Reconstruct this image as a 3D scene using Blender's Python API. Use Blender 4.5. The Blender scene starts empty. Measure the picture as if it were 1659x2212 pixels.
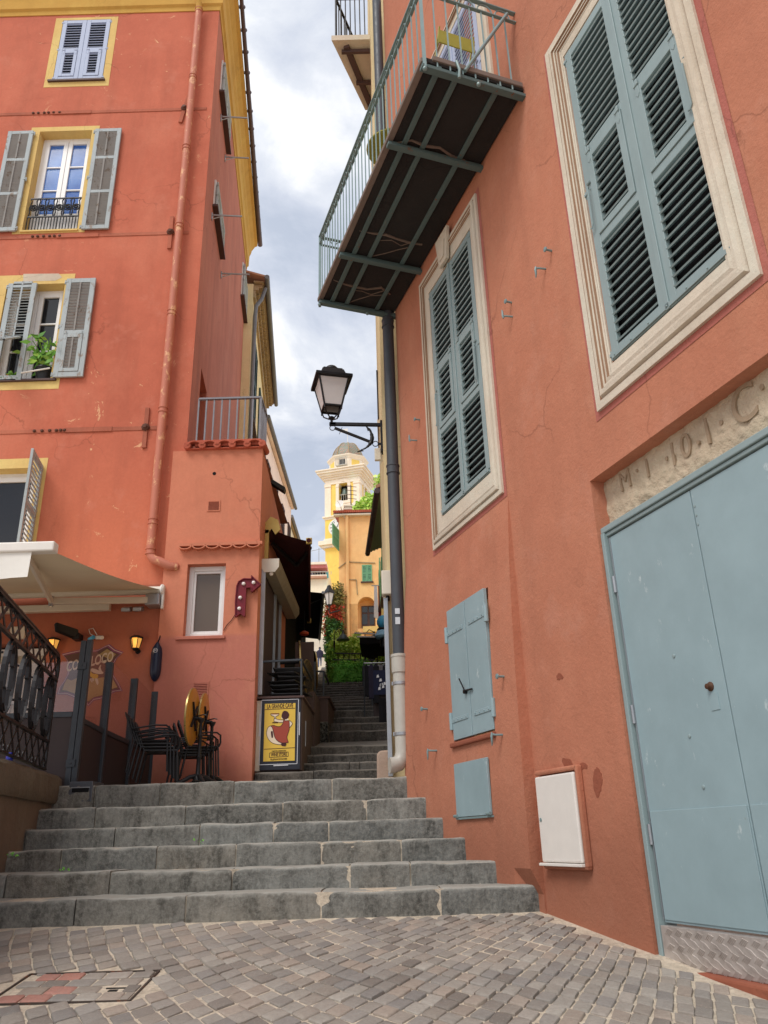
import bpy, bmesh, math, random
from mathutils import Vector, Matrix, noise
random.seed(7)
PI = math.pi
col = bpy.context.scene.collection
# ------------------------------------------------------------------ camera model (measured from the verticals and the wall lines)
FPX, PITCH, ROLL = 1720.0, math.radians(22.3), math.radians(-1.69)
def ray(px, py):
    """direction through a point of the 1659x2212 survey picture, scaled to Y = 1"""
    x, y = px-829.5, 1106-py
    c, s = math.cos(ROLL), math.sin(ROLL); x, y = c*x-s*y, s*x+c*y
    c, s = math.cos(PITCH), math.sin(PITCH)
    v = Vector((x, c*FPX-s*y, s*FPX+c*y))
    return v/v.y
def at(px, py, Y): return ray(px, py)*Y
W0 = Vector((1.5634, 5.434, 0)); AZ = math.radians(-19.9)
WD = Vector((math.sin(AZ), math.cos(AZ), 0))
class Frame:
    def __init__(s, O, U, up=(0,0,1)):
        s.O = Vector(O); s.U = Vector(U).normalized(); s.Z = Vector(up).normalized()
        s.N = s.U.cross(s.Z)          # b axis
    def p(s, a, b, c): return s.O+s.U*a+s.N*b+s.Z*c
    def hit(s, px, py, off=0):
        r = ray(px, py); P = s.O+s.N*off
        t = P.dot(s.N)/r.dot(s.N); q = r*t-s.O
        return q.dot(s.U), q.dot(s.Z)
# right wall: a runs away from the camera, b sticks out into the street
WALL = Frame(W0, -WD); WALL = Frame(W0, WD); WALL.N = Vector((-WD.y, WD.x, 0))
FACY = 11.2
FAC = Frame((0, FACY, 0), (1,0,0)); FAC.N = Vector((0,-1,0))
def facing(Y, X=0): f = Frame((X,Y,0),(1,0,0)); f.N = Vector((0,-1,0)); return f
def w(px, py, off=0): return WALL.hit(px, py, off)
def f(px, py, off=0): return FAC.hit(px, py, off)
WORLD = Frame((0,0,0),(1,0,0)); WORLD.N = Vector((0,1,0))

class MB:
    def __init__(s): s.v = []; s.f = []; s.m = []; s.cur = 0
    def add(s, vs, fs):
        n = len(s.v); s.v += [Vector(v) for v in vs]
        for q in fs: s.f.append([n+i for i in q]); s.m.append(s.cur)
    def box(s, F, a0, a1, b0, b1, c0, c1):
        vs = [F.p(a,b,c) for c in (c0,c1) for b in (b0,b1) for a in (a0,a1)]
        s.add(vs, [(0,1,3,2),(4,6,7,5),(0,4,5,1),(2,3,7,6),(0,2,6,4),(1,5,7,3)])
        return s
    def prism(s, F, pts, b0, b1):
        n = len(pts)
        vs = [F.p(a,b0,c) for a,c in pts]+[F.p(a,b1,c) for a,c in pts]
        s.add(vs, [tuple(range(n)), tuple(range(2*n-1,n-1,-1))]+[(i,(i+1)%n,(i+1)%n+n,i+n) for i in range(n)])
        return s
    def quad(s, *p): s.add(p, [tuple(range(len(p)))]); return s
    def beam(s, p0, p1, wx, wz, up=(0,0,1)):
        p0, p1 = Vector(p0), Vector(p1); d = (p1-p0).normalized(); up = Vector(up)
        if abs(d.dot(up)) > .98: up = Vector((0,1,0))
        x = d.cross(up).normalized()*wx/2; z = x.cross(d).normalized()*wz/2
        s.add([p0-x-z,p0+x-z,p0+x+z,p0-x+z,p1-x-z,p1+x-z,p1+x+z,p1-x+z],
              [(0,1,2,3),(7,6,5,4),(0,4,5,1),(1,5,6,2),(2,6,7,3),(3,7,4,0)])
        return s
    def tube(s, pts, r, n=8, cap=True):
        pts = [Vector(p) for p in pts]; k = len(pts); rs = r if isinstance(r,(list,tuple)) else [r]*k
        ref = None; vs = []
        for i,p in enumerate(pts):
            d = ((pts[min(i+1,k-1)]-pts[max(i-1,0)])).normalized()
            if ref is None:
                ref = Vector((0,0,1)) if abs(d.z) < .9 else Vector((1,0,0))
            x = d.cross(ref).normalized(); y = x.cross(d).normalized(); ref = y
            for j in range(n):
                a = 2*PI*j/n; vs.append(p+(x*math.cos(a)+y*math.sin(a))*rs[i])
        fs = [(i*n+j, i*n+(j+1)%n, (i+1)*n+(j+1)%n, (i+1)*n+j) for i in range(k-1) for j in range(n)]
        if cap: fs += [tuple(range(n-1,-1,-1)), tuple((k-1)*n+j for j in range(n))]
        s.add(vs, fs); return s
    def lathe(s, O, prof, n=16, axis=(0,0,1), phase=0, sx=1, sy=1):
        O = Vector(O); Z = Vector(axis).normalized()
        X = Z.cross(Vector((0,1,0)) if abs(Z.y) < .9 else Vector((1,0,0))).normalized(); Y = Z.cross(X)
        vs = [O+Z*h+(X*math.cos(2*PI*j/n+phase)*sx+Y*math.sin(2*PI*j/n+phase)*sy)*r for r,h in prof for j in range(n)]
        k = len(prof)
        fs = [(i*n+j, i*n+(j+1)%n, (i+1)*n+(j+1)%n, (i+1)*n+j) for i in range(k-1) for j in range(n)]
        fs += [tuple(range(n-1,-1,-1)), tuple((k-1)*n+j for j in range(n))]
        s.add(vs, fs); return s
    def xf(s, M):
        s.v = [M @ v for v in s.v]; return s

def tag(o, label=None, cat=None, group=None, kind=None):
    if label: o['label'] = label
    if cat: o['category'] = cat
    if group: o['group'] = group
    if kind: o['kind'] = kind
    return o
def thing(name, label, cat, loc=(0,0,0), rz=0, group=None):
    o = bpy.data.objects.new(name, None); o.empty_display_size = .2; col.objects.link(o)
    o.location = loc; o.rotation_euler = (0,0,rz)
    o.matrix_world = Matrix.Translation(Vector(loc)) @ Matrix.Rotation(rz,4,'Z')
    return tag(o, label, cat, group)
WM = {}
def wmat(o):
    M = Matrix.Translation(o.location) @ o.rotation_euler.to_matrix().to_4x4() if o else Matrix()
    return (wmat(o.parent) @ M) if o and o.parent else M
def obj(name, mb, mats, parent=None, smooth=False, bevel=0, local=False, loc=None, segs=2, weld=False):
    """mb is in world coordinates unless local=True (then in the parent's frame)"""
    me = bpy.data.meshes.new(name); o = bpy.data.objects.new(name, me); col.objects.link(o)
    if parent: o.parent = parent
    vs = mb.v
    if not local:
        if loc is None and parent is None and len(vs):
            lo = Vector((min(v.x for v in vs),min(v.y for v in vs),min(v.z for v in vs))); hi = Vector((max(v.x for v in vs),max(v.y for v in vs),max(v.z for v in vs)))
            loc = ((lo.x+hi.x)/2,(lo.y+hi.y)/2,lo.z)
        if parent is None: o.location = loc; inv = Matrix.Translation(-Vector(loc))
        else: inv = wmat(parent).inverted()
        vs = [inv @ v for v in vs]
    me.from_pydata([tuple(v) for v in vs], [], mb.f)
    ml = mats if isinstance(mats,(list,tuple)) else [mats]
    for m in ml: me.materials.append(m)
    if len(ml) > 1: me.polygons.foreach_set('material_index', mb.m)
    bm = bmesh.new(); bm.from_mesh(me)
    if weld: bmesh.ops.remove_doubles(bm, verts=bm.verts, dist=1e-4)
    bmesh.ops.recalc_face_normals(bm, faces=bm.faces); bm.to_mesh(me); bm.free()
    if smooth:
        me.polygons.foreach_set('use_smooth', [True]*len(me.polygons))
        if hasattr(me,'set_sharp_from_angle'): me.set_sharp_from_angle(angle=math.radians(40))
    if bevel:
        b = o.modifiers.new('bevel','BEVEL'); b.width = bevel; b.segments = segs; b.limit_method = 'ANGLE'; b.angle_limit = math.radians(40)
        b.harden_normals = False
    me.update()
    return o
def kids(o): return [c for c in bpy.data.objects if c.parent == o]
def copy_tree(o, parent=None, loc=None, rz=None, label=None, group=None):
    c = o.copy(); col.objects.link(c); c.parent = parent
    if loc is not None: c.location = loc
    if rz is not None: c.rotation_euler = (0,0,rz)
    if label: c['label'] = label
    if group: c['group'] = group
    for k in kids(o): copy_tree(k, c)
    return c

# ------------------------------------------------------------------ materials
def srgb(r, g, b): return tuple(((c/255)/12.92 if c/255 <= .04045 else (((c/255)+.055)/1.055)**2.4) for c in (r,g,b))+(1,)
class NT:
    def __init__(s, name):
        s.m = bpy.data.materials.new(name); s.m.use_nodes = True; s.t = s.m.node_tree
        s.b = s.t.nodes['Principled BSDF']; s.co = s.t.nodes.new('ShaderNodeTexCoord')
        s.b.inputs['Specular IOR Level'].default_value = .35
        s.gm = s.t.nodes.new('ShaderNodeNewGeometry')
    def l(s, a, b): s.t.links.new(a, b); return s
    def n(s, k, **kw):
        x = s.t.nodes.new(k)
        for a,b in kw.items(): setattr(x, a, b)
        return x
    def noise(s, scale, detail=4, rough=.55, vec=None, dist=0, stretch=None):
        x = s.n('ShaderNodeTexNoise'); x.inputs['Scale'].default_value = scale; x.inputs['Detail'].default_value = detail
        x.inputs['Roughness'].default_value = rough; x.inputs['Distortion'].default_value = dist
        v = vec if vec is not None else s.gm.outputs['Position']
        if stretch:
            mp = s.n('ShaderNodeMapping'); mp.inputs['Scale'].default_value = stretch; s.l(v, mp.inputs['Vector']); v = mp.outputs[0]
        s.l(v, x.inputs['Vector']); return x.outputs['Fac']
    def ramp(s, fac, stops, interp='LINEAR'):
        x = s.n('ShaderNodeValToRGB'); e = x.color_ramp.elements; x.color_ramp.interpolation = interp
        while len(e) < len(stops): e.new(.5)
        for i,(p,c) in enumerate(stops):
            e[i].position = p; e[i].color = c if isinstance(c,(tuple,list)) else (c,c,c,1)
        s.l(fac, x.inputs[0]); return x.outputs[0]
    def mix(s, fac, a, b, kind='MIX'):
        x = s.n('ShaderNodeMix', data_type='RGBA', blend_type=kind); 
        for i,v in ((0,fac),(6,a),(7,b)):
            if hasattr(v,'links') or isinstance(v, bpy.types.NodeSocket): s.l(v, x.inputs[i])
            else: x.inputs[i].default_value = v
        return x.outputs[2]
    def math(s, op, a, b=0, clamp=False):
        x = s.n('ShaderNodeMath', operation=op, use_clamp=clamp)
        for i,v in ((0,a),(1,b)):
            if isinstance(v, bpy.types.NodeSocket): s.l(v, x.inputs[i])
            else: x.inputs[i].default_value = v
        return x.outputs[0]
    def bump(s, h, strength=.3, dist=.01, prev=None):
        x = s.n('ShaderNodeBump'); x.inputs['Strength'].default_value = strength; x.inputs['Distance'].default_value = dist
        s.l(h, x.inputs['Height'])
        if prev is not None: s.l(prev, x.inputs['Normal'])
        s.l(x.outputs[0], s.b.inputs['Normal']); return x.outputs[0]
    def done(s, c=None, rough=.8, metal=0):
        if c is not None:
            if isinstance(c, bpy.types.NodeSocket): s.l(c, s.b.inputs['Base Color'])
            else: s.b.inputs['Base Color'].default_value = c
        if isinstance(rough, bpy.types.NodeSocket): s.l(rough, s.b.inputs['Roughness'])
        else: s.b.inputs['Roughness'].default_value = rough
        s.b.inputs['Metallic'].default_value = metal
        return s.m
def dark(c, k): return (c[0]*k, c[1]*k, c[2]*k, 1)
def zpos(t):
    x = t.n('ShaderNodeSeparateXYZ'); t.l(t.gm.outputs['Position'], x.inputs[0]); return x.outputs[2]

def stucco(name, c1, c2, bumpk=.35, fine=70, peel=None, peelamt=.0, zsplit=None, c3=None, streak=.25, patch=None, crack=.55, damp=None):
    t = NT(name)
    big = t.noise(.55, 5, .6); c = t.mix(t.ramp(big, [(.35,0),(.68,1)]), c1, c2)
    med = t.noise(3.2, 6, .62); c = t.mix(t.ramp(med, [(.3,.0),(.75,.34)]), c, dark(c1,1.22))
    if zsplit is not None:
        wob = t.math('MULTIPLY_ADD', t.noise(1.3,4), .5); wob = t.math('ADD', zpos(t), t.math('MULTIPLY', t.noise(1.1,4), zsplit[2]))
        fac = t.n('ShaderNodeMapRange'); fac.inputs[1].default_value = zsplit[0]; fac.inputs[2].default_value = zsplit[1]; t.l(wob, fac.inputs[0])
        c = t.mix(fac.outputs[0], c3, c)
    st = t.noise(1.0, 5, .65, stretch=(2.6,2.6,.35)); c = t.mix(t.math('MULTIPLY', t.ramp(st,[(.46,0),(.78,1)]), streak), c, dark(c1,.62))
    if patch:
        pm = t.ramp(t.noise(1.7, 7, .7), [(.56,0),(.7,.6)]); c = t.mix(t.math('MULTIPLY',pm,.6), c, patch)
    if peel:
        m1 = t.ramp(t.noise(.33, 2), [(.44,0),(.54,1)]); m2 = t.ramp(t.noise(3.6, 9, .74, dist=.6), [(.64-peelamt,0),(.655-peelamt,1)])
        pf = t.math('MULTIPLY', m1, m2); c = t.mix(pf, c, peel)
    fd = t.ramp(t.noise(.9, 6, .7, stretch=(1,1,.6)), [(.5,0),(.72,.5)]); c = t.mix(fd, c, (min(1,c1[0]*1.12),c1[1]*1.35,c1[2]*1.4,1))
    wc = t.n('ShaderNodeVectorMath', operation='MULTIPLY_ADD'); nn = t.n('ShaderNodeTexNoise'); nn.inputs['Scale'].default_value = 2.5; nn.inputs['Detail'].default_value = 6; t.l(t.gm.outputs['Position'],nn.inputs['Vector'])
    t.l(nn.outputs['Color'],wc.inputs[0]); wc.inputs[1].default_value = (.5,.5,.5); t.l(t.gm.outputs['Position'],wc.inputs[2])
    vo = t.n('ShaderNodeTexVoronoi', feature='DISTANCE_TO_EDGE'); vo.inputs['Scale'].default_value = .55; t.l(wc.outputs[0],vo.inputs['Vector'])
    ck = t.math('MULTIPLY', t.ramp(vo.outputs['Distance'],[(.0,1),(.006,0)]), t.ramp(t.noise(.7,3),[(.5,0),(.62,crack)])); c = t.mix(ck, c, dark(c2,.45))
    if damp is not None:
        mr = t.n('ShaderNodeMapRange'); mr.inputs[1].default_value = damp[0]; mr.inputs[2].default_value = damp[1]; mr.inputs[3].default_value = 1; mr.inputs[4].default_value = 0
        t.l(t.math('ADD', zpos(t), t.math('MULTIPLY', t.noise(2.2,6,.7), damp[2])), mr.inputs[0]); c = t.mix(t.math('MULTIPLY', mr.outputs[0], .55), c, dark(c2,.55))
    sp = t.ramp(t.noise(24, 3, .7), [(.3,.0),(.75,.16)]); c = t.mix(sp, c, dark(c2,.6))
    b = t.bump(t.noise(7, 5, .6), bumpk*.7, .03)
    t.bump(t.noise(fine, 4, .7), bumpk, .012, b)
    return t.done(c, .93)
def paint(name, c, wear=None, amt=.1, rough=.55, grain=(30,30,4), bumpk=.12, dirt=.25):
    t = NT(name); v = t.co.outputs['Object']
    k = t.mix(t.ramp(t.noise(2.2,6,.65,vec=v),[(.35,0),(.75,dirt)]), c, dark(c,.55))
    k = t.mix(t.ramp(t.noise(1,4,.6,vec=v,stretch=grain),[(.4,0),(.8,.22)]), k, dark(c,.75))
    if wear:
        k = t.mix(t.ramp(t.noise(1,8,.75,vec=v,stretch=(9,9,5)),[(.62-amt,0),(.68-amt,1)]), k, wear)
    t.bump(t.noise(1,5,.7,vec=v,stretch=(grain[0]*2,grain[1]*2,grain[2])), bumpk, .004)
    return t.done(k, rough)
def metal(name, c, rough=.45, met=0, rust=0, vary=.3):
    t = NT(name); v = t.co.outputs['Object']
    k = t.mix(t.ramp(t.noise(6,6,.65,vec=v),[(.35,0),(.75,vary)]), c, dark(c,.5))
    if rust: k = t.mix(t.ramp(t.noise(11,8,.75,vec=v),[(.66-rust,0),(.72-rust,1)]), k, srgb(120,72,45))
    t.bump(t.noise(60,3,.6,vec=v), .08, .003)
    return t.done(k, t.ramp(t.noise(9,4,vec=v),[(.3,rough*.8),(.8,min(1,rough*1.3))]), met)
def plain(name, c, rough=.7, met=0, emit=0, alpha=1, trans=0):
    t = NT(name); k = t.mix(t.ramp(t.noise(12,4,vec=t.co.outputs['Object']),[(.3,0),(.8,.14)]), c, dark(c,.7))
    m = t.done(k, rough, met)
    if emit: t.b.inputs['Emission Color'].default_value = c; t.b.inputs['Emission Strength'].default_value = emit
    if trans: t.b.inputs['Transmission Weight'].default_value = trans; t.b.inputs['IOR'].default_value = 1.45
    if alpha < 1: t.b.inputs['Alpha'].default_value = alpha
    return m
def clothm(name, c, rough=.95):
    t = NT(name); v = t.co.outputs['Object']
    k = t.mix(t.ramp(t.noise(2.5,5,vec=v),[(.35,0),(.75,.2)]), c, dark(c,.72)); t.bump(t.noise(9,4,vec=v),.25,.02); return t.done(k, rough)
def foliage(name, c1, c2, c3):
    t = NT(name); g = t.gm.outputs['Random Per Island']
    k = t.ramp(g, [(0,c1),(.5,c2),(1,c3)]); k = t.mix(t.ramp(t.noise(3.0,3),[(.35,.3),(.6,0)]), k, dark(c1,.4))
    t.b.inputs['Transmission Weight'].default_value = 0; t.b.inputs['Subsurface Weight'].default_value = 0
    return t.done(k, .6)

M = {}
CORAL = srgb(197,100,70)
M['coral_upper'] = stucco('coral_plaster_upper', srgb(198,111,86), srgb(184,99,76), .3, 60, peel=srgb(226,176,134), peelamt=.012, zsplit=(4.6,6.4,.8), c3=srgb(204,116,86), streak=.5, patch=srgb(208,138,116))
M['coral_side'] = stucco('coral_plaster_side', srgb(190,118,98), srgb(172,102,84), .3, 60, streak=.7, patch=srgb(168,108,90))
M['coral_annex'] = stucco('coral_plaster_annex', srgb(206,130,102), srgb(198,120,94), .25, 60, zsplit=(2.72,2.78,.03), c3=srgb(194,120,104), streak=.35, damp=(1.0,1.35,.5), patch=srgb(204,134,108))
M['coral_bay'] = stucco('coral_plaster_bay', srgb(176,104,80), srgb(166,94,72), .25, 60, zsplit=(1.6,2.9,.2), c3=srgb(184,116,100), streak=.25)
M['terra'] = stucco('terracotta_plaster', srgb(190,125,98), srgb(180,113,87), .45, 40, peel=None, streak=.4, patch=srgb(200,144,122), damp=(.1,.75,.6))
M['terra_deep'] = stucco('terracotta_plaster_bare', srgb(156,90,68), srgb(140,80,60), .5, 40)
M['maroon_line'] = stucco('maroon_paint_line', srgb(178,106,94), srgb(170,98,86), .5, 40)
M['ochre'] = stucco('ochre_plaster', srgb(222,190,122), srgb(210,174,106), .2, 60, streak=.3, patch=srgb(206,180,128))
M['ochre_cornice'] = stucco('ochre_cornice', srgb(208,164,84), srgb(192,146,70), .15, 40, streak=.35)
M['cream_stone'] = stucco('cream_moulding', srgb(218,206,188), srgb(200,186,166), .4, 70, streak=.35, crack=.15)
M['tan_line'] = stucco('tan_moulding', srgb(150,118,94), srgb(136,104,82), .3, 70)
M['yellow_wall'] = stucco('yellow_plaster', srgb(232,210,164), srgb(220,196,148), .25, 50, streak=.35)
M['yellow_far'] = stucco('pale_yellow_plaster', srgb(244,214,128), srgb(240,206,116), .1, 20, streak=.15)
M['tower_yellow'] = stucco('tower_yellow', srgb(244,208,110), srgb(238,200,104), .1, 10, streak=.1)
M['tower_white'] = stucco('tower_white', srgb(244,228,206), srgb(236,218,194), .1, 10, streak=.15)
M['orange_house'] = stucco('orange_plaster', srgb(240,192,134), srgb(232,176,116), .2, 20, streak=.35, patch=srgb(220,170,124))
M['orange_dirty'] = stucco('orange_plaster_stained', srgb(222,166,106), srgb(150,122,88), .3, 20, streak=.9, patch=srgb(118,100,76))
M['pink_wall'] = stucco('pink_plaster', srgb(250,226,214), srgb(244,216,202), .15, 30, streak=.2)
M['cream_far'] = stucco('cream_far', srgb(246,232,206), srgb(238,220,190), .1, 20, streak=.1)
M['tan_brick'] = stucco('tan_corbel', srgb(176,150,116), srgb(150,126,96), .6, 30, streak=.5)
M['grey_stone'] = None
M['blue_paint'] = paint('blue_grey_paint', srgb(146,164,165), amt=.0, rough=.5, dirt=.3, bumpk=.1)
M['door_paint'] = paint('door_blue_paint', srgb(150,172,177), wear=srgb(182,196,197), amt=.0, rough=.5, grain=(3,3,1), bumpk=.04, dirt=.35)
M['lilac_paint'] = paint('pale_lilac_paint', srgb(172,182,206), rough=.6)
M['worn_paint'] = paint('weathered_grey_wood', srgb(176,184,186), wear=srgb(146,134,124), amt=.06, rough=.85, bumpk=.5, dirt=.4)
M['worn_slats'] = paint('weathered_bare_slats', srgb(150,146,142), wear=srgb(116,102,90), amt=.06, rough=.9, bumpk=.7, dirt=.5)
M['green_shutter'] = paint('green_shutter_paint', srgb(112,168,128), rough=.6)
M['dark_green'] = paint('dark_green_paint', srgb(44,74,72), rough=.5)
M['mauve_shutter'] = paint('mauve_shutter_paint', srgb(150,142,170), rough=.6)
M['white_pvc'] = plain('white_window_frame', srgb(232,230,228), .35)
M['brown_wood'] = paint('dark_brown_wood', srgb(84,62,58), rough=.6)
M['black_iron'] = metal('black_iron', srgb(38,36,38), .42, .3, 0, .4)
M['anthracite'] = metal('anthracite_metal', srgb(62,66,72), .45, .1)
M['dark_panel'] = plain('dark_brown_panel', srgb(62,50,50), .6)
M['dark_board'] = plain('dark_brown_board', srgb(84,66,62), .7)
M['rail_blue'] = metal('grey_green_rail_paint', srgb(130,152,153), .45, .1, .03)
M['beam_blue'] = metal('grey_green_beam_paint', srgb(88,108,108), .6, 0, .05)
M['grey_rail'] = metal('grey_balcony_rail', srgb(128,126,132), .5, .2)
M['pipe_coral'] = paint('flaking_coral_pipe_paint', srgb(194,118,96), wear=srgb(222,170,128), amt=.075, rough=.6, grain=(3,3,1), bumpk=.1)
M['pipe_dark'] = metal('dark_grey_pipe', srgb(72,76,82), .5, .0)
M['pipe_grey'] = metal('pale_cast_pipe', srgb(188,184,174), .4, 0, 0, .35)
M['gutter'] = metal('brown_gutter', srgb(98,84,88), .5, .1)
M['gutter_grey'] = metal('grey_gutter', srgb(120,120,124), .5, .1)
M['galv'] = metal('galvanised_steel', srgb(170,172,176), .4, .6)
M['white_metal'] = metal('white_enamel', srgb(232,226,218), .45, 0, 0, .15)
M['cassette'] = plain('awning_cassette', srgb(214,206,192), .4)
M['cream_canvas'] = clothm('cream_canvas', srgb(226,212,186))
M['white_canvas'] = clothm('white_canvas', srgb(236,232,224))
M['red_canvas'] = clothm('dark_red_canvas', srgb(62,18,22))
M['black_canvas'] = clothm('black_canvas', srgb(26,24,26))
M['black_cloth'] = clothm('black_cloth', srgb(28,28,34))
M['grey_canvas'] = clothm('grey_canvas', srgb(112,108,112))
M['gold'] = metal('gold_painted_metal', srgb(190,160,90), .4, .5)
M['terracotta_tile'] = stucco('terracotta_roof_tile', srgb(190,100,78), srgb(160,80,62), .3, 40, streak=.5)
M['tile_far'] = stucco('roof_tiles_faded', srgb(198,150,124), srgb(160,116,92), .3, 12, streak=.5)
M['void'] = plain('interior_shade_black', srgb(14,13,15), .9)  # near-black colour stands in for the shade inside openings
M['interior'] = plain('interior_shade_dim', srgb(30,26,26), .9)  # dimness of the unlit rooms is put into this colour
M['recess_red'] = stucco('dark_red_recess', srgb(150,72,62), srgb(130,62,56), .2, 40)
M['yellow_paper'] = plain('poster_yellow', srgb(232,194,80), .5)
M['ink_navy'] = plain('poster_frame_navy', srgb(40,42,54), .45)
M['ink_brown'] = plain('ink_brown', srgb(70,32,36), .6)
M['ink_red'] = plain('ink_brick_red', srgb(166,74,58), .6)
M['ink_cream'] = plain('ink_cream', srgb(240,222,196), .6)
M['ink_white'] = plain('chalk_white', srgb(220,222,230), .7)
M['sign_red'] = metal('sign_dark_red', srgb(122,26,40), .35, .1)
M['bulb'] = plain('opal_bulb', srgb(246,236,232), .25)
M['lamp_glow'] = plain('warm_lamp_glow', srgb(240,176,84), .4, emit=.55)
M['frost_glass'] = plain('ribbed_glass', srgb(214,208,206), .35)
M['navy_rubber'] = plain('navy_rubber', srgb(30,38,62), .3)
M['plastic_black'] = plain('black_plastic', srgb(30,30,32), .4)
M['blue_plastic'] = plain('sky_blue', srgb(80,180,226), .5)
M['table_brown'] = metal('varnished_table_underside', srgb(196,132,44), .35, 0, 0, .25)
M['brass'] = metal('brass_edge', srgb(176,150,96), .3, .7)
M['leaf_mid'] = foliage('leaf_mid', srgb(70,124,36), srgb(110,162,52), srgb(156,192,76))
M['leaf_lime'] = foliage('leaf_lime', srgb(150,196,70), srgb(196,226,100), srgb(230,244,150))
M['leaf_hedge'] = foliage('leaf_hedge', srgb(74,150,50), srgb(112,190,70), srgb(150,214,96))
M['leaf_dry'] = foliage('leaf_vine', srgb(96,96,50), srgb(130,118,64), srgb(160,150,84))
M['flower_red'] = foliage('flower_red', srgb(150,40,28), srgb(190,64,40), srgb(214,100,60))
M['leaf_ivy'] = foliage('leaf_ivy', srgb(40,76,32), srgb(60,100,40), srgb(90,130,56))
M['bark'] = plain('bark', srgb(96,80,62), .9)
M['soil'] = plain('soil', srgb(60,48,40), .95)
M['skin'] = plain('skin', srgb(206,158,132), .6)
M['hair'] = plain('hair_dark', srgb(50,40,36), .7)
M['jacket'] = clothm('dark_jacket', srgb(48,44,62))
M['jeans'] = clothm('blue_jeans', srgb(72,84,118))
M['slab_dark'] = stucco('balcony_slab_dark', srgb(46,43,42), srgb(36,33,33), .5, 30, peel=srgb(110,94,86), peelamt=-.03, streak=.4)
M['crack'] = stucco('crack_mortar', srgb(120,104,94), srgb(98,84,76), .5, 30)
M['slab_pale'] = stucco('balcony_slab_pale', srgb(206,190,170), srgb(190,172,150), .3, 30, streak=.3)
M['lintel_stone'] = stucco('carved_lintel_stone', srgb(202,184,158), srgb(178,158,136), 1.4, 18, streak=.45, patch=srgb(160,140,122))
M['carve'] = stucco('carving_shadow', srgb(166,144,120), srgb(152,130,108), .6, 30)
M['parapet'] = stucco('parapet_coping_stone', srgb(116,102,86), srgb(84,74,62), 1., 14, streak=.8, patch=srgb(66,62,54))
M['purple_line'] = plain('mural_purple', srgb(140,78,112), .8)
M['mural_dark'] = plain('mural_dark', srgb(104,76,70), .85)
M['mural_straw'] = stucco('mural_straw', srgb(186,152,104), srgb(128,104,72), .1, 60, streak=.6)
M['mural_yellow'] = plain('mural_yellow', srgb(220,176,70), .8)
M['mural_cream'] = plain('mural_cream', srgb(216,196,176), .8)
M['dirty_red'] = plain('red_spray_paint', srgb(196,86,66), .8)
M['towel'] = clothm('white_towel', srgb(232,228,232))
M['scarf'] = clothm('maroon_cloth', srgb(120,40,60))
M['carbox'] = plain('cream_plastic_box', srgb(226,214,196), .5)
def glassm(name, tint, alpha, rough=.03):
    t = NT(name); o = t.t.nodes['Material Output']
    g = t.n('ShaderNodeBsdfGlossy'); g.inputs['Roughness'].default_value = rough; g.inputs['Color'].default_value = (1,1,1,1)
    tr = t.n('ShaderNodeBsdfTransparent'); tr.inputs['Color'].default_value = tint
    fr = t.n('ShaderNodeFresnel'); fr.inputs[0].default_value = 1.45
    lw = t.n('ShaderNodeLayerWeight'); lw.inputs[0].default_value = .5; mx = t.n('ShaderNodeMixShader'); k = t.math('ADD', t.math('MULTIPLY', t.math('POWER', lw.outputs['Facing'], 5), .45), alpha, True)
    t.l(k, mx.inputs[0]); t.l(tr.outputs[0], mx.inputs[1]); t.l(g.outputs[0], mx.inputs[2]); t.l(mx.outputs[0], o.inputs[0])
    return t.m
M['clear_glass'] = glassm('clear_glass', (.93,.9,.9,1), .05)
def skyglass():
    t = NT('window_glass_painted_sky'); zz = zpos(t); k = t.done(t.mix(t.ramp(t.noise(1.4,3),[(.4,0),(.65,1)]), srgb(58,98,170), srgb(92,132,196)), .12); t.b.inputs['Specular IOR Level'].default_value = .25; return t.m  # blue of the reflected sky is painted into the base colour
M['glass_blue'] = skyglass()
def darkglass(name, c):
    t = NT(name); k = t.done(c, .08); t.b.inputs['Specular IOR Level'].default_value = .6; return t.m
M['glass_dark'] = darkglass('window_glass_dark', srgb(26,26,30))
M['glass_brown'] = darkglass('window_glass_brown', srgb(92,76,62))
def stonemat(name, c1, c2, c3, wet=.5, nose=(.2,.8,.9)):
    t = NT(name); v = t.gm.outputs['Position']
    at_ = t.n('ShaderNodeAttribute', attribute_name='tone'); 
    k = t.mix(t.ramp(t.noise(2.6,7,.65),[(.3,0),(.72,1)]), c1, c2)
    k = t.mix(t.ramp(t.noise(1.1,6,.7),[(.54,0),(.68,.55)]), k, c3)
    k = t.mix(1.0, k, at_.outputs['Color'], 'MULTIPLY')
    vs = t.noise(1,7,.72,stretch=(7,7,2.2)); k = t.mix(t.ramp(vs,[(.46,0),(.64,wet)]), k, dark(c3,.55))
    k = t.mix(t.ramp(t.noise(30,5,.75),[(.42,.0),(.75,.6)]), k, dark(c1,1.6)); k = t.mix(t.ramp(t.noise(17,6,.75),[(.52,.0),(.7,.4)]), k, dark(c3,.9))
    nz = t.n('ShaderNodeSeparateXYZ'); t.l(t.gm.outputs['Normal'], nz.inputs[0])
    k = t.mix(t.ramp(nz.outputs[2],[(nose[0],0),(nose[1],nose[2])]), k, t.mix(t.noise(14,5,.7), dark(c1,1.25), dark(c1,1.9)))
    b = t.bump(t.noise(1,6,.7,stretch=(9,9,5)), .7, .03); t.bump(t.noise(55,5,.75), .7, .01, b)
    return t.done(k, .85)
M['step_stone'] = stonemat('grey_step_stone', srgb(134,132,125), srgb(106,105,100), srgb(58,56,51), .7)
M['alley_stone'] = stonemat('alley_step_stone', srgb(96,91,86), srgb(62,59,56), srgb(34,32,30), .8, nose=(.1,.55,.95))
M['mortar'] = stonemat('cobble_mortar', srgb(206,192,172), srgb(186,172,152), srgb(138,126,112), .2, nose=(.9,1.,.0))
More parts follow.
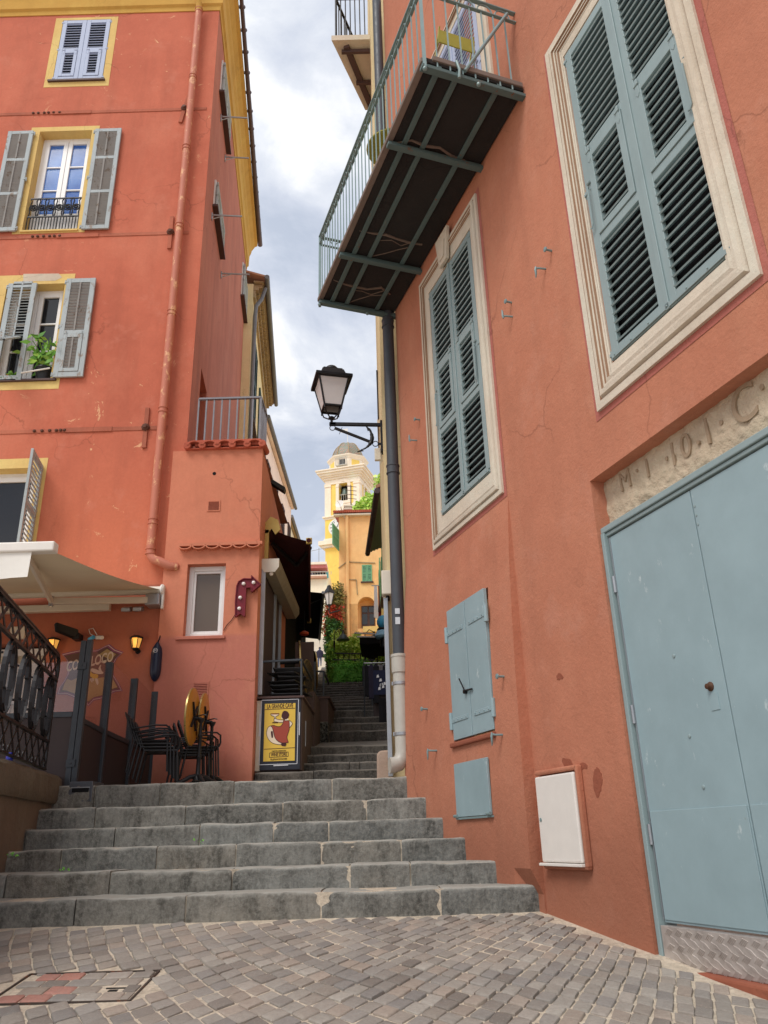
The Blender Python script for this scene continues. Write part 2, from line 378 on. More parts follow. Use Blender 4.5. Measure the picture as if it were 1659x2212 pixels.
def cobblemat():
    t = NT('porphyry_cobble'); at_ = t.n('ShaderNodeAttribute', attribute_name='tone')
    k = t.mix(t.ramp(t.noise(1.1,3),[(.3,0),(.7,.25)]), at_.outputs['Color'], srgb(158,148,140))
    k = t.mix(t.ramp(t.noise(38,5,.7),[(.4,.0),(.75,.4)]), k, srgb(112,102,96))
    k = t.mix(t.ramp(t.noise(90,3,.7),[(.55,.0),(.75,.4)]), k, srgb(186,174,160))
    t.bump(t.noise(45,6,.75), .7, .008); return t.done(k, .8)
M['cobble'] = cobblemat()
def chequer():
    t = NT('chequer_plate_aluminium'); return t.done(t.mix(t.ramp(t.noise(9,5,.7),[(.3,0),(.75,.7)]), srgb(214,206,200), srgb(140,130,124)), .42, .5)
M['chequer'] = chequer()
# ------------------------------------------------------------------ generic builders
_obj = obj
def toned(o, tones):
    me = o.data; a = me.color_attributes.new('tone','FLOAT_COLOR','CORNER'); k = 0
    buf = []
    for p in me.polygons:
        t = tones[p.index] if tones else (1,1,1,1)
        buf += list(t)*p.loop_total
    a.data.foreach_set('color', buf); return o
def cells(a0,a1,c0,c1,holes,ex_a=(),ex_c=()):
    A = sorted(set([a0,a1]+[v for h in holes for v in h[:2] if a0<v<a1]+list(ex_a))); C_ = sorted(set([c0,c1]+[v for h in holes for v in h[2:4] if c0<v<c1]+list(ex_c)))
    for i in range(len(A)-1):
        for j in range(len(C_)-1):
            m = ((A[i]+A[i+1])/2,(C_[j]+C_[j+1])/2)
            if any(h[0]<m[0]<h[1] and h[2]<m[1]<h[3] for h in holes): continue
            yield A[i],A[i+1],C_[j],C_[j+1]
def holed(mb, F, a0,a1,c0,c1, holes, bf=lambda a,c:0, ex_a=(), ex_c=(), reveal=True):
    """a wall face with openings; holes = (a0,a1,c0,c1,depth)"""
    P = lambda a,c,d=0: F.p(a, bf(a,c)-d, c)
    for x0,x1,z0,z1 in cells(a0,a1,c0,c1,holes,ex_a,ex_c):
        mb.quad(P(x0,z0),P(x1,z0),P(x1,z1),P(x0,z1))
    if reveal:
        for h in holes:
            x0,x1,z0,z1,d = h
            x0=max(x0,a0);x1=min(x1,a1);z0=max(z0,c0);z1=min(z1,c1)
            for (p,q) in (((x0,z0),(x1,z0)),((x1,z0),(x1,z1)),((x1,z1),(x0,z1)),((x0,z1),(x0,z0))):
                mb.quad(P(*p),P(*q),F.p(q[0],-d,q[1]),F.p(p[0],-d,p[1]))
    return mb
def moulding(mb, F, o, prof):
    """mitred surround: o=(a0,a1,c0,c1) outer rectangle, prof=[(inset, b, material index of the band that follows)]"""
    a0,a1,c0,c1 = o
    if a0 > a1: a0,a1 = a1,a0
    ring = []
    for ins,b,m in prof:
        ring.append([F.p(a0+ins,b,c0+ins),F.p(a1-ins,b,c0+ins),F.p(a1-ins,b,c1-ins),F.p(a0+ins,b,c1-ins)])
    for i in range(len(ring)-1):
        mb.cur = prof[i][2]
        for k in range(4):
            mb.quad(ring[i][k],ring[i][(k+1)%4],ring[i+1][(k+1)%4],ring[i+1][k])
    mb.cur = 0
def slats(mb, F, a0,a1,c0,c1,b, sp=.06, w=.046, t=.013, tilt=28):
    n = max(1,int(round((c1-c0)/sp))); sp = (c1-c0)/n; th = math.radians(tilt)
    for i in range(n):
        c = c0+sp*(i+.5); jb = random.uniform(-.0015,.0015)
        dy, dz = math.cos(th)*w/2, -math.sin(th)*w/2; ny, nz = math.sin(th)*t/2, math.cos(th)*t/2
        vs = []
        for a in (a0,a1):
            for sy,sn in ((-1,-1),(1,-1),(1,1),(-1,1)):
                vs.append(F.p(a, b+jb+sy*dy+sn*ny, c+sy*dz+sn*nz))
        mb.add(vs, [(0,1,2,3),(7,6,5,4),(0,4,5,1),(1,5,6,2),(2,6,7,3),(3,7,4,0)])
def shutter(F, a0,a1,c0,c1,b, mat, parent, panels=((.0,1.),), sw=.07, th=.04, sp=.06, slatmat=None, flap=None, hinge=True, mid=False, tilt=32, name='shutter', hside=0):
    """one louvred leaf; panels are fractions of the height; flap = index of the panel hung as its own drop leaf"""
    if a0 > a1: a0,a1 = a1,a0
    H = c1-c0; m = MB(); bars = MB(); fl = None
    m.box(F,a0,a0+sw,b,b+th,c0,c1); m.box(F,a1-sw,a1,b,b+th,c0,c1)
    edges = [c0]+[c0+H*p[1] for p in panels]
    m.box(F,a0+sw,a1-sw,b+.002,b+th-.002,c0,c0+sw*1.1); m.box(F,a0+sw,a1-sw,b+.002,b+th-.002,c1-sw,c1)
    for e in edges[1:-1]: m.box(F,a0+sw,a1-sw,b+.002,b+th-.002,e-sw*.45,e+sw*.45)
    leaf = obj(name, m, mat, parent, bevel=.003, segs=1)
    for i,(p0,p1) in enumerate(panels):
        z0 = c0+H*p0+(sw*1.1 if p0 == 0 else sw*.45); z1 = c0+H*p1-(sw if p1 == 1 else sw*.45)
        x0,x1 = a0+sw,a1-sw; bb = b+th*.5
        if flap == i:
            g = MB(); q = .004; fw = sw*.8
            g.box(F,x0+q,x0+fw,b+.006,b+th+.010,z0+q,z1-q); g.box(F,x1-fw,x1-q,b+.006,b+th+.010,z0+q,z1-q)
            g.box(F,x0+fw,x1-fw,b+.008,b+th+.008,z0+q,z0+fw); g.box(F,x0+fw,x1-fw,b+.008,b+th+.008,z1-fw,z1-q)
            for hx in (x0+fw*.5, x1-fw*.5):
                g.prism(F,[(hx-.02,z1-.09),(hx,z1-.12),(hx+.02,z1-.09),(hx+.012,z1+.06),(hx-.012,z1+.06)], b+th+.010, b+th+.014)
                g.tube([F.p(hx-.03,b+th+.016,z1-.002),F.p(hx+.03,b+th+.016,z1-.002)],.006,6)
            obj('drop_leaf', g, mat, leaf, bevel=.002, segs=1)
            slats(bars,F,x0+fw,x1-fw,z0+fw,z1-fw,bb+.006,sp,tilt=tilt)
        else: slats(bars,F,x0-.005,x1+.005,z0,z1,bb,sp,tilt=tilt)
        if mid: bars.box(F,(x0+x1)/2-.014,(x0+x1)/2+.014,b+th-.012,b+th+.004,z0,z1)
    obj('slats', bars, slatmat or mat, leaf)
    if hinge:
        hx = a0 if hside == 0 else a1; sg = -1 if hside == 0 else 1
        hm = MB()
        for z in (c0+.05*1, c0+H*.5, c1-.07):
            hm.tube([F.p(hx+sg*.022,b+th*.6,z-.035),F.p(hx+sg*.022,b+th*.6,z+.04)],.014,8)
            hm.box(F,min(hx+sg*.02,hx-sg*.03),max(hx+sg*.02,hx-sg*.03),b+th,b+th+.005,z-.012,z+.012)
        obj('hinge', hm, mat, leaf, smooth=True)
    return leaf
def smoothpts(pts, n=6, closed=True):
    out = []; k = len(pts)
    for i in range(k if closed else k-1):
        p0,p1,p2,p3 = [Vector(pts[(i+d)%k]) if closed else Vector(pts[max(0,min(k-1,i+d))]) for d in (-1,0,1,2)]
        for j in range(n):
            t = j/n; out.append(.5*((2*p1)+(-p0+p2)*t+(2*p0-5*p1+4*p2-p3)*t*t+(-p0+3*p1-3*p2+p3)*t**3))
    if not closed: out.append(Vector(pts[-1]))
    return [tuple(p) for p in out]
def text_mb(s, F, a, c, size, b, depth=.002, sx=1., bold=0., align='CENTER', shear=0, slope=0):
    cu = bpy.data.curves.new('t','FONT'); cu.body = s; cu.size = size; cu.align_x = align; cu.extrude = depth/2; cu.offset = bold; cu.shear = shear
    o = bpy.data.objects.new('t',cu); col.objects.link(o); dg = bpy.context.evaluated_depsgraph_get(); dg.update()
    me = o.evaluated_get(dg).to_mesh(); m = MB()
    m.add([F.p(a+v.co.x*sx, b+v.co.z+depth/2, c+v.co.y+slope*v.co.x*sx) for v in me.vertices], [tuple(p.vertices) for p in me.polygons])
    o.evaluated_get(dg).to_mesh_clear(); bpy.data.objects.remove(o); bpy.data.curves.remove(cu); return m

# ------------------------------------------------------------------ ground
def gz(Y): return -1.339+.12*Y
def gpt(px, py):
    r = ray(px,py); t = 1.339/(.12-r.z); return r*t
terr = MB(); prof = [(-60,-1.7),(0,-1.42),(7.2,gz(7.2)-.07),(9.6,-.2),(11.5,.5),(14,1.3),(21,3.4),(28,4.9),(75,14.6),(100,15.5),(400,16)]
for i in range(len(prof)-1):
    (y0,z0),(y1,z1) = prof[i:i+2]
    for x0,x1 in ((-400,-60),(-60,60),(60,400)): terr.quad((x0,y0,z0),(x1,y0,z0),(x1,y1,z1),(x0,y1,z1))
g = toned(obj('ground', terr, M['mortar'], loc=(0,0,0), weld=True), None); tag(g, kind='structure')
mo = MB(); nx, ny = 60, 40
vs = [];  X0,X1,Y0,Y1 = -6.5,3.6,-.5,7.0
for j in range(ny+1):
    for i in range(nx+1):
        x = X0+(X1-X0)*i/nx; y = Y0+(Y1-Y0)*j/ny
        vs.append((x,y,gz(y)-.008+.008*noise.noise(Vector((x*1.3,y*1.3,0)))))
mo.add(vs, [(j*(nx+1)+i,j*(nx+1)+i+1,(j+1)*(nx+1)+i+1,(j+1)*(nx+1)+i) for j in range(ny) for i in range(nx)])
tag(toned(obj('pavement_bed', mo, M['mortar'], loc=(0,0,0)), None), kind='structure')
MH = [gpt(28,2106), gpt(331,2093), gpt(296,2162), gpt(-20,2166)]
mx0, mx1 = MH[3].x-.02, (MH[1].x+MH[2].x)/2; my0, my1 = (MH[2].y+MH[3].y)/2, (MH[0].y+MH[1].y)/2
def stone(mb, tones, cx, cy, ua, va, hu, hv, tone, zoff=0, r=.22):
    """one worn sett: rounded quad with a domed top"""
    loop = []
    for su,sv in ((-1,-1),(1,-1),(1,1),(-1,1)):
        for k in (0,1):
            if (su*sv < 0) ^ (k == 1): a,b = su*(1-r), sv
            else: a,b = su, sv*(1-r)
            loop.append((a,b))
    j = [random.uniform(.93,1.04) for _ in range(8)]
    ring = lambda s,z: [(cx+(ua[0]*hu*a+va[0]*hv*b)*s*j[i], cy+(ua[1]*hu*a+va[1]*hv*b)*s*j[i], z) for i,(a,b) in enumerate(loop)]
    z = gz(cy)+zoff; tx, ty = random.uniform(-.035,.035), random.uniform(-.035,.035)
    def lift(pts, dz): return [(x,y,gz(y)+zoff+dz+(x-cx)*tx+(y-cy)*ty) for x,y,_ in pts]
    vs = lift(ring(1.0,0),-.03)+lift(ring(.995,0),-.0015)+lift(ring(.93,0),.0025)+lift(ring(.5,0),.0035)+lift([(cx,cy,0)],.0035)
    fs = []
    for q in range(3):
        fs += [(q*8+i,q*8+(i+1)%8,(q+1)*8+(i+1)%8,(q+1)*8+i) for i in range(8)]
    fs += [(24+i,24+(i+1)%8,32) for i in range(8)]
    mb.add(vs, fs); tones += [tone]*len(fs)
PAL = [srgb(156,148,138),srgb(162,153,143),srgb(150,143,134),srgb(144,137,129),srgb(160,146,133),srgb(136,131,126),srgb(152,142,131),srgb(164,157,147),srgb(146,140,133),srgb(126,118,110)]
cb = MB(); tones = []
su, sv = .116, .126
a1_, a2_ = math.radians(33), math.radians(-50)
FANC = Vector((3.9,8.95,0)); YS = 1.36
def lay(u,v):
    # straight rows that swing slowly round, like fans laid by hand
    r = v; th = u/7.2
    x = FANC.x-r*math.sin(th); y = FANC.y-r*math.cos(th)
    x += .035*math.sin(y*1.9)+.02*math.sin(x*2.3); y += .03*math.sin(x*2.1+.5)
    return Vector((x, 4+(y-4)*YS, 0))
su, sv = .118, .114
for i in range(-20,105):
    for j in range(26,118):
        u, v = i*su, j*sv
        c_ = lay(u,v); x,y = c_.x+random.uniform(-.005,.005), c_.y+random.uniform(-.006,.006)
        if not (-5.6 < x < 3.3 and .8 < y < 6.66): continue
        d = (Vector((x,y,0))-W0).dot(WALL.N)
        if d < .1: continue
        if mx0-.06 < x < mx1+.06 and my0-.05 < y < my1+.05: continue
        if y > 6.62-.07*max(0,-x)/5: continue
        c = random.choice(PAL); k = random.uniform(.86,1.12); c = (c[0]*k,c[1]*k,c[2]*k,1)
        du, dv = (lay(u+su*.5,v)-lay(u-su*.5,v)), (lay(u,v+sv*.5)-lay(u,v-sv*.5))
        du = Matrix.Rotation(random.uniform(-.06,.06),3,'Z') @ du; dv = Matrix.Rotation(random.uniform(-.06,.06),3,'Z') @ dv
        g1, g2 = (.90,.89) if x > .2 else (.93,.93)
        stone(cb, tones, x, y, (du.x,du.y), (dv.x,dv.y), .5*g1*random.uniform(.93,1.03), .5*g2*random.uniform(.92,1.04), c, random.uniform(-.004,.004), .13)
tag(toned(obj('cobbled_pavement', cb, M['cobble'], loc=(0,0,0), smooth=True), tones), kind='structure')
# manhole: steel tray filled with straight rows of setts
mh = thing('manhole_cover', 'rectangular steel framed cover filled with straight rows of setts and red paint marks', 'manhole cover', ((mx0+mx1)/2,(my0+my1)/2,gz((my0+my1)/2)))
sl = Frame((0,0,0),(1,0,0)); 
def gp(x,y,dz): return (x,y,gz(y)+dz)
fr = MB()
for (xa,ya,xb,yb) in ((mx0,my0,mx1,my0),(mx0,my1,mx1,my1),(mx0,my0,mx0,my1),(mx1,my0,mx1,my1)):
    fr.beam(gp(xa,ya,-.022),gp(xb,yb,-.022),.012,.045)
obj('frame', fr, metal('rusty_frame', srgb(74,64,58), .6, .2, .1), mh)
mf = MB(); mt = []; rows = 4; rh = (my1-my0-.03)/rows
for r_ in range(rows):
    y = my0+.015+rh*(r_+.5); x = mx0+.02+(.06 if r_%2 else 0)
    while x < mx1-.03:
        wd = random.uniform(.12,.16); wd = min(wd, mx1-.015-x)
        if wd < .03: break
        red = ((x+wd/2-mx0)/(mx1-mx0)); isred = (.02<red<.42 and random.random()<.6)
        hole = abs(red-.80)<.05 and r_ == 1
        c = random.choice(PAL); k = random.uniform(.85,1.1); c = (c[0]*k,c[1]*k,c[2]*k,1)
        if isred: q = srgb(190,98,78); c = tuple(c[i]*.45+q[i]*.55 for i in range(3))+(1,)
        if not hole: stone(mf, mt, x+wd/2, y, (1,0),(0,1), wd*.5*.93, rh*.5*.93, c, -.002, .12)
        x += wd
toned(obj('sett_infill', mf, M['cobble'], mh, smooth=True), mt)
bd = MB(); bd.quad(gp(mx0,my0,-.03),gp(mx1,my0,-.03),gp(mx1,my1,-.03),gp(mx0,my1,-.03)); toned(obj('bed', bd, M['mortar'], mh), None)
lf = MB(); hx = mx0+(mx1-mx0)*.80; hy = my0+rh*1.5; lf.box(WORLD,hx-.025,hx+.025,hy-.025,hy+.02,gz(hy)-.02,gz(hy)-.004); lf.beam(gp(hx-.05,hy+.03,-.004),gp(hx+.06,hy+.03,-.004),.014,.006)
obj('lifting_slot', lf, M['black_iron'], mh)

# ------------------------------------------------------------------ stone steps
def rough_block(mb, tones, x0,x1,Yf,depth,zb,zt,tone,skew=0,seg=.05,amp=1.):
    n = max(2,int((x1-x0)/seg)); h = zt-zb
    prof = [(.0,0),(.0,.25*h),(.0,.5*h),(.0,.75*h),(.000,h-.034),(.003,h-.016),(.010,h-.005),(.026,h-.001),(.09,h+.001),(.2,h),(depth,h-.004)]
    vs = []; sd = Vector((x0*7.3,Yf*3,zb*5))
    wear = random.uniform(.0,.012)
    for i in range(n+1):
        t = i/n; x = x0+(x1-x0)*t; e = min(i,n-i); ex = .010 if e == 0 else 0
        for k,(dy,dz) in enumerate(prof):
            q = Vector((x*4,dz*9,dy*5+Yf)); f_ = noise.noise(q)*.013*amp+noise.noise(q*3.1)*.009*amp+noise.noise(q*8)*.004*amp
            top = max(0,(dz-h*.7)/(h*.3))
            chip = max(0,noise.noise(Vector((x*6+11,Yf*2,zt)))-.28)*.07*amp if 3<=k<=7 else 0
            y = Yf+skew*x+dy+(f_ if dy < .1 else 0)+ex*(1 if dy<.1 else 0)+chip*.5
            z = zb+dz+(noise.noise(Vector((x*2.3,y*3,zt*2)))*.007+noise.noise(Vector((x*11,y*9,zt*2)))*.004)*amp*top-ex*.5*top-chip*.5-(wear*top*math.exp(-((t-.5)*3)**2))
            vs.append((x,y,z))
    K = len(prof); fs = [(i*K+k,(i+1)*K+k,(i+1)*K+k+1,i*K+k+1) for i in range(n) for k in range(K-1)]
    # end caps down to a back line
    vs2 = len(vs); vs += [(x0,Yf+skew*x0+depth,zb),(x1,Yf+skew*x1+depth,zb)]
    fs += [tuple([vs2]+list(range(K))), tuple([vs2+1]+[n*K+k for k in range(K-1,-1,-1)])]
    mb.add(vs, fs); tones += [tone]*len(fs)
def btone():
    k = random.uniform(.66,1.2); wq = random.uniform(-.05,.06); return (k*(1+wq),k,k*(1-wq),1)
E1 = [ # front Y, bottom z, top z, left X, joints (picture x of each joint), depth
 (6.70,-.60,-.352,-4.6,(163,400,693,953),.62),
 (7.14,-.37,-.185,-4.6,(236,500,756,888),.66),
 (7.68,-.20,-.002,-4.2,(337,508,694,868),.60),
 (8.14,-.02,.178,-4.0,(247,430,590,710),.55),
 (8.53,.16,.375,-3.9,(205,400,610,792),.62),
 (9.02,.36,.622,-3.85,(204,345,505,717),.60)]
sm = thing('stone_stairs', None, None, (-1.5,7.8,-.5)); sm['kind'] = 'structure'
for i,(Yf,zb,zt,xl,js,dp) in enumerate(E1):
    m = MB(); tn = []
    xr_at = W0.x+(Yf-W0.y)/WD.y*WD.x+.0
    xr = xr_at+.06-(.0 if i else .05)
    xs = [xl]+[at(j,1700+0*i,Yf).x if 0 else ray(j,1975-50*i).x*Yf for j in js]+[xr]
    if xs[1]-xs[0] > 1.2: xs.insert(1, xs[1]-.85)
    for a,b in zip(xs[:-1],xs[1:]):
        rough_block(m, tn, a+.006, b-.006, Yf+random.uniform(-.006,.006), dp, zb, zt+random.uniform(-.006,.006), btone(), skew=.008)
    toned(obj('step', m, M['step_stone'], sm, smooth=True), tn)
jt = MB(); jn = []
for i,(Yf,zb,zt,xl,js,dp) in enumerate(E1):
    xr_at = W0.x+(Yf-W0.y)/WD.y*WD.x
    jt.box(WORLD, xl, xr_at+.05, Yf+.014, Yf+dp, zb, zt-.014)
toned(obj('mortar_joints', jt, M['mortar'], sm), None)
# upper landing
ul = MB(); ul.quad((-9,9.5,.615),(.6,9.5,.615),(.6,11.25,.69),(-9,11.25,.69)); ul.quad((-9,9.5,.615),(-9,9.0,.3),(-3.8,9.0,.3),(-3.8,9.5,.615))
tag(toned(obj('upper_pavement', ul, M['step_stone'], loc=(0,0,0)), None), kind='structure')
# small weeds in the joints
for k,(px,py) in enumerate(((272,1857),(432,1824),(145,1826+57),(30,1852))):
    p = at(px,py,(8.0,8.05,7.6,7.5)[k]); wd = MB()
    for q in range(9):
        a = random.uniform(0,2*PI); r = random.uniform(.01,.05); l = Vector((p.x+r*math.cos(a),p.y+.3*r*math.sin(a)-.02,p.z+random.uniform(0,.03))); s_ = random.uniform(.008,.016)
        d = Vector((random.uniform(-1,1),random.uniform(-1,1),random.uniform(.2,1))).normalized(); e = d.orthogonal()
        wd.quad(l,l+d*s_+e*s_*.5,l+d*s_*2,l+d*s_-e*s_*.5)
    o = obj('weed', wd, M['leaf_hedge']); tag(o, ('tiny green weed in the joint at the left of the third step','tiny green weed by the mortar joint of the third step, further right','tiny green weed at the foot of the fourth riser on the left','tiny green weed next to the parapet foot')[k],'weed','weeds growing in the step joints')
# ================================================================== right: terracotta house
def rect(pts, off=0, F=WALL):
    q = [F.hit(x,y,off) for x,y in pts]
    a = sorted(v[0] for v in q); c = sorted(v[1] for v in q)
    return ((a[0]+a[1])/2, (a[2]+a[3])/2, (c[0]+c[1])/2, (c[2]+c[3])/2)
S_CR, S_END = 1.28, 3.9
def batter(a,c):
    if a < S_CR-1e-6: return 0
    b = .115*(1-math.exp(-max(0,2.85-c)*.85))
    if c < -.26 and a < S_CR+.22: b *= .12
    return b
house = thing('terracotta_house', 'terracotta plastered house with grey blue shutters, iron balcony and large metal door on the right', 'house', (W0.x,W0.y,-.7))
BW = rect([(1225,118),(1325,785),(1588,533),(1480,98)]); BW = (BW[0],BW[1],3.17,BW[3])
BWs = (w(1588,533)[0]-.045, w(1325,785)[0], w(1325,785)[1], w(1222,120)[1])
BWo = (w(1652,572)[0]+.02, w(1297,893)[0], 2.9, 6.66)
MW = (w(1062,1020)[0]+.0, w(957,1113)[0], 3.2, w(930,632)[1])
MWo = (w(1090,1065)[0], w(940,1187)[0], 2.9, 6.44)
CE = ((w(1045,1273,.09)[0]+w(1068,1585,.11)[0])/2,(w(965,1318,.09)[0]+w(978,1605,.11)[0])/2,w(978,1605,.11)[1],w(965,1318,.09)[1]-.01); HA = ((w(1055,1635,.115)[0]+w(1060,1760,.115)[0])/2,(w(985,1640,.115)[0]+w(985,1758,.115)[0])/2,w(1060,1760,.115)[1],w(1055,1635,.115)[1])
DH = (-3.2,.03,-1.9,2.44)
holes = [DH+(.16,), (BWs[0],BWs[1],BWs[2],BWs[3],.22), (MW[0],MW[1],MW[2],MW[3],.22), CE+(.12,)]
bd_ = (.95,2.3,6.74,9.3)   # balcony door
holes.append(bd_+(.22,))
wm_ = MB()
h1 = [h for h in holes if h[1] <= S_CR]
holed(wm_, WALL, -5.0, S_CR, -2.2, 13, h1)
h2 = [h for h in holes if h[1] > S_CR]
holed(wm_, WALL, S_CR+.0001, S_END, -2.2, 13, h2, bf=lambda a,c:batter(a,c), ex_c=(2.85,2.6,2.35,2.1,1.8,1.4,1.0,.6,.2,-.24,-.42,-.6), ex_a=(S_CR+.16,S_CR+.3))
wm_.quad(WALL.p(S_CR,0,-2.2),WALL.p(S_CR,batter(S_CR,-.6),-2.2),WALL.p(S_CR,batter(S_CR,-.42),-.42),*[WALL.p(S_CR,batter(S_CR,c),c) for c in (-.24,.2,.6,1.0,1.4,1.8,2.1,2.35,2.6)],WALL.p(S_CR,0,2.85))
wm_.quad(WALL.p(S_END,0,-2.2) if 0 else WALL.p(S_END,batter(S_END,-2.2),-2.2),WALL.p(S_END,0,2.85),WALL.p(S_END,-.6,2.85),WALL.p(S_END,-.6,-2.2))
wm_.quad(WALL.p(S_END,0,2.85),WALL.p(S_END,0,13),WALL.p(S_END,-7,13),WALL.p(S_END,-7,2.85))
wm_.quad(WALL.p(-5,0,-2.2),WALL.p(-5,-7,-2.2),WALL.p(-5,-7,13),WALL.p(-5,0,13)); wm_.quad(WALL.p(-5,0,13),WALL.p(S_END,0,13),WALL.p(S_END,-7,13),WALL.p(-5,-7,13))
obj('wall', wm_, M['terra'], house)
bk = MB()
for h in (BWs,MW): bk.box(WALL,h[0]+.002,h[1]-.002,-.10,-.055,h[2]+.002,h[3]-.002)
bk.box(WALL,bd_[0]-.05,bd_[1]+.05,-.30,-.21,bd_[2]-.05,bd_[3]+.05)
obj('dark_backing', bk, M['void'], house)  # added black boards stop light behind the louvres, painted dark as room shade

def surround(o, inner, name='window_surround', sc=1.):
    m = MB(); prof = [(0,.0,0),(0.0,.028,0),(.060*sc,.030,1),(.072*sc,.018,0),(.085*sc,.045,0),(.120*sc,.05,1),(.130*sc,.036,0),(.150*sc,.036,1),(.158*sc,.026,0),(.185*sc,.034,1),(.196*sc,.02,0),(.215*sc,.018,1)]
    iw = min(inner[0]-o[0], o[1]-inner[1], inner[2]-o[2], o[3]-inner[3])
    moulding(m, WALL, o, prof)
    ins = prof[-1][0]
    # inner flat band reaching the shutters
    m.cur = 0; a0,a1,c0,c1 = o[0]+ins,o[1]-ins,o[2]+ins,o[3]-ins
    I = inner
    R1 = [WALL.p(a0,.016,c0),WALL.p(a1,.016,c0),WALL.p(a1,.016,c1),WALL.p(a0,.016,c1)]; R2 = [WALL.p(I[0]-.004,.013,I[2]-.004),WALL.p(I[1]+.004,.013,I[2]-.004),WALL.p(I[1]+.004,.013,I[3]+.004),WALL.p(I[0]-.004,.013,I[3]+.004)]
    R3 = [WALL.p(I[0]-.004,-.05,I[2]-.004),WALL.p(I[1]+.004,-.05,I[2]-.004),WALL.p(I[1]+.004,-.05,I[3]+.004),WALL.p(I[0]-.004,-.05,I[3]+.004)]
    for k in range(4):
        m.cur = 0; m.v += []; 
        n0 = len(m.f); m.quad(R1[k],R1[(k+1)%4],R2[(k+1)%4],R2[k]); m.quad(R2[k],R2[(k+1)%4],R3[(k+1)%4],R3[k])
    for v in (m.m,): pass
    while len(m.m) < len(m.f): m.m.append(0)
    return obj(name, m, [M['cream_stone'],M['tan_line']], house)
def line_band(o, wd=.045):
    m = MB(); moulding(m, WALL, (o[0]-wd,o[1]+wd,o[2]-wd,o[3]+wd), [(0,.004,0),(wd,.004,0)])
    return obj('painted_border', m, M['maroon_line'], house)
line_band(BWo, .055); surround(BWo, BWs); 
line_band(MWo, .05); surround(MWo, MW, sc=.72)
ks = MB(); kc = (MWo[0]+MWo[1])/2; ks.prism(WALL,[(kc-.10,MWo[3]-.30),(kc+.10,MWo[3]-.30),(kc+.17,MWo[3]+.12),(kc-.17,MWo[3]+.12)],.03,.075); ks.prism(WALL,[(kc-.06,MWo[3]-.24),(kc+.06,MWo[3]-.24),(kc+.10,MWo[3]-.02),(kc-.10,MWo[3]-.02)],.075,.09)
obj('keystone', ks, M['cream_stone'], house, bevel=.008)
BP = ((0,.335),(.335,.62),(.62,1.))
def pair(R, flap, sp, sw, b=-.028, mat='blue_paint', panels=BP, sm=None, sill=True):
    mid = (R[0]+R[1])/2
    L = shutter(WALL, R[0]+.012, mid-.003, R[2]+.012, R[3]-.012, b, M[mat], house, panels, sw=sw, sp=sp, flap=flap, hside=0, slatmat=sm)
    Q = shutter(WALL, mid+.003, R[1]-.012, R[2]+.012, R[3]-.012, b, M[mat], house, panels, sw=sw, sp=sp, flap=flap, hside=1, slatmat=sm)
    m = MB(); m.box(WALL,mid-.02,mid+.02,b+.04,b+.052,R[2]+.012,R[3]-.012); obj('cover_strip', m, M[mat], L, bevel=.003, segs=1)
    for P_,x,sg in ((L,R[0]+.075,1),(Q,R[1]-.075,-1)):
        h_ = MB(); z = R[2]+(R[3]-R[2])*.5
        h_.tube([WALL.p(x,b+.045,z),WALL.p(x,b+.07,z+.01),WALL.p(x,b+.07,z-.36),WALL.p(x+.02,b+.07,z-.39),WALL.p(x+.045,b+.06,z-.37)],.007,6)
        h_.tube([WALL.p(x-.02,b+.05,z+.06),WALL.p(x+.02,b+.05,z+.06)],.01,6)
        obj('stay_hook', h_, M[mat], P_, smooth=True)
    br = MB(); br.box(WALL,R[0]+.02,R[1]-.02,b+.04,b+.052,R[2]+.02,R[2]+.055)
    for k in range(7): a = R[0]+.06+(R[1]-R[0]-.12)*k/6; br.lathe(WALL.p(a,b+.052,R[2]+.037),[(.008,0),(.006,.006),(.001,.008)],8,axis=WALL.N)
    obj('bottom_bar', br, M[mat], L)
pair(BWs, 1, .078, .085); pair(MW, 1, .080, .075)
# balcony door
line = MB(); bo = (bd_[0]-.22,bd_[1]+.22,bd_[2]-.0,bd_[3]+.22)
surround(bo, bd_, sc=.7)
pair(bd_, None, .07, .08, mat='lilac_paint')
# cellar shutters (plain boards with strap hinges)
def plank_leaf(a0,a1,c0,c1,b,hs,parent):
    m = MB(); m.box(WALL,a0,a1,b,b+.035,c0,c1); l = obj('cellar_shutter', m, M['door_paint'], parent, bevel=.004)
    hb = MB(); L_ = (a1-a0)*.85
    for z in (c0+.16,c1-.26):
        x0 = a0 if hs == 0 else a1; sg = 1 if hs == 0 else -1; x1 = x0+sg*L_
        hb.box(WALL,min(x0,x1),max(x0,x1),b+.035,b+.042,z,z+.042)
        hb.tube([WALL.p(x0-sg*.025,b+.035,z-.06),WALL.p(x0-sg*.025,b+.035,z+.10)],.022,10)
        for k in range(4): hb.lathe(WALL.p(x0+sg*(.05+k*.09),b+.042,z+.021),[(.009,0),(.007,.006),(.002,.009)],8,axis=WALL.N)
    obj('strap_hinge', hb, M['door_paint'], l, bevel=.003, segs=1); return l
bc = batter(2,1.5)-.012
lv = plank_leaf(CE[0]+.01,(CE[0]+CE[1])/2-.007,CE[2]+.02,CE[3]-.01,bc,0,house)
plank_leaf((CE[0]+CE[1])/2+.007,CE[1]-.01,CE[2]+.02,CE[3]-.01,bc,1,house)
lt = MB(); m_ = (CE[0]+CE[1])/2; z = CE[2]+.42; lt.tube([WALL.p(m_-.08,bc+.05,z),WALL.p(m_+.07,bc+.05,z+.01)],.009,6); lt.tube([WALL.p(m_+.07,bc+.05,z),WALL.p(m_+.12,bc+.08,z+.13)],.007,6); lt.lathe(WALL.p(m_+.07,bc+.035,z),[(.02,0),(.02,.03)],8,axis=WALL.N)
obj('latch', lt, M['black_iron'], lv, smooth=True)
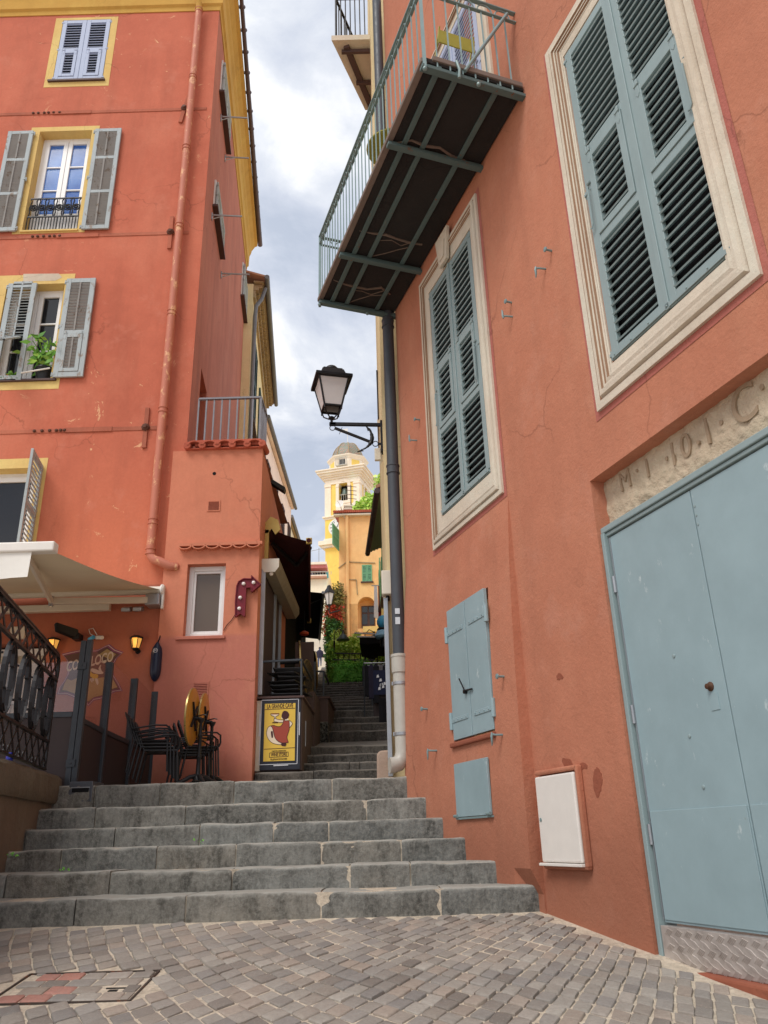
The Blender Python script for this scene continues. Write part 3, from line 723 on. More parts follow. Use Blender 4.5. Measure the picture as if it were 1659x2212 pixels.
sl_ = MB(); sl_.box(WALL,CE[0]-.02,CE[1]+.04,-.1,batter(2,.84)+.035,CE[2]-.045,CE[2]); obj('window_sill', sl_, M['terra_deep'], house, bevel=.012)
hm = MB(); hb = batter(2,.4)+.004; hm.box(WALL,HA[0],HA[1],hb,hb+.022,HA[2],HA[3]); hh = obj('access_hatch', hm, M['door_paint'], house, bevel=.004)
hc = MB()
for a in (HA[0]+.01,HA[1]-.01): hc.tube([WALL.p(a-.03,hb+.03,HA[2]+.01),WALL.p(a+.04,hb+.03,HA[2]+.01)],.014,8)
hc.box(WALL,HA[0]-.02,HA[1]+.02,hb-.01,hb+.02,HA[2]-.02,HA[2]-.004); obj('hatch_hinge', hc, M['rail_blue'], hh)
# white meter cabinet
mc = (.62,1.19,-.205,.42); q = MB()
q.box(WALL,mc[0]-.03,mc[1]+.0,0,.05,mc[3]-.0,mc[3]+.035); q.box(WALL,mc[0]-.035,mc[0],0,.05,mc[2]-.02,mc[3]+.035); q.box(WALL,mc[0]-.03,mc[1],0,.045,mc[2]-.035,mc[2]-.003)
cab = thing('meter_cabinet', 'white enamelled meter cabinet in a plastered surround set low on the right wall', 'meter cabinet', WALL.p(.9,0,-.24))
obj('plaster_frame', q, M['terra'], cab, bevel=.012)
q = MB(); q.box(WALL,mc[0]+.01,mc[1]-.01,.01,.058,mc[2]+.01,mc[3]-.012); dr = obj('cabinet_door', q, M['white_metal'], cab, bevel=.012)
q = MB(); q.lathe(WALL.p(mc[1]-.05,.058,.1),[(.014,0),(.014,.004),(.004,.005)],10,axis=WALL.N); obj('keyhole', q, M['rail_blue'], dr)
q = MB(); q.box(WALL,mc[0]-.0,mc[1]+.012,.0,.075,mc[2]-.014,mc[2]+.006); obj('bottom_tray', q, M['white_metal'], cab, bevel=.004)
# hooks and stays on the wall
def hook(px,py,kind,label):
    off = 0.04; s_,z_ = w(px,py,off); b0 = batter(s_,z_)
    m = MB()
    if kind == 'nail': m.tube([WALL.p(s_,b0-.01,z_),WALL.p(s_,b0+.06,z_)],.010,8); m.lathe(WALL.p(s_,b0+.055,z_),[(.012,0),(.024,.006),(.022,.016),(.006,.02)],10,axis=WALL.N)
    else:
        m.tube([WALL.p(s_-.02,b0-.01,z_),WALL.p(s_-.01,b0+.06,z_-.0),WALL.p(s_+.005,b0+.085,z_+.005)],.009,8)
        sg = -1 if kind == 'down' else 1
        m.tube([WALL.p(s_+.005,b0+.085,z_-.02*sg),WALL.p(s_+.005,b0+.09,z_+.01*sg),WALL.p(s_+.008,b0+.088,z_+.06*sg),WALL.p(s_+.022,b0+.085,z_+.085*sg)],[.008,.012,.009,.004],6)
    o = obj('wall_hook' if kind != 'nail' else 'wall_stud', m, M['rail_blue'], smooth=True)
    tag(o, label, 'hook' if kind != 'nail' else 'stud', 'iron shutter stays fixed in the terracotta wall' if kind != 'nail' else 'iron studs in the terracotta wall')
hook(1168,582,'down','grey iron shutter stay hanging left of the biggest window'); hook(1183,540,'nail','round iron stud above the stay left of the biggest window')
hook(1097,685,'up','small iron stay right of the narrow window top'); hook(1097,652,'nail','round iron stud just right of the top of the narrow window')
hook(893,952,'up','iron stay beside the pipe left of the narrow window'); hook(900,906,'nail','small iron stud above the stay left of the narrow window')
hook(1099,1462,'nail','iron stud right of the small cellar shutters'); hook(1096,1588,'down','paint splashed iron stay right of the cellar shutter sill')
hook(932,1532,'nail','iron stud left of the small cellar shutters'); hook(953,1622,'down','iron stay between the cellar shutters and the hatch, on the left')
# bare plaster patches
def patch(pts, label, mat='terra_deep', off=.003):
    q = [w(x,y) for x,y in pts]; q = [(a,c) for a,c in q]
    c0 = sum(p[0] for p in q)/len(q); c1 = sum(p[1] for p in q)/len(q)
    pp = smoothpts([Vector((a,c)) for a,c in q],4); pp = [(a+random.uniform(-.006,.006),c+random.uniform(-.008,.008)) for a,c in pp]
    m = MB(); m.prism(WALL,pp,-.01,max(batter(a,c) for a,c in pp)+off); return obj('bare_patch', m, M[mat], house)
patch([(1290,1658),(1300,1672),(1300,1700),(1292,1722),(1284,1708),(1282,1675)],'')
patch([(1215,1640),(1232,1640),(1240,1652),(1262,1648),(1268,1660),(1240,1664),(1222,1662)],'')
patch([(1205,1455),(1211,1456),(1217,1464),(1210,1468),(1203,1466)],'')
# ---------------- carved lintel and metal door
lin = MB(); n1,n2 = 200,24; a0,a1,c0,c1 = DH[0],DH[1],2.06,2.45
vs = []
for j in range(n2+1):
    for i in range(n1+1):
        a = a0+(a1-a0)*i/n1; c = c0+(c1-c0)*j/n2
        vs.append(WALL.p(a,-.12+.011*noise.noise(Vector((a*7,c*9,1)))+.010*noise.noise(Vector((a*19,c*21,3)))-.012*max(0,(.12-(c-c0))/.12),c))
lin.add(vs,[(j*(n1+1)+i,j*(n1+1)+i+1,(j+1)*(n1+1)+i+1,(j+1)*(n1+1)+i) for j in range(n2) for i in range(n1)])
lo = obj('lintel', lin, M['lintel_stone'], house, smooth=True)
def carve(s_, px, py, size):
    a,c = w(px,py,-.12); Fm = Frame(W0,-WD); Fm.N = WALL.N
    return text_mb(s_, Fm, -a, c-size*.36, size, -.121, .014, sx=.9, align='CENTER')
cv = MB()
for s_,px,py,sz in (('M',1352,1036,.2),('·',1378,1016,.2),('1',1400,1010,.2),('·',1442,990,.24),('1',1456,980,.24),('0',1483,961,.24),('·',1510,955,.24),('1',1530,930,.26),('·',1560,912,.24),('C',1608,870,.34),('·',1648,835,.3)):
    t = carve(s_,px,py,sz); cv.add(t.v,t.f)
obj('carved_inscription', cv, M['carve'], lo)
fr_ = MB(); DL = -3.1
fr_.box(WALL,DL,.03,-.16,-.03,2.015,2.06); fr_.box(WALL,DL,-.005,-.16,-.045,1.985,2.012); fr_.box(WALL,-.012,.028,-.16,-.022,-1.1,2.013)
obj('door_frame', fr_, M['blue_paint'], house, bevel=.006)
db = -.06
def leaf(a0,a1,name='metal_door'):
    m = MB(); m.box(WALL,a0,a1,db-.04,db,-.515,1.975); l = obj(name, m, M['door_paint'], house, bevel=.003)
    m = MB(); m.box(WALL,a0+.01,a1-.01,db,db+.007,-.50,.115); obj('lower_plate', m, M['door_paint'], l, bevel=.002, segs=1)
    return l
S1 = -.9
l1 = leaf(S1+.004,-.03); l2 = leaf(-2.0,S1-.004); leaf(-3.1,-2.008)
m = MB()
for z in (1.62,.72,-.02): m.tube([WALL.p(-.024,db+.012,z-.06),WALL.p(-.024,db+.012,z+.06)],.012,10); 
m.box(WALL,-.034,-.026,db,db+.008,-.5,1.97)
obj('hinge', m, M['galv'], l1, smooth=True)
m = MB(); kx,kz = w(1535,1483,-.06); m.lathe(WALL.p(kx,db,kz),[(.028,0),(.028,.004),(.018,.014),(.016,.03),(.006,.034)],12,axis=WALL.N); obj('lock', m, metal('rusty_lock', srgb(92,62,44), .7,.2,.1), l1, smooth=True)
m = MB(); kx,kz = w(1544,1515,-.06); m.box(WALL,kx-.035,kx+.035,db,db+.004,kz-.05,kz+.05); obj('cover_plate', m, M['door_paint'], l1, bevel=.001, segs=1)
m = MB()
for (px,py) in ((1456,1417),(1490,1590),(1520,1700),(1580,1768),(1612,1768),(1385,1780)): 
    a,c = w(px,py,-.06); m.lathe(WALL.p(a,db+.001,c),[(.014,0),(.011,.005),(.002,.007)],8,axis=WALL.N)
obj('rivet', m, M['blue_paint'], l1)
m = MB()
for z in (1.86,1.8,1.74): m.lathe(WALL.p(S1-.02,db,z),[(.01,0),(.008,.004)],8,axis=WALL.N)
obj('rivet', m, M['blue_paint'], l2)
# chequer plate threshold
m = MB(); m.box(WALL,-3.1,-.018,db-.03,-.03,-.735,-.53)
kp = obj('kick_plate', m, M['chequer'], house, bevel=.002)
tr = MB()
for i in range(34):
    for j in range(5):
        a = -.09-i*.088; c = -.72+.04*j+.0
        if j%2: a -= .044
        for k in range(4):
            sg = 1 if j%2 else -1; o_ = (k-1.5)*.011
            p0 = WALL.p(a+o_-.017,-.0285,c+.0-sg*.014+o_*.3); p1 = WALL.p(a+o_+.017,-.0285,c+sg*.014+o_*.3)
            tr.beam(p0,p1,.0045,.003,up=WALL.N)
obj('tread_pattern', tr, M['chequer'], kp)
m = MB(); m.box(WALL,-3.1,-.02,-.12,.035,-1.0,-.737); obj('door_step', m, M['terra_deep'], house, bevel=.015)
m = MB(); 
for i in range(34):
    a = -.42-i*.085; m.box(WALL,a-.038,a+.038,-.05,.075+random.uniform(-.01,.01),-1.3,-.80-.052*(i*.085+.42)*1.2+random.uniform(-.006,.006))
obj('brick_edging', m, stucco('edging_brick', srgb(160,106,88), srgb(126,92,80), .5, 40, streak=.3), house, bevel=.008)
# ---------------- iron balcony
ZS = 6.67
def hp(px,py,z): r = ray(px,py); q = r*(z/r.z); d = q-W0; return d.dot(WALL.U), d.dot(WALL.N)
S0,S1b = .22,3.98; BO = 1.07
bal = house
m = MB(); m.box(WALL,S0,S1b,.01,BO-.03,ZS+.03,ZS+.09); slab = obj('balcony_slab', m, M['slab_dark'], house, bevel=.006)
m = MB(); m.box(WALL,S0-.02,S0+.03,.02,BO-.1,ZS+.06,ZS+.12); m.box(WALL,S0,S1b,BO-.05,BO+.015,ZS+.02,ZS+.075); obj('timber_edge', m, paint('weathered_timber_edge', srgb(126,112,104), rough=.9, bumpk=.6, dirt=.5), slab, bevel=.006)
m = MB()
for s_ in (S0+.02, hp(940,340,ZS-.04)[0], hp(820,570,ZS-.04)[0], S1b-.06):
    m.box(WALL,s_-.035,s_+.035,-.05,BO+.01,ZS-.055,ZS-.015); m.box(WALL,s_-.006,s_+.006,-.05,BO,ZS-.015,ZS+.03)
obj('balcony_beam', m, M['beam_blue'], slab, bevel=.005)
m = MB()
for b_ in (.27,.70,.90): m.box(WALL,S0,S1b,b_-.026,b_+.026,ZS+.0,ZS+.028)
obj('flat_bar', m, M['beam_blue'], slab, bevel=.003, segs=1)
m = MB()
for s0_,b0_ in ((2.5,.15),(3.5,.2),(1.15,.2)):
    pts = [WALL.p(s0_+random.uniform(-.05,.05),b0_+.16*k,ZS+.027) for k in range(6)]
    m.tube(pts,[.014,.02,.016,.022,.014,.006],5)
    if s0_ > 2.2:
        for q in range(2):
            p0 = WALL.p(s0_+.1*q,b0_+.1,ZS+.028); m.tube([p0]+[WALL.p(s0_+.1+.1*q*k+random.uniform(-.05,.05),b0_+.1+.14*k,ZS+.028) for k in range(1,4)],.008,5)
obj('mortar_crack', m, M['crack'], slab)
# railing
RT = ZS+1.12; R2 = RT-.13
rail = MB(); post = MB()
ba = MB()
def bar(p,q,wd=.014): ba.beam(p,q,wd,wd)
rail.beam(WALL.p(S0,BO-.02,RT),WALL.p(S1b,BO-.02,RT),.045,.016); rail.beam(WALL.p(S0,BO-.02,R2),WALL.p(S1b,BO-.02,R2),.035,.014)
for s_ in (S0,S1b):
    rail.beam(WALL.p(s_,.0,RT),WALL.p(s_,BO-.02,RT),.045,.016); rail.beam(WALL.p(s_,.0,R2),WALL.p(s_,BO-.02,R2),.035,.014)
    post.beam(WALL.p(s_,BO-.02,ZS-.05),WALL.p(s_,BO-.02,RT),.034,.034)
    n_ = 8
    for k in range(1,n_): b_ = (BO-.02)*k/n_; bar(WALL.p(s_,b_,ZS-.0),WALL.p(s_,b_,R2))
n_ = 30
for k in range(1,n_): s_ = S0+(S1b-S0)*k/n_; bar(WALL.p(s_,BO-.02,ZS+.05),WALL.p(s_,BO-.02,R2))
ri = MB()
def arcs(P0, P1, n):
    for k in range(n):
        q0 = P0.lerp(P1,k/n); q1 = P0.lerp(P1,(k+1)/n); d = q1-q0
        pts = [q0+d*(.5-.42*math.cos(PI*t/8))+Vector((0,0,.105*math.sin(PI*t/8)+.008)) for t in range(9)]
        ri.tube(pts,.008,5)
arcs(WALL.p(S0,BO-.02,R2),WALL.p(S1b,BO-.02,R2),20)
for s_ in (S0,S1b): arcs(WALL.p(s_,.05,R2),WALL.p(s_,BO-.02,R2),5)
rl = obj('balcony_railing', rail, M['rail_blue'], house, bevel=.002, segs=1)
obj('post', post, M['rail_blue'], rl); obj('baluster', ba, M['rail_blue'], rl); obj('ring_band', ri, M['rail_blue'], rl, smooth=True)
m = MB(); m.tube([WALL.p(S0-.03,BO-.42,ZS+.02),WALL.p(S0-.05,.12,R2+.02)],.018,8); m.tube([WALL.p(S0-.03,BO-.34,ZS+.12),WALL.p(S0-.04,BO-.36,ZS+.0),WALL.p(S0-.02,BO-.36,ZS-.08)],.016,8)
for s_,b_ in ((S0,BO-.02),(S0,.5),(S1b-.06,BO-.0),(S1b-.06,.4)): m.lathe(WALL.p(s_,b_,ZS-.085),[(.012,0),(.022,.01),(.022,.03),(.012,.03)],8)
obj('brace_bar', m, M['rail_blue'], rl, smooth=True)
# folding chairs and table on the balcony
yel = metal('olive_yellow_enamel', srgb(182,176,84), .45)
def folding_chair(loc, rz, label):
    t = thing('folding_chair', label, 'chair', loc, rz, 'olive yellow folding chairs on the balcony')
    L = Frame((0,0,0),(1,0,0)); L.N = Vector((0,1,0))
    s_ = MB()
    for k in range(6): s_.box(L,-.19,.19,-.18+k*.062,-.18+k*.062+.045,.44,.452)
    obj('seat', s_, yel, t, local=True)
    b = MB(); b.add([(-.2,.22,.66),(.2,.22,.66),(.2,.235,.82),(-.2,.235,.82),(-.2,.232,.66),(.2,.232,.66),(.2,.247,.82),(-.2,.247,.82)],[(0,1,2,3),(7,6,5,4),(0,4,5,1),(3,2,6,7),(0,3,7,4),(1,5,6,2)]); obj('backrest', b, yel, t, local=True)
    for x in (-.19,.19):
        g = MB(); g.beam((x,-.2,0),(x,.25,.86),.012,.02); obj('leg', g, yel, t, local=True)
        g = MB(); g.beam((x*.9,.24,0),(x*.9,-.18,.45),.012,.02); obj('leg', g, yel, t, local=True)
    return t
p = WALL.p(.72,.55,ZS+.09); folding_chair((p.x,p.y,p.z), math.radians(200), 'olive yellow folding chair standing at the near end of the balcony')
p = WALL.p(1.35,.45,ZS+.09); folding_chair((p.x,p.y,p.z), math.radians(20), 'olive yellow folding chair further along the balcony')
p = WALL.p(1.95,.72,ZS+.09); t = thing('balcony_table', 'small round olive yellow bistro table on the balcony', 'table', (p.x,p.y,p.z))
m = MB(); m.lathe((p.x,p.y,p.z+.70),[(.30,0),(.305,.012),(.29,.02),(.01,.021)],28); obj('tabletop', m, yel, t)
for a in (0,1,2):
    m = MB(); m.beam((p.x+.25*math.cos(a*2.1),p.y+.25*math.sin(a*2.1),p.z),(p.x-.1*math.cos(a*2.1),p.y-.1*math.sin(a*2.1),p.z+.7),.018,.018); obj('leg', m, yel, t)

# ---------------- rain pipe at the corner
pp = thing('rain_pipe', 'dark grey rain pipe with a pale lower section at the terracotta house corner', 'rain pipe', at(858,1675,9.0))
def pt(px,py,Y=9.12): return at(px,py,Y)
xa = pt(868,1500); X_ = pt(866,1500).x
b0 = pt(861,1418).z; ztop = 16
Xp, Yp = pt(863,1420).x, 9.12
zb = pt(858,1650).z
m = MB(); m.tube([(Xp,Yp,b0),(Xp,Yp,ztop)],.074,16); obj('upper_pipe', m, M['pipe_dark'], pp, smooth=True)
m = MB()
for py in (700,1015,):
    z = pt(848,py).z
    for dz in (-.05,.05): m.lathe((Xp,Yp,z+dz-.012),[(.075,0),(.086,.004),(.086,.02),(.075,.024)],16)
    m.lathe((Xp,Yp,z-.05),[(.079,0),(.079,.1)],16); m.beam((Xp-.05,Yp-.05,z),(Xp+.04,Yp+.1,z),.02,.02)
obj('collar', m, M['pipe_dark'], pp, smooth=True)
z1 = b0-.18
m = MB(); m.tube([(Xp,Yp-.01,b0+.02),(Xp,Yp-.01,z1),(Xp,Yp-.01,zb+.12),(Xp-.015,Yp-.02,zb+.05),(Xp-.05,Yp-.04,zb),(Xp-.13,Yp-.06,zb-.02),(Xp-.15,Yp-.065,zb-.02)],.084,18); 
m.lathe((Xp,Yp-.01,z1-.02),[(.086,0),(.096,.01),(.098,.18),(.104,.185),(.104,.215),(.086,.22)],18)
obj('cast_pipe', m, M['pipe_grey'], pp, smooth=True)
m = MB()
for py in (1477,1643+0): 
    z = pt(860,py if py < 1500 else 1586).z; m.lathe((Xp,Yp-.01,z-.02),[(.086,0),(.093,.003),(.093,.034),(.086,.037)],18); m.box(WORLD,Xp-.1,Xp-.07,Yp-.03,Yp,z-.02,z+.02)
obj('pipe_clamp', m, M['galv'], pp, smooth=True)
m = MB(); z0,z2 = pt(850,1322).z, pt(850,1350).z
for (pa,pb,sc) in ((1318,1330,.7),(1337,1352,1.)): m.box(WORLD,Xp-.035,Xp+.02,Yp-.079,Yp-.0745,pt(850,pb).z,pt(850,pa).z)
obj('torn_sticker', m, plain('torn_sticker_white', srgb(206,214,220), .6), pp)
# ================================================================== left: coral house with annex
ch = thing('coral_house', 'tall coral red house with ochre cornice, weathered shutters and a low annex on the left', 'house', (-4.5,FACY,.6))
def frect(pts, off=0):
    q = [FAC.hit(x,y,off) for x,y in pts]; a = sorted(v[0] for v in q); c = sorted(v[1] for v in q)
    return ((a[0]+a[1])/2,(a[2]+a[3])/2,(c[0]+c[1])/2,(c[2]+c[3])/2)
Z1 = lambda x,y: (x*.3637, y*.3637)
Z2 = lambda x,y: (x*.3637, 548.6+y*.3637)
XC = -3.08; ZTOP = 15.75; XL = -14; XA = f(352,1300)[0]; XR = -1.86; ZA = 5.68
YA = -.10                         # annex stands 10 cm proud
W1o = frect([Z1(330,115),Z1(705,95),Z1(645,505),Z1(262,525)]); W1 = frect([Z1(375,125),Z1(662,112),Z1(612,470),Z1(313,482)])
W2o = frect([Z1(190,765),Z1(592,742),Z1(505,1380),Z1(70,1392)]); W2 = frect([Z1(238,785),Z1(545,772),Z1(462,1368),Z1(130,1376)])
W3o = (f(*Z2(-90,450))[0], f(*Z2(400,450))[0], f(*Z2(200,805))[1], f(*Z2(200,125))[1]); W3 = (W3o[0]+.24, f(*Z2(345,450))[0], f(*Z2(200,750))[1], f(*Z2(300,178))[1])
W4o = (-8.2, f(*Z2(248,1480))[0], f(*Z2(200,1830))[1], f(*Z2(200,1214))[1]); W4 = (-8.0, f(*Z2(190,1480))[0], W4o[2]+.02, f(*Z2(60,1275))[1])
holes = [W1+(.12,),W2+(.32,),W3+(.3,),W4+(.3,)]
m = MB(); holed(m, FAC, XL, XC, 3.55, ZTOP+.9, holes, ex_c=(ZA,))
obj('wall', m, M['coral_upper'], ch)
m = MB(); DW = (XL,-6.05,.3,2.9)   # terrace door zone at far left
holed(m, FAC, XL, XA, .4, 3.55, [(-6.6,-4.87,.5,2.72,.25)])
obj('ground_floor_wall', m, M['coral_bay'], ch)
m = MB(); m.box(WORLD,-6.65,-4.8,FACY+.24,FACY+.3,.4,2.85); obj('dark_doorway', m, M['interior'], ch)
for k in range(3):
    a0 = -6.58+k*.58; m = MB()
    for r_ in ((a0,a0+.08,.62,2.68),(a0+.48,a0+.56,.62,2.68),(a0+.08,a0+.48,2.58,2.68),(a0+.08,a0+.48,.62,1.2),(a0+.08,a0+.48,1.9,1.96)): m.box(FAC,r_[0],r_[1],-.2,-.14,r_[2],r_[3])
    dl = obj('door_leaf', m, M['white_pvc'], ch, bevel=.006); m = MB(); m.box(FAC,a0+.07,a0+.49,-.18,-.17,1.19,2.59); obj('pane', m, plain('curtained_pane', srgb(206,196,178), .3), dl)
m = MB(); m.box(FAC,W1[0]-.03,W1[1]+.03,-.2,-.115,W1[2]-.03,W1[3]+.03); obj('dark_backing', m, M['void'], ch)  # black board behind the slats, room shade put into its colour
for h in (W2,W3,W4):
    m = MB(); m.box(FAC,h[0]-.05,h[1]+.05,-1.5,-1.45,h[2]-.05,h[3]+.05); m.box(FAC,h[0]-.06,h[0]-.02,-1.5,-.3,h[2],h[3]); m.box(FAC,h[1]+.02,h[1]+.06,-1.5,-.3,h[2],h[3]); m.box(FAC,h[0],h[1],-1.5,-.3,h[3],h[3]+.04); m.box(FAC,h[0],h[1],-1.5,-.3,h[2]-.05,h[2]-.01)
    obj('dark_backing', m, M['interior'], ch)  # dark-coloured shell, the unlit room's shade is in its colour
# side wall along the alley (leans 6.5 degrees into the lane)
SAZ = math.radians(-6.6)
def solve_side(px,py,O):
    F_ = Frame(O,(math.sin(-SAZ),math.cos(-SAZ),0)); return F_
SU = Vector((math.sin(math.radians(6.6))*-1,math.cos(math.radians(6.6)),0))
# direction from the survey: cornice underside seen from (480,22) to (536,582)
r1, r2 = ray(480,22), ray(536,582); zc = r1.z*FACY; P1 = r1*FACY; P2 = r2*(zc/r2.z)
SU = Vector((P2.x-P1.x,P2.y-P1.y,0)).normalized(); SLEN = (P2-P1).length
SIDE = Frame((XC,FACY,0),SU); SIDE.N = Vector((SU.y,-SU.x,0))
if SIDE.N.x < 0: SIDE.N = -SIDE.N
def sd(px,py,off=0): return SIDE.hit(px,py,off)
SD_ = (sd(*Z2(1190,800))[0]+.02, sd(*Z2(1255,700))[0], ZA-.1, sd(*Z2(1253,700))[1])
SD_ = (.9, 1.75, ZA-.1, ZA+2.15)
dxa, dza = sd(*Z2(1210,500)); 
m = MB(); 
SW = []
for (q0,q1) in (((1315,330),(1350,900)),((1270,1030),(1310,1500))):
    a0_ = sd(*Z1(q0[0]+2,(q0[1]+q1[1])/2))[0]; a1_s = sd(*Z1(q1[0],(q0[1]+q1[1])/2))[0]
    mz = (q0[1]+q1[1])/2
    z0_ = sd(*Z1(q1[0]-8,q1[1]-60))[1]; z1_ = sd(*Z1(q0[0]+14,q0[1]+25))[1]
    SW.append([a0_,a1_s,z0_,z1_])
print('SIDE', SU, SLEN, 'SW', SW, 'door', dxa, dza)
sw = [(2.2,3.3,11.2,13.2),(.9,1.9,8.3,10.0)]
holed(m, SIDE, 0, SLEN, -1, ZTOP+.9, [(SD_[0],SD_[1],SD_[2],SD_[3],.35)])
m.quad(SIDE.p(SLEN,0,-1),SIDE.p(SLEN,0,ZTOP),SIDE.p(SLEN,-9,ZTOP),SIDE.p(SLEN,-9,-1))
obj('side_wall', m, M['coral_side'], ch)
m = MB(); m.box(SIDE,SD_[0]-.02,SD_[1]+.02,-.4,-.34,SD_[2],SD_[3]+.02); obj('terrace_door', m, M['recess_red'], ch)
# painted ochre window borders
def border(o, i, b=.006):
    m = MB(); x0,x1,z0,z1 = o; i0,i1,j0,j1 = i
    for r_ in ((x0,i0,z0,z1),(i1,x1,z0,z1),(i0,i1,z0,j0),(i0,i1,j1,z1)):
        if r_[1]-r_[0] > .005 and r_[3]-r_[2] > .005: m.box(FAC,r_[0],r_[1],-.02,b,r_[2],r_[3])
    # inner reveals carry the same paint
    for (p,q) in (((i0,j0),(i0,j1)),((i1,j0),(i1,j1)),((i0,j1),(i1,j1))):
        e = .003
        m.quad(FAC.p(p[0]+(e if p[0]==i0 and q[0]==i0 else -e if p[0]==q[0] else 0),b,p[1]-(e if p[1]==q[1] else 0)),FAC.p(q[0]+(e if p[0]==i0 and q[0]==i0 else -e if p[0]==q[0] else 0),b,q[1]-(e if p[1]==q[1] else 0)),
               FAC.p(q[0]+(e if p[0]==i0 and q[0]==i0 else -e if p[0]==q[0] else 0),-.29,q[1]-(e if p[1]==q[1] else 0)),FAC.p(p[0]+(e if p[0]==i0 and q[0]==i0 else -e if p[0]==q[0] else 0),-.29,p[1]-(e if p[1]==q[1] else 0)))
    obj('window_border', m, M['ochre'], ch)
border(W1o,W1); border(W2o,W2); border(W3o,W3); border(W4o,W4)
# W1 closed pair
def fshut(a0,a1,c0,c1,b,mat,panels,sp,sw,hs,flap=None,mid=False,F=FAC,sm=None,tilt=38): return shutter(F,a0,a1,c0,c1,b,M[mat],ch,panels,sw=sw,sp=sp,hside=hs,flap=flap,mid=mid,slatmat=sm,tilt=tilt)
mid = (W1[0]+W1[1])/2
fshut(W1[0]+.01,mid-.003,W1[2]+.01,W1[3]-.01,-.03,'lilac_paint',((0,.5),(.5,1)),.075,.085,0,flap=0); fshut(mid+.003,W1[1]-.01,W1[2]+.01,W1[3]-.01,-.03,'lilac_paint',((0,.5),(.5,1)),.075,.085,1,flap=0)
m = MB(); m.box(FAC,W1[0]-.08,W1[1]+.05,0,.05,W1[2]-.05,W1[2]-.01); obj('window_sill', m, M['brown_wood'], ch)
# casements
def casement(R, b, parent, leaves=2, panes=3, mat='white_pvc', glass='glass_blue', fw=.06, rowsplit=None, door=0):
    m = MB(); x0,x1,z0,z1 = R
    m.box(FAC,x0,x0+fw,b-.05,b+.03,z0,z1); m.box(FAC,x1-fw,x1,b-.05,b+.03,z0,z1); m.box(FAC,x0+fw,x1-fw,b-.05,b+.03,z1-fw,z1); m.box(FAC,x0+fw,x1-fw,b-.05,b+.03,z0,z0+fw*.7)
    fo = obj('window_frame', m, M[mat], parent, bevel=.004, segs=1)
    lw = (x1-x0-2*fw)/leaves
    for k in range(leaves):
        a0 = x0+fw+lw*k; a1 = a0+lw; m = MB(); s_ = .085
        zb = z0+fw*.7+.005; zt = z1-fw-.005
        m.box(FAC,a0+.004,a0+s_,b-.03,b+.045,zb,zt); m.box(FAC,a1-s_,a1-.004,b-.03,b+.045,zb,zt); m.box(FAC,a0+s_,a1-s_,b-.03,b+.045,zt-s_,zt); m.box(FAC,a0+s_,a1-s_,b-.03,b+.045,zb,zb+s_+door)
        gz0, gz1 = zb+s_+door, zt-s_
        for j in range(1,panes): z = gz0+(gz1-gz0)*j/panes; m.box(FAC,a0+s_,a1-s_,b-.0,b+.04,z-.014,z+.014)
        obj('sash', m, M[mat], fo, bevel=.003, segs=1)
        m = MB(); m.box(FAC,a0+s_-.01,a1-s_+.01,b+.005,b+.012,gz0-.01,gz1+.01); obj('pane', m, M[glass], fo)
    return fo
casement(W2, -.22, ch, 2, 3, glass='glass_blue', door=.42)
# W2 open shutters
PB = ((0,.36),(.36,.70),(.70,1.))
ws = 1.0
s2l = frect([Z1(35,775),Z1(193,772),Z1(92,1362),Z1(-60,1372)],.08); s2r = frect([Z1(563,760),Z1(720,757),Z1(643,1350),Z1(482,1356)],.08)
fshut(s2l[0],s2l[1],s2l[2],s2l[3],.03,'worn_paint',PB,.06,.075,1,mid=True,sm=M['worn_slats'],tilt=-62); fshut(s2r[0],s2r[1],s2r[2],s2r[3],.03,'worn_paint',PB,.06,.075,0,mid=True,sm=M['worn_slats'],tilt=-62)
# iron guard rail of W2
g = MB(); gx0,gx1 = W2[0]+.04,W2[1]-.02; gz0 = W2[2]+.02; gz1 = f(*Z1(330,1172))[1]; bb = -.03
gm = gz1-.42
for z in (gz0,gm,gz1): g.box(FAC,gx0,gx1,bb-.01,bb+.01,z-.012,z+.012)
n_ = 17
for k in range(n_+1): a = gx0+(gx1-gx0)*k/n_; g.tube([FAC.p(a,bb,gz0),FAC.p(a,bb,gm)],.009,6)
for k in range(6):
    a = gx0+(gx1-gx0)*(k+.5)/6; r_ = (gx1-gx0)/12*.8
    g.tube([FAC.p(a+r_*math.cos(t*PI/6),bb,(gz1+gm)/2+r_*1.05*math.sin(t*PI/6)) for t in range(13)],.012,6)
    g.tube([FAC.p(a+r_*.5*math.cos(t*PI/4),bb+.01,(gz1+gm)/2+r_*.5*math.sin(t*PI/4)) for t in range(9)],.018,6)
    for sx in (-1,1):
        g.tube([FAC.p(a+sx*r_*1.1,bb,gm),FAC.p(a+sx*r_*.9,bb,gm+.1),FAC.p(a+sx*r_*1.15,bb,(gz1+gm)/2),FAC.p(a+sx*r_*.7,bb,gz1-.06),FAC.p(a+sx*r_*1.1,bb,gz1)],.011,6)
obj('guard_rail', g, M['black_iron'], ch, smooth=True)
m = MB(); m.box(FAC,W2[0]-.02,W2[1]+.02,-.3,.04,W2[2]-.03,W2[2]+.004); obj('window_sill', m, M['ochre'], ch)
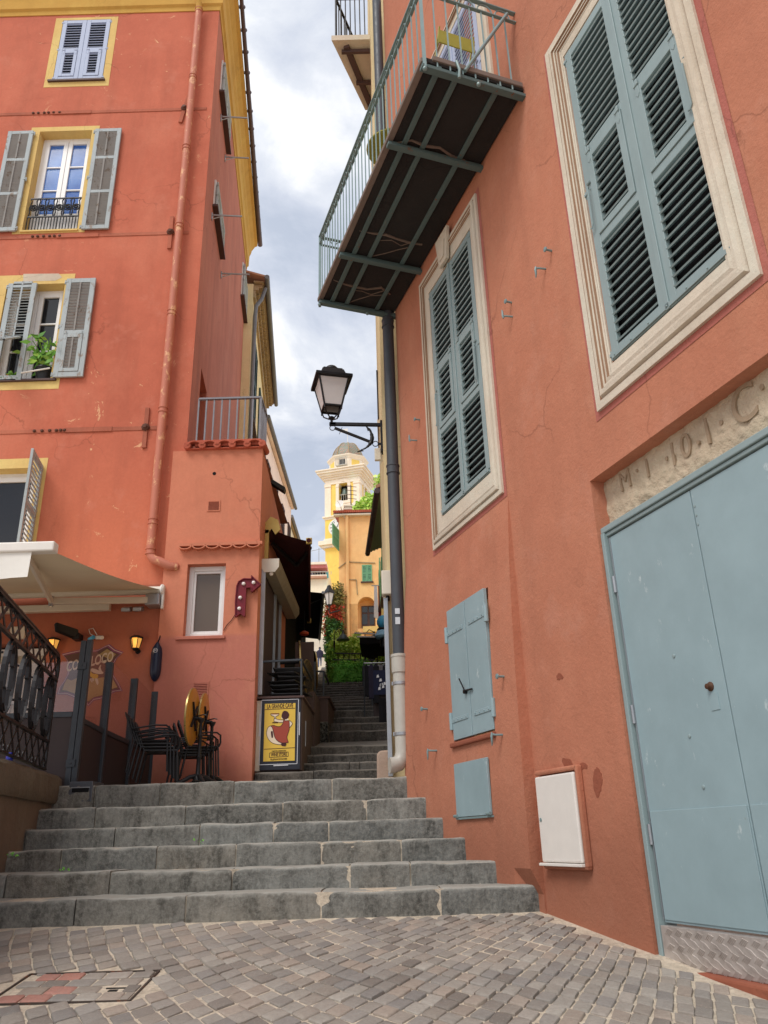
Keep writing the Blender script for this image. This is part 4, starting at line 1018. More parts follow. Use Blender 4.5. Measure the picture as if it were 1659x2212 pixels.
# W3
casement((W3[0],W3[1],W3[2],W3[3]), -.22, ch, 2, 3, glass='glass_dark')
s3r = frect([Z2(397,142),Z2(570,140),Z2(487,722),Z2(308,728)],.08)
P3 = ((0,.44),(.44,1.)); fshut(s3r[0],s3r[1],s3r[2],s3r[3],.03,'worn_paint',P3,.06,.085,0,flap=0,mid=True,sm=M['worn_slats'],tilt=-62)
s3l = frect([Z2(62,178),Z2(230,176),Z2(118,748),Z2(-60,760)],.03)
lf_ = fshut(s3l[0],s3l[1],s3l[2]+.0,s3l[3],.012,'worn_paint',((.42,1.),(1.,1.0001)),.06,.085,0,mid=True)
for k in kids(lf_): pass
# push-out flap of the left leaf
zt = s3l[2]+(s3l[3]-s3l[2])*.42; m = MB(); sl2 = MB(); L_ = (s3l[3]-s3l[2])*.36; an = math.radians(52)
FL = Frame(FAC.p(0,.05,zt),(1,0,0),up=(0,0,1)); 
def flp(a,d,t): # d down along the leaf, t out of its plane
    return FAC.p(a,.05+math.sin(an)*d+math.cos(an)*t, zt-math.cos(an)*d+math.sin(an)*t)
def fbox(mb,a0,a1,d0,d1,t0,t1): mb.add([flp(a,d,t) for d in (d0,d1) for t in (t0,t1) for a in (a0,a1)],[(0,1,3,2),(4,6,7,5),(0,4,5,1),(2,3,7,6),(0,2,6,4),(1,5,7,3)])
a0,a1 = s3l[0]+.09,s3l[1]-.09
for (p0,p1,q0,q1) in ((a0,a0+.06,0,L_),(a1-.06,a1,0,L_),((a0+a1)/2-.015,(a0+a1)/2+.015,0,L_),(a0,a1,0,.06),(a0,a1,L_-.06,L_)): fbox(m,p0,p1,q0,q1,0,.03)
for k in range(13): d = .07+(L_-.14)*k/12; fbox(sl2,a0+.05,a1-.05,d-.02,d+.022,.008,.02)
fo = obj('drop_leaf', m, M['worn_paint'], lf_, bevel=.003, segs=1); obj('slats', sl2, M['worn_slats'], lf_)
m = MB(); m.box(FAC,W3[0]-.02,W3[1]+.10,-.3,.05,W3[2]-.03,W3[2]+.004); obj('window_sill', m, M['brown_wood'], ch)
m = MB(); q = [Z2(140,120),Z2(350,118),Z2(370,140),Z2(330,160),Z2(140,165)]; m.prism(FAC,[f(*p) for p in q],-.01,.0085); obj('bare_patch', m, M['slab_pale'], ch)
# W4
casement((W4[0],W4[1],W4[2],W4[3]), -.22, ch, 3, 1, glass='glass_dark')
P4 = Frame(FAC.p(W4[1]+.0,.03,0),(.30,-.954,0)); 
s4 = [f(*Z2(215,1260))[0]]
P4 = Frame((W4[1]+.06,FACY-.02,0),(.17,-.985,0)); P4.N = Vector((.985,.17,0))
z4t = W4[3]-.03; fshut(0,.62,W4o[2]+.05,z4t+.05,0,'worn_paint',((0,.45),(.45,1)),.075,.07,0,F=P4,sm=M['worn_paint'])
# tie straps
iron_r = stucco('painted_over_strap', srgb(188,108,84), srgb(146,84,66), .5, 60, streak=.5)
for (pl,pr,anc,bolts) in ((Z1(-60,690),Z1(1228,640),Z1(1098,650),(205,235,270,295,325,360)),(Z1(-60,1410),Z1(1122,1378),Z1(1015,1385),(200,230,265,300,328,360)),(Z2(-60,1075),Z2(995,1028),Z2(868,1035),(210,255,300,340,365,388))):
    x0,z0 = f(*pl); x1,z1 = f(*pr); xa,za = f(*anc); zz = (z0+z1)/2
    m = MB(); m.box(FAC,x0-3,x1,-.01,.012,za-.035,za+.035); m.box(FAC,x0+1.2,x0+1.95,0,.022,za-.042,za+.042); st = obj('tie_strap', m, iron_r, ch, bevel=.004)
    m = MB(); tilt_ = .10 if anc[1] < 500 else 0
    m.beam(FAC.p(xa-tilt_*.6,.02,za-.36),FAC.p(xa+tilt_*.6,.02,za+.36),.07,.03); obj('anchor_bar', m, iron_r, st, bevel=.005)
    m = MB(); m.lathe(FAC.p(xa,.03,za),[(.07,0),(.065,.02),(.03,.045),(.03,.06)],8,axis=FAC.N)
    for b in bolts: xb = f(b*.3637,anc[1])[0]; m.lathe(FAC.p(xb,.02,za),[(.028,0),(.024,.012),(.012,.02)],8,axis=FAC.N)
    obj('bolt', m, metal('rusty_bolt', srgb(96,60,46), .7,.2,.05), st)
# cornice and gutter
cz = f(*Z1(600,85))[1]
m = MB(); prof = [(0,0),(.03,0),(.05,.10),(.12,.14),(.14,.5),(.22,.62),(.24,.70),(.40,.86),(.52,.90),(.52,1.1),(0,1.1)]; prof = [(b*.58,c) for b,c in prof]
cp = [FAC.p(XL,0,cz), FAC.p(XC,0,cz)]
nS = (FAC.N+SIDE.N).normalized(); sc_ = 1/nS.dot(FAC.N)
ringp = []
for (pt_,nv,k) in ((Vector((XL,FACY,0)),FAC.N,1),(Vector((XC,FACY,0)),nS,sc_),(SIDE.p(SLEN+.0,0,0),SIDE.N,1)):
    ringp.append([pt_+nv*k*b+Vector((0,0,cz+c)) for b,c in prof])
n_ = len(prof)
vs = [v for r_ in ringp for v in r_]
m.add(vs,[(i*n_+j,(i+1)*n_+j,(i+1)*n_+(j+1)%n_,i*n_+(j+1)%n_) for i in range(2) for j in range(n_)]+[tuple(range(n_)),tuple(range(3*n_-1,2*n_-1,-1))])
obj('cornice', m, M['ochre_cornice'], ch)
gp0 = [pt_+nv*k*.37+Vector((0,0,cz+1.08)) for (pt_,nv,k) in ((Vector((XL,FACY,0)),FAC.N,1),(Vector((XC,FACY,0)),nS,sc_),(SIDE.p(SLEN+.15,0,0),SIDE.N,1))]
m = MB(); m.tube(gp0,.075,12)
for k in range(1,16): q = gp0[1].lerp(gp0[2],k/16); m.lathe(q-SU*.02,[(.0755,0),(.0775,.005),(.0775,.015),(.0755,.02)],12,axis=SU)
obj('gutter', m, M['gutter'], ch, smooth=True)
m = MB(); m.prism(FAC,[(XL,cz+1.1),(XC-1.6,cz+1.1),(XC-3,cz+2.2),(XL,cz+2.2)],-7,.3); obj('roof', m, M['terracotta_tile'], ch)
# downpipe on the facade
px0 = f(427,20); xt = f(427,30)[0]; yb = -0
DP = -3.50; b_ = .13
zt_ = f(425,25,b_)[1]; ze = f(328,1205,b_)[1]
DPt, DPb = f(428,40,b_)[0], f(325,1190,b_)[0]
m = MB(); m.tube([FAC.p(DPt-.12,.45,zt_+1.0),FAC.p(DPt-.08,.35,zt_+.55),FAC.p(DPt,b_+.03,zt_+.2),FAC.p(DPt,b_,zt_-.05)],.062,12); obj('pipe_swan_neck', m, M['ochre_cornice'], ch, smooth=True)
m = MB(); xe,ze2 = f(380,1226,.06)
m.tube([FAC.p(DPt,b_,zt_),FAC.p(DPb,b_,ze+.12),FAC.p(DPb+.015,b_,ze+.03),FAC.p(DPb+.06,b_+.01,ze-.03),FAC.p(DPb+.14,b_+.01,ze-.055),FAC.p(xe-.08,b_+.0,ze2+.0),FAC.p(xe-.0,b_-.02,ze2-.0),FAC.p(xe+.04,-.06,ze2-.01)],.066,14)
dpo = obj('downpipe', m, M['pipe_coral'], ch, smooth=True)
for (px,py) in (Z1(1180,65),Z1(1140,460),Z1(1100,880),Z1(1057,1345),Z2(1010,352),Z2(960,930),Z2(908,1592),Z2(895,1770)):
    z = f(px,py,b_)[1]; x = DPt+(DPb-DPt)*(zt_-z)/(zt_-ze)
    m = MB()
    for dz in (-.045,.03): m.lathe(FAC.p(x,b_,z+dz),[(.066,0),(.078,.004),(.078,.018),(.066,.022)],14)
    m.box(FAC,x-.02,x+.02,0,b_,z-.01,z+.01); obj('pipe_collar', m, M['pipe_coral'], dpo, smooth=True)
# ---------------- annex
ANX = Frame((0,FACY+YA,0),(1,0,0)); ANX.N = Vector((0,-1,0))
def an(px,py,off=0): return ANX.hit(px,py,off)
aw = (an(400,1300)[0],an(484,1300)[0],an(435,1374)[1],an(440,1218)[1])
m = MB(); ALEN = 3.1
holed(m, ANX, XA, XR, .3, ZA, [aw+(.22,)], ex_c=(3.4,))
m.quad(ANX.p(XA,0,.3),ANX.p(XA,-.25,.3),ANX.p(XA,-.25,ZA),ANX.p(XA,0,ZA))
m.quad(ANX.p(XR,0,.3),(XR,FACY+YA+ALEN,.3),(XR,FACY+YA+ALEN,ZA-.6),ANX.p(XR,0,ZA))
m.quad(ANX.p(XA,0,ZA),ANX.p(XR,0,ZA),(XR,FACY+ALEN,ZA),(XA,FACY+ALEN,ZA))
obj('annex_wall', m, M['coral_annex'], ch)
r_ = aw; m = MB(); x0,x1,z0,z1 = r_; b0,b1 = -.20,-.13; s_ = .07
m.box(ANX,x0,x0+s_,b0,b1,z0,z1); m.box(ANX,x1-s_,x1,b0,b1,z0,z1); m.box(ANX,x0+s_,x1-s_,b0,b1,z1-s_,z1); m.box(ANX,x0+s_,x1-s_,b0,b1,z0,z0+s_)
wf = obj('window_frame', m, M['white_pvc'], ch, bevel=.006)
m = MB(); i0,i1,j0,j1 = x0+s_,x1-s_,z0+s_,z1-s_; t_ = .035
m.box(ANX,i0,i0+t_,b0,b1-.02,j0,j1); m.box(ANX,i1-t_,i1,b0,b1-.02,j0,j1); m.box(ANX,i0+t_,i1-t_,b0,b1-.02,j1-t_,j1); m.box(ANX,i0+t_,i1-t_,b0,b1-.02,j0,j0+t_)
obj('sash', m, M['white_pvc'], wf, bevel=.004)
m = MB(); m.box(ANX,i0+t_-.005,i1-t_+.005,b0+.01,b0+.02,j0+t_-.005,j1-t_+.005); obj('pane', m, M['glass_brown'], wf)
m = MB(); m.box(ANX,x0-.10,x1+.04,-.2,.035,z0-.05,z0-.002); obj('window_sill', m, M['coral_annex'], ch, bevel=.006)
# vents
def vent(px,py,w_,h_,F,b=0):
    a,c = F.hit(px,py); m = MB(); fr = .018
    m.box(F,a-w_/2,a+w_/2,b,b+.006,c-h_/2,c+h_/2); v = obj('vent', m, M['recess_red'], ch)
    m = MB(); 
    for (p0,p1,q0,q1) in ((a-w_/2-fr,a+w_/2+fr,c-h_/2-fr,c-h_/2),(a-w_/2-fr,a+w_/2+fr,c+h_/2,c+h_/2+fr),(a-w_/2-fr,a-w_/2,c-h_/2,c+h_/2),(a+w_/2,a+w_/2+fr,c-h_/2,c+h_/2)): m.box(F,p0,p1,b,b+.012,q0,q1)
    for k in range(8): z = c-h_/2+h_*(k+.5)/8; m.add([F.p(a-w_/2,b+.006,z+h_/26),F.p(a+w_/2,b+.006,z+h_/26),F.p(a+w_/2,b+.018,z-h_/30),F.p(a-w_/2,b+.018,z-h_/30)],[(0,1,2,3)])
    obj('vent_grille', m, M['coral_annex'], v)
vent(462,1093,.16,.14,ANX); vent(433,1490,.19,.18,ANX); 
m = MB(); a,c = an(463,1023); m.lathe(ANX.p(a,-.01,c),[(.028,0),(.028,.014),(.02,.014)],12,axis=ANX.N); obj('drain_hole', m, M['void'], ch)
# scalloped tile string course
def scallop(F, a0, a1, c, n, down=True, r=None, b=.0, dep=.10, th=.022, name='tile_course', mat='coral_annex'):
    m = MB(); w_ = (a1-a0)/n; r_ = w_*.52; flat = .62
    for k in range(n):
        ac = a0+w_*(k+.5); K = 10; vs = []
        for t in range(K+1):
            an_ = PI*t/K; 
            for rr in (r_, r_-th):
                x = ac+rr*math.cos(an_); z = c-(rr*math.sin(an_)*flat if down else -rr*math.sin(an_)*flat)
                vs += [F.p(x,b-.02,z),F.p(x,b+dep,z)]
        fs = []
        for t in range(K): i = t*4; fs += [(i,i+1,i+5,i+4),(i+2,i+6,i+7,i+3),(i+1,i+3,i+7,i+5)]
        m.add(vs,fs)
        if k < n-1 and down:
            m.add([F.p(ac+r_*.9,b,c+.01),F.p(ac+w_-r_*.9,b,c+.01),F.p(ac+w_-r_*.9,b+dep,c+.01),F.p(ac+r_*.9,b+dep,c+.01)],[(0,1,2,3)])
    return m
c0_ = an(470,1180)[1]; m = scallop(ANX, an(388,1180)[0], XR+.02, c0_, 6, dep=.09)
m.box(ANX,an(388,1180)[0],XR+.05,-.01,.085,c0_-.012,c0_+.035)
obj('tile_course', m, M['coral_annex'], ch, smooth=True)
# tiled edge of the annex roof terrace
zr = an(480,955)[1]
m = scallop(ANX, an(408,955)[0]-.0, XR+.0, ZA+.05, 5, down=False, dep=.13, th=.03, b=-.02); 
obj('ridge_tiles', m, M['terracotta_tile'], ch, smooth=True)
m = MB(); x0_ = an(408,955)[0]
m.box(ANX,x0_+.1,XR-.03,-.35,.03,ZA+.06,ZA+.17); m.box(ANX,x0_,XR+.03,-.1,.06,ZA-.0,ZA+.022)
for k in range(6): a = x0_+(XR-x0_)*k/5; m.tube([ANX.p(a,-.3,ZA+.09),ANX.p(a,.10,ZA+.05)],.06,10)
obj('roof_edge', m, M['terracotta_tile'], ch, bevel=.01)
# terrace railing
zt2 = an(500,855)[1]; zb2 = ZA+.16; x0_ = an(428,855)[0]; x1_ = an(562,858)[0]
m = MB(); rb = -.08
m.beam(ANX.p(x0_,rb,zt2),ANX.p(x1_,rb,zt2),.05,.03); m.beam(ANX.p(x1_,rb,zt2),(x1_,FACY+.62,zt2),.04,.03)
tr_ = obj('terrace_railing', m, M['grey_rail'], ch)
n_ = 8
m = MB()
for k in range(n_+1): a = x0_+(x1_-x0_)*k/n_; m.beam(ANX.p(a,rb,zb2 if k<n_ else zb2-.5),ANX.p(a,rb,zt2),.022 if k<n_ else .035,.022 if k<n_ else .035)
for k in range(0,4): m.beam((x1_,FACY+.08+k*.16,zb2-.5),(x1_,FACY+.08+k*.16,zt2),.03,.014)
obj('baluster', m, M['grey_rail'], tr_)
# side windows: frames with shutters standing proud, sills, drying poles
def sidewin(a0,a1,c0,c1,n='window'):
    m = MB(); m.box(SIDE,a0-.04,a1+.04,.0,.03,c0-.0,c1+.04); wn = obj('window_frame', m, M['white_pvc'], ch)
    m = MB(); m.box(SIDE,a0+.03,a1-.03,.03,.034,c0+.04,c1-.04); obj('pane', m, M['glass_dark'], wn)
    m = MB(); m.box(SIDE,a0-.12,a1+.12,0,.11,c0-.06,c0-.01); obj('window_sill', m, M['brown_wood'], wn)
    fshut(a0-.02,(a0+a1)/2-.01,c0+.02,c1,.04,'worn_paint',((0,.4),(.4,1)),.08,.06,0,F=SIDE,flap=0); fshut((a0+a1)/2+.01,a1+.02,c0+.02,c1,.04,'worn_paint',((0,.4),(.4,1)),.08,.06,1,F=SIDE,flap=0)
def swr(top,bot):
    # rectangle on the side wall from the survey's top-near and bottom-far corners
    a1,c0 = sd(*bot); a0,c1 = sd(*top); return a0,a1,c0,c1
R_a = swr(Z1(1318,375),Z1(1342,880)); R_b = swr(Z1(1276,1085),Z1(1305,1505)); R_c = swr(Z2(1440,60),Z2(1462,520))
for R_,dflt in ((R_a,(1.1,2.2,11.2,13.2)),(R_b,(.9,1.9,8.2,10.2)),(R_c,(5.5,6.6,6.5,8.5))):
    print('sidewin', R_)
    sidewin(*R_)
for (p0,p1) in (((1310,692),(1468,716)),((1335,932),(1478,948)),((1257,1277),(1438,1299)),((1312,1624),(1482,1632))):
    a,c = sd(*Z1(*p0)); P0 = SIDE.p(a,0,c); r = ray(*Z1(*p1)); # horizontal arm square to the wall
    t = (P0.z)/r.z; P1_ = r*t; d = (P1_-P0); L_ = min(1.0,max(.4,d.length))
    m = MB(); m.tube([P0,P0+SIDE.N*L_],.018,6); m.box(SIDE,a-.03,a+.03,0,.02,c-.12,c+.04); m.tube([SIDE.p(a,.01,c-.1),P0+SIDE.N*.25],.01,5)
    obj('drying_pole', m, M['galv'], ch, smooth=True)
m = MB(); p0 = SIDE.p(1.0,.45,9.0)
# small devices: floodlight on annex corner
fl = thing('floodlight', 'small dark floodlight on a bracket at the annex corner above the alley', 'floodlight', (XR+.1,FACY+1.5,4.9))
m = MB(); q = at(600,1052,FACY+1.0); m.add([q+Vector(v) for v in ((-.13,-.05,.07),(-.09,-.05,.13),(.12,.05,.02),(.10,.05,-.06),(-.13,.1,.07),(-.09,.1,.13),(.12,.2,.02),(.10,.2,-.06))],[(0,1,2,3),(7,6,5,4),(0,4,5,1),(1,5,6,2),(2,6,7,3),(3,7,4,0)]); obj('lamp_housing', m, M['plastic_black'], fl, bevel=.01)
m = MB(); m.tube([(XR-.01,q.y,q.z+.05),(q.x-.1,q.y,q.z+.08)],.012,6); obj('bracket', m, M['plastic_black'], fl)
# ================================================================== left foreground
PW = Vector((-3.66,9.2,0)); PD = Vector((.31,-2.12,0)).normalized()
PAR = Frame(PW,PD); PAR.N = Vector((-PD.y,PD.x,0)); 
if PAR.N.x < 0: PAR.N = -PAR.N       # b points to the steps
pa = thing('parapet_wall', 'stained stone capped parapet wall at the left end of the steps', 'wall', (PW.x,PW.y-1.5,-.6))
m = MB(); n_ = 24; 
def capmesh(a0,a1,b0,b1,z0,z1,sd_=0):
    q = MB(); n = 30; K = [(b0,z0),(b1-.02,z0),(b1,z0+.03),(b1+.006,(z0+z1)/2),(b1,z1-.04),(b1-.04,z1),(b0,z1)]
    vs = []
    for i in range(n+1):
        a = a0+(a1-a0)*i/n
        for (b,z) in K: vs.append(PAR.p(a,b+.014*noise.noise(Vector((a*3,z*6,b))),z+.012*noise.noise(Vector((a*4,b*5,z+7)))))
    k = len(K); q.add(vs,[(i*k+j,(i+1)*k+j,(i+1)*k+(j+1)%k,i*k+(j+1)%k) for i in range(n) for j in range(k)]+[tuple(range(k)),tuple(range(n*k+k-1,n*k-1,-1))]); return q
obj('coping', capmesh(-.0,5.5,-.5,.05,.44,.73), toned and M['parapet'], pa, smooth=True)
m = MB(); m.prism(Frame(PW,PD),[(0.05,-1.6),(5.5,-1.6),(5.5,.44),(0.05,.44)],0,0); m = MB()
m.add([PAR.p(a,b,c) for c in (-1.6,.445) for b in (-.45,.0) for a in (.03,5.5)],[(0,1,3,2),(4,6,7,5),(0,4,5,1),(2,3,7,6),(0,2,6,4),(1,5,7,3)])
obj('wall_body', m, stucco('parapet_body', srgb(118,100,84), srgb(92,78,66), .4, 20, streak=.7, patch=srgb(120,98,78)), pa)
# ornate railing
RP = Vector((-3.60,8.62,0)); RD = Vector((.19,-.98,0)).normalized()
RF = Frame(RP,RD); RF.N = Vector((-RD.y,RD.x,0))
rz0, rz1 = .75,1.95; H_ = rz1-rz0; um = rz0+H_*.78; lm = rz0+H_*.24
orn = thing('ornate_railing', 'black wrought iron railing with oval loops and crossed straps on the parapet', 'railing', (RP.x,RP.y,rz0))
m = MB(); m.tube([RF.p(-.0,0,um-.02),RF.p(-.03,0,um+.12),RF.p(-.0,0,rz1-.05),RF.p(.08,0,rz1),RF.p(3.6,0,rz1)],.022,8); m.beam(RF.p(.05,0,rz1-.03),RF.p(3.6,0,rz1-.03),.05,.018)
obj('top_rail', m, M['black_iron'], orn, smooth=True)
m = MB(); m.beam(RF.p(.0,0,um),RF.p(3.6,0,um),.035,.03); obj('mid_rail', m, M['black_iron'], orn, bevel=.004)
m = MB(); m.beam(RF.p(.0,0,lm),RF.p(3.6,0,lm),.035,.03); obj('mid_rail', m, M['black_iron'], orn, bevel=.004)
m = MB(); m.beam(RF.p(-.0,0,rz0+.01),RF.p(3.6,0,rz0+.01),.05,.014); obj('bottom_rail', m, M['black_iron'], orn, bevel=.004)
m = MB(); m.beam(RF.p(.01,0,rz0-.0),RF.p(-.0,0,um),.026,.03); obj('end_post', m, M['black_iron'], orn, bevel=.004)
def flat(pts, wd=.034, t=.007):
    q = MB()
    for p0,p1 in zip(pts[:-1],pts[1:]):
        d = (p1-p0); q.add([p0-RF.N*wd/2,p0+RF.N*wd/2,p1+RF.N*wd/2,p1-RF.N*wd/2]+[v+ (d.cross(RF.N).normalized())*t for v in (p0-RF.N*wd/2,p0+RF.N*wd/2,p1+RF.N*wd/2,p1-RF.N*wd/2)],
            [(0,1,2,3),(7,6,5,4),(0,4,5,1),(1,5,6,2),(2,6,7,3),(3,7,4,0)])
    return q
bw = .56; nb = 7; cm = (um+lm)/2
for k in range(nb):
    a = .24+bw*k*.98
    ov = [RF.p(a+.20*math.cos(t*PI/14),0,cm+(um-lm)*.5*.97*math.sin(t*PI/14)) for t in range(29)]
    q = flat(ov); 
    # inner squared loop
    for z in (-.13,.13): pass
    inner = [(x*1.7,z) for x,z in [(-.035,-.23),(-.035,-.10),(-.055,-.10),(-.055,.10),(-.035,.10),(-.035,.21),(0,.27),(.035,.21),(.035,.10),(.055,.10),(.055,-.10),(.035,-.10),(.035,-.23),(0,-.28),(-.035,-.23)]]
    q2 = flat([RF.p(a+x,0,cm+z) for x,z in inner]); q.add(q2.v,q2.f)
    obj('oval_loop', q, M['black_iron'], orn)
    q = MB()
    for (sa,sb) in ((-.26,.0),(.26,.0),(-.02,.26),(.02,-.26)):
        q.beam(RF.p(a+sa,0,um),RF.p(a+sb,0,rz1-.04),.034,.008,up=RF.N); q.beam(RF.p(a+sa,0,lm),RF.p(a+sb,0,rz0+.02),.034,.008,up=RF.N)
    for (sx,z) in ((-.2,rz1-.07),(.2,rz1-.07),(-.2,rz0+.06),(.2,rz0+.06),(-.08,rz0+.06),(.08,rz1-.07)):
        q.tube([RF.p(a+sx+.028*math.cos(t*PI/4),0,z+.036*math.sin(t*PI/4)) for t in range(8)],.007,5)
    for z in (cm-.15,cm+.15): q.lathe(RF.p(a+.28,0.0,z),[(.001,-.012),(.011,-.006),(.011,.006),(.001,.012)],8)
    obj('crossed_strap', q, M['black_iron'], orn)
m = MB(); m.lathe(RF.p(1.25,-.05,.73),[(.028,0),(.032,.02),(.03,.07),(.022,.075)],12); o = obj('glass_jar', m, plain('cobalt_glass', srgb(40,50,150), .2)); tag(o,'small cobalt blue jar on the parapet behind the iron railing','jar')

# ---------------- awning
aw_ = thing('cream_awning', 'wide cream folding arm awning stretched out over the left terrace', 'awning', (-5.2,FACY,3.3))
AXR = -3.24; AY0, AY1 = FACY-.10, 7.3; AZ0, AZ1 = 3.42, 2.70; AXL = -10
m = MB(); n_ = 20
vs = []
for j in range(n_+1):
    t = j/n_; y = AY0-.08+(AY1-AY0+.08)*t; z = AZ0+(AZ1-AZ0)*t-.05*math.sin(PI*t)
    for x in (AXL,-8,-6,-4.6,AXR-.04): vs.append((x,y,z+.012*math.sin(x*5)*math.sin(PI*t)))
m.add(vs,[(j*5+i,j*5+i+1,(j+1)*5+i+1,(j+1)*5+i) for j in range(n_) for i in range(4)])
obj('canvas', m, M['cream_canvas'], aw_, smooth=True)
m = MB(); m.tube([(AXL,AY0-.02,AZ0+.0),(AXR-.02,AY0-.02,AZ0+.0)],.06,14); obj('roller', m, M['cassette'], aw_, smooth=True)
m = MB(); m.lathe((AXR-.02,AY0-.02,AZ0),[(.085,0),(.09,.02),(.07,.045)],16,axis=(1,0,0)); m.box(WORLD,AXR+.0,AXR+.03,AY0-.06,FACY,AZ0-.28,AZ0+.05); obj('end_plate', m, M['white_metal'], aw_, smooth=True)
m = MB(); m.box(WORLD,AXL,AXR+.04,AY1-.09,AY1+.03,AZ1-.04,AZ1+.06); obj('front_bar', m, M['white_metal'], aw_, bevel=.015)
m = MB(); vs = []; 
for i in range(41):
    x = AXL+(AXR-.18-AXL)*i/40
    for z,k in ((AZ1-.04,0),(AZ1-.15,.5),(AZ1-.30,1)): vs.append((x,AY1-.06+.015*k*math.sin(i*1.7),z+.006*math.sin(i*2.1)*k))
m.add(vs,[(i*3+j,(i+1)*3+j,(i+1)*3+j+1,i*3+j+1) for i in range(40) for j in range(2)]); obj('valance', m, M['white_canvas'], aw_, smooth=True)
m = MB(); m.box(WORLD,AXL,AXR-.75,FACY-.14,FACY-.04,AZ0-.27,AZ0-.17); obj('wall_bar', m, M['cassette'], aw_, bevel=.01)
sh = Vector((AXR-.15,FACY-.18,AZ0-.16)); elb = at(111,1299,10.1); fr2 = at(48,1254,AY1+.05); fr2.z = AZ1-.02
m = MB(); m.beam(sh,elb,.06,.09); obj('upper_arm', m, M['cassette'], aw_, bevel=.012)
m = MB(); m.beam(elb,Vector((fr2.x,AY1,AZ1)),.05,.07); obj('forearm', m, M['cassette'], aw_, bevel=.012)
m = MB(); m.lathe(elb-Vector((0,0,.07)),[(.03,0),(.034,.01),(.034,.13),(.03,.14)],10); m.box(WORLD,sh.x-.06,sh.x+.14,FACY-.24,FACY,AZ0-.24,AZ0-.08); obj('arm_joint', m, M['galv'], aw_, bevel=.01)
for k,(px,py) in enumerate(((273,1315),(298,1314))):
    a,c = f(px,py,.15); t = thing('spotlight', ('small grey spotlight under the awning bar, left one of the two','small grey spotlight under the awning bar, right one of the two')[k], 'spotlight', FAC.p(a,.1,c))
    m = MB(); m.add([FAC.p(a+x,b,c+z) for x,b,z in ((-.06,.08,.05),(.06,.08,.05),(.06,.2,.0),(-.06,.2,.0),(-.06,.05,-.02),(.06,.05,-.02),(.06,.19,-.05),(-.06,.19,-.05))],[(0,1,2,3),(7,6,5,4),(0,4,5,1),(1,5,6,2),(2,6,7,3),(3,7,4,0)]); obj('lamp_housing', m, M['galv'], t, bevel=.006)
    m = MB(); m.tube([FAC.p(a,0,c+.05),FAC.p(a,.1,c+.03)],.012,6); obj('bracket', m, M['galv'], t)

# ---------------- terrace screen
scn = thing('terrace_screen', 'anthracite terrace windscreen with dark lower panels and glass above', 'windscreen', (-3.4,9.9,.64))
PS = [(Vector((-3.50,9.13,0)),2.23,.06),(Vector((-3.43,9.75,0)),2.10,.045),(Vector((-3.33,10.45,0)),2.03,.045),(Vector((-3.24,11.12,0)),1.97,.045)]
for i,(p_,zt_,r_) in enumerate(PS):
    if i == 0:
        for dx in (-.068,.0): m = MB(); m.box(WORLD,p_.x+dx,p_.x+dx+.062,p_.y-.03,p_.y+.03,.62,zt_+(0 if dx else .01)); obj('post', m, M['anthracite'], scn, bevel=.006)
        m = MB()
        for z in (.86,1.93): m.box(WORLD,p_.x-.07,p_.x+.03,p_.y-.044,p_.y-.03,z-.04,z+.04); m.lathe((p_.x-.02,p_.y-.044,z),[(.014,0),(.012,.006),(.002,.008)],10,axis=(0,-1,0))
        obj('clamp', m, M['anthracite'], scn, bevel=.003)
    else: m = MB(); m.box(WORLD,p_.x-r_,p_.x+r_,p_.y-.03,p_.y+.03,.62,zt_); obj('post', m, M['anthracite'], scn, bevel=.006)
tops = [1.36,1.30,1.24,1.20]
for i in range(3):
    p,q = PS[i][0],PS[i+1][0]; d = (q-p).normalized(); n = Vector((-d.y,d.x,0))*.012
    def slabq(z00,z01,z10,z11,th=n,o0=.03,o1=.03):
        a_,b_ = p+d*o0,q-d*o1; g = MB(); g.add([a_-th+Vector((0,0,z00)),a_+th+Vector((0,0,z00)),b_+th+Vector((0,0,z10)),b_-th+Vector((0,0,z10)),a_-th+Vector((0,0,z01)),a_+th+Vector((0,0,z01)),b_+th+Vector((0,0,z11)),b_-th+Vector((0,0,z11))],[(3,2,1,0),(4,5,6,7),(0,1,5,4),(1,2,6,5),(2,3,7,6),(3,0,4,7)]); return g
    obj('lower_panel', slabq(.66,tops[i]-.05,.68,tops[i+1]-.05), M['dark_panel'], scn)
    obj('cross_rail', slabq(tops[i]-.05,tops[i],tops[i+1]-.05,tops[i+1],n*2), M['anthracite'], scn)
    gt = (2.26,2.14,2.06)[i]; obj('glass_pane', slabq(tops[i],gt,tops[i+1],(2.0,1.95,1.9)[i],n*.35), M['clear_glass'], scn)
m = MB(); m.box(WORLD,-5.6,-3.57,9.12,9.14,.62,1.36); obj('lower_panel', m, M['dark_panel'], scn)
m = MB(); m.box(WORLD,-5.6,-3.57,9.10,9.16,1.36,1.42); obj('cross_rail', m, M['anthracite'], scn, bevel=.004)
m = MB(); m.box(WORLD,-5.6,-3.57,9.128,9.134,1.42,2.0); obj('glass_pane', m, M['clear_glass'], scn)
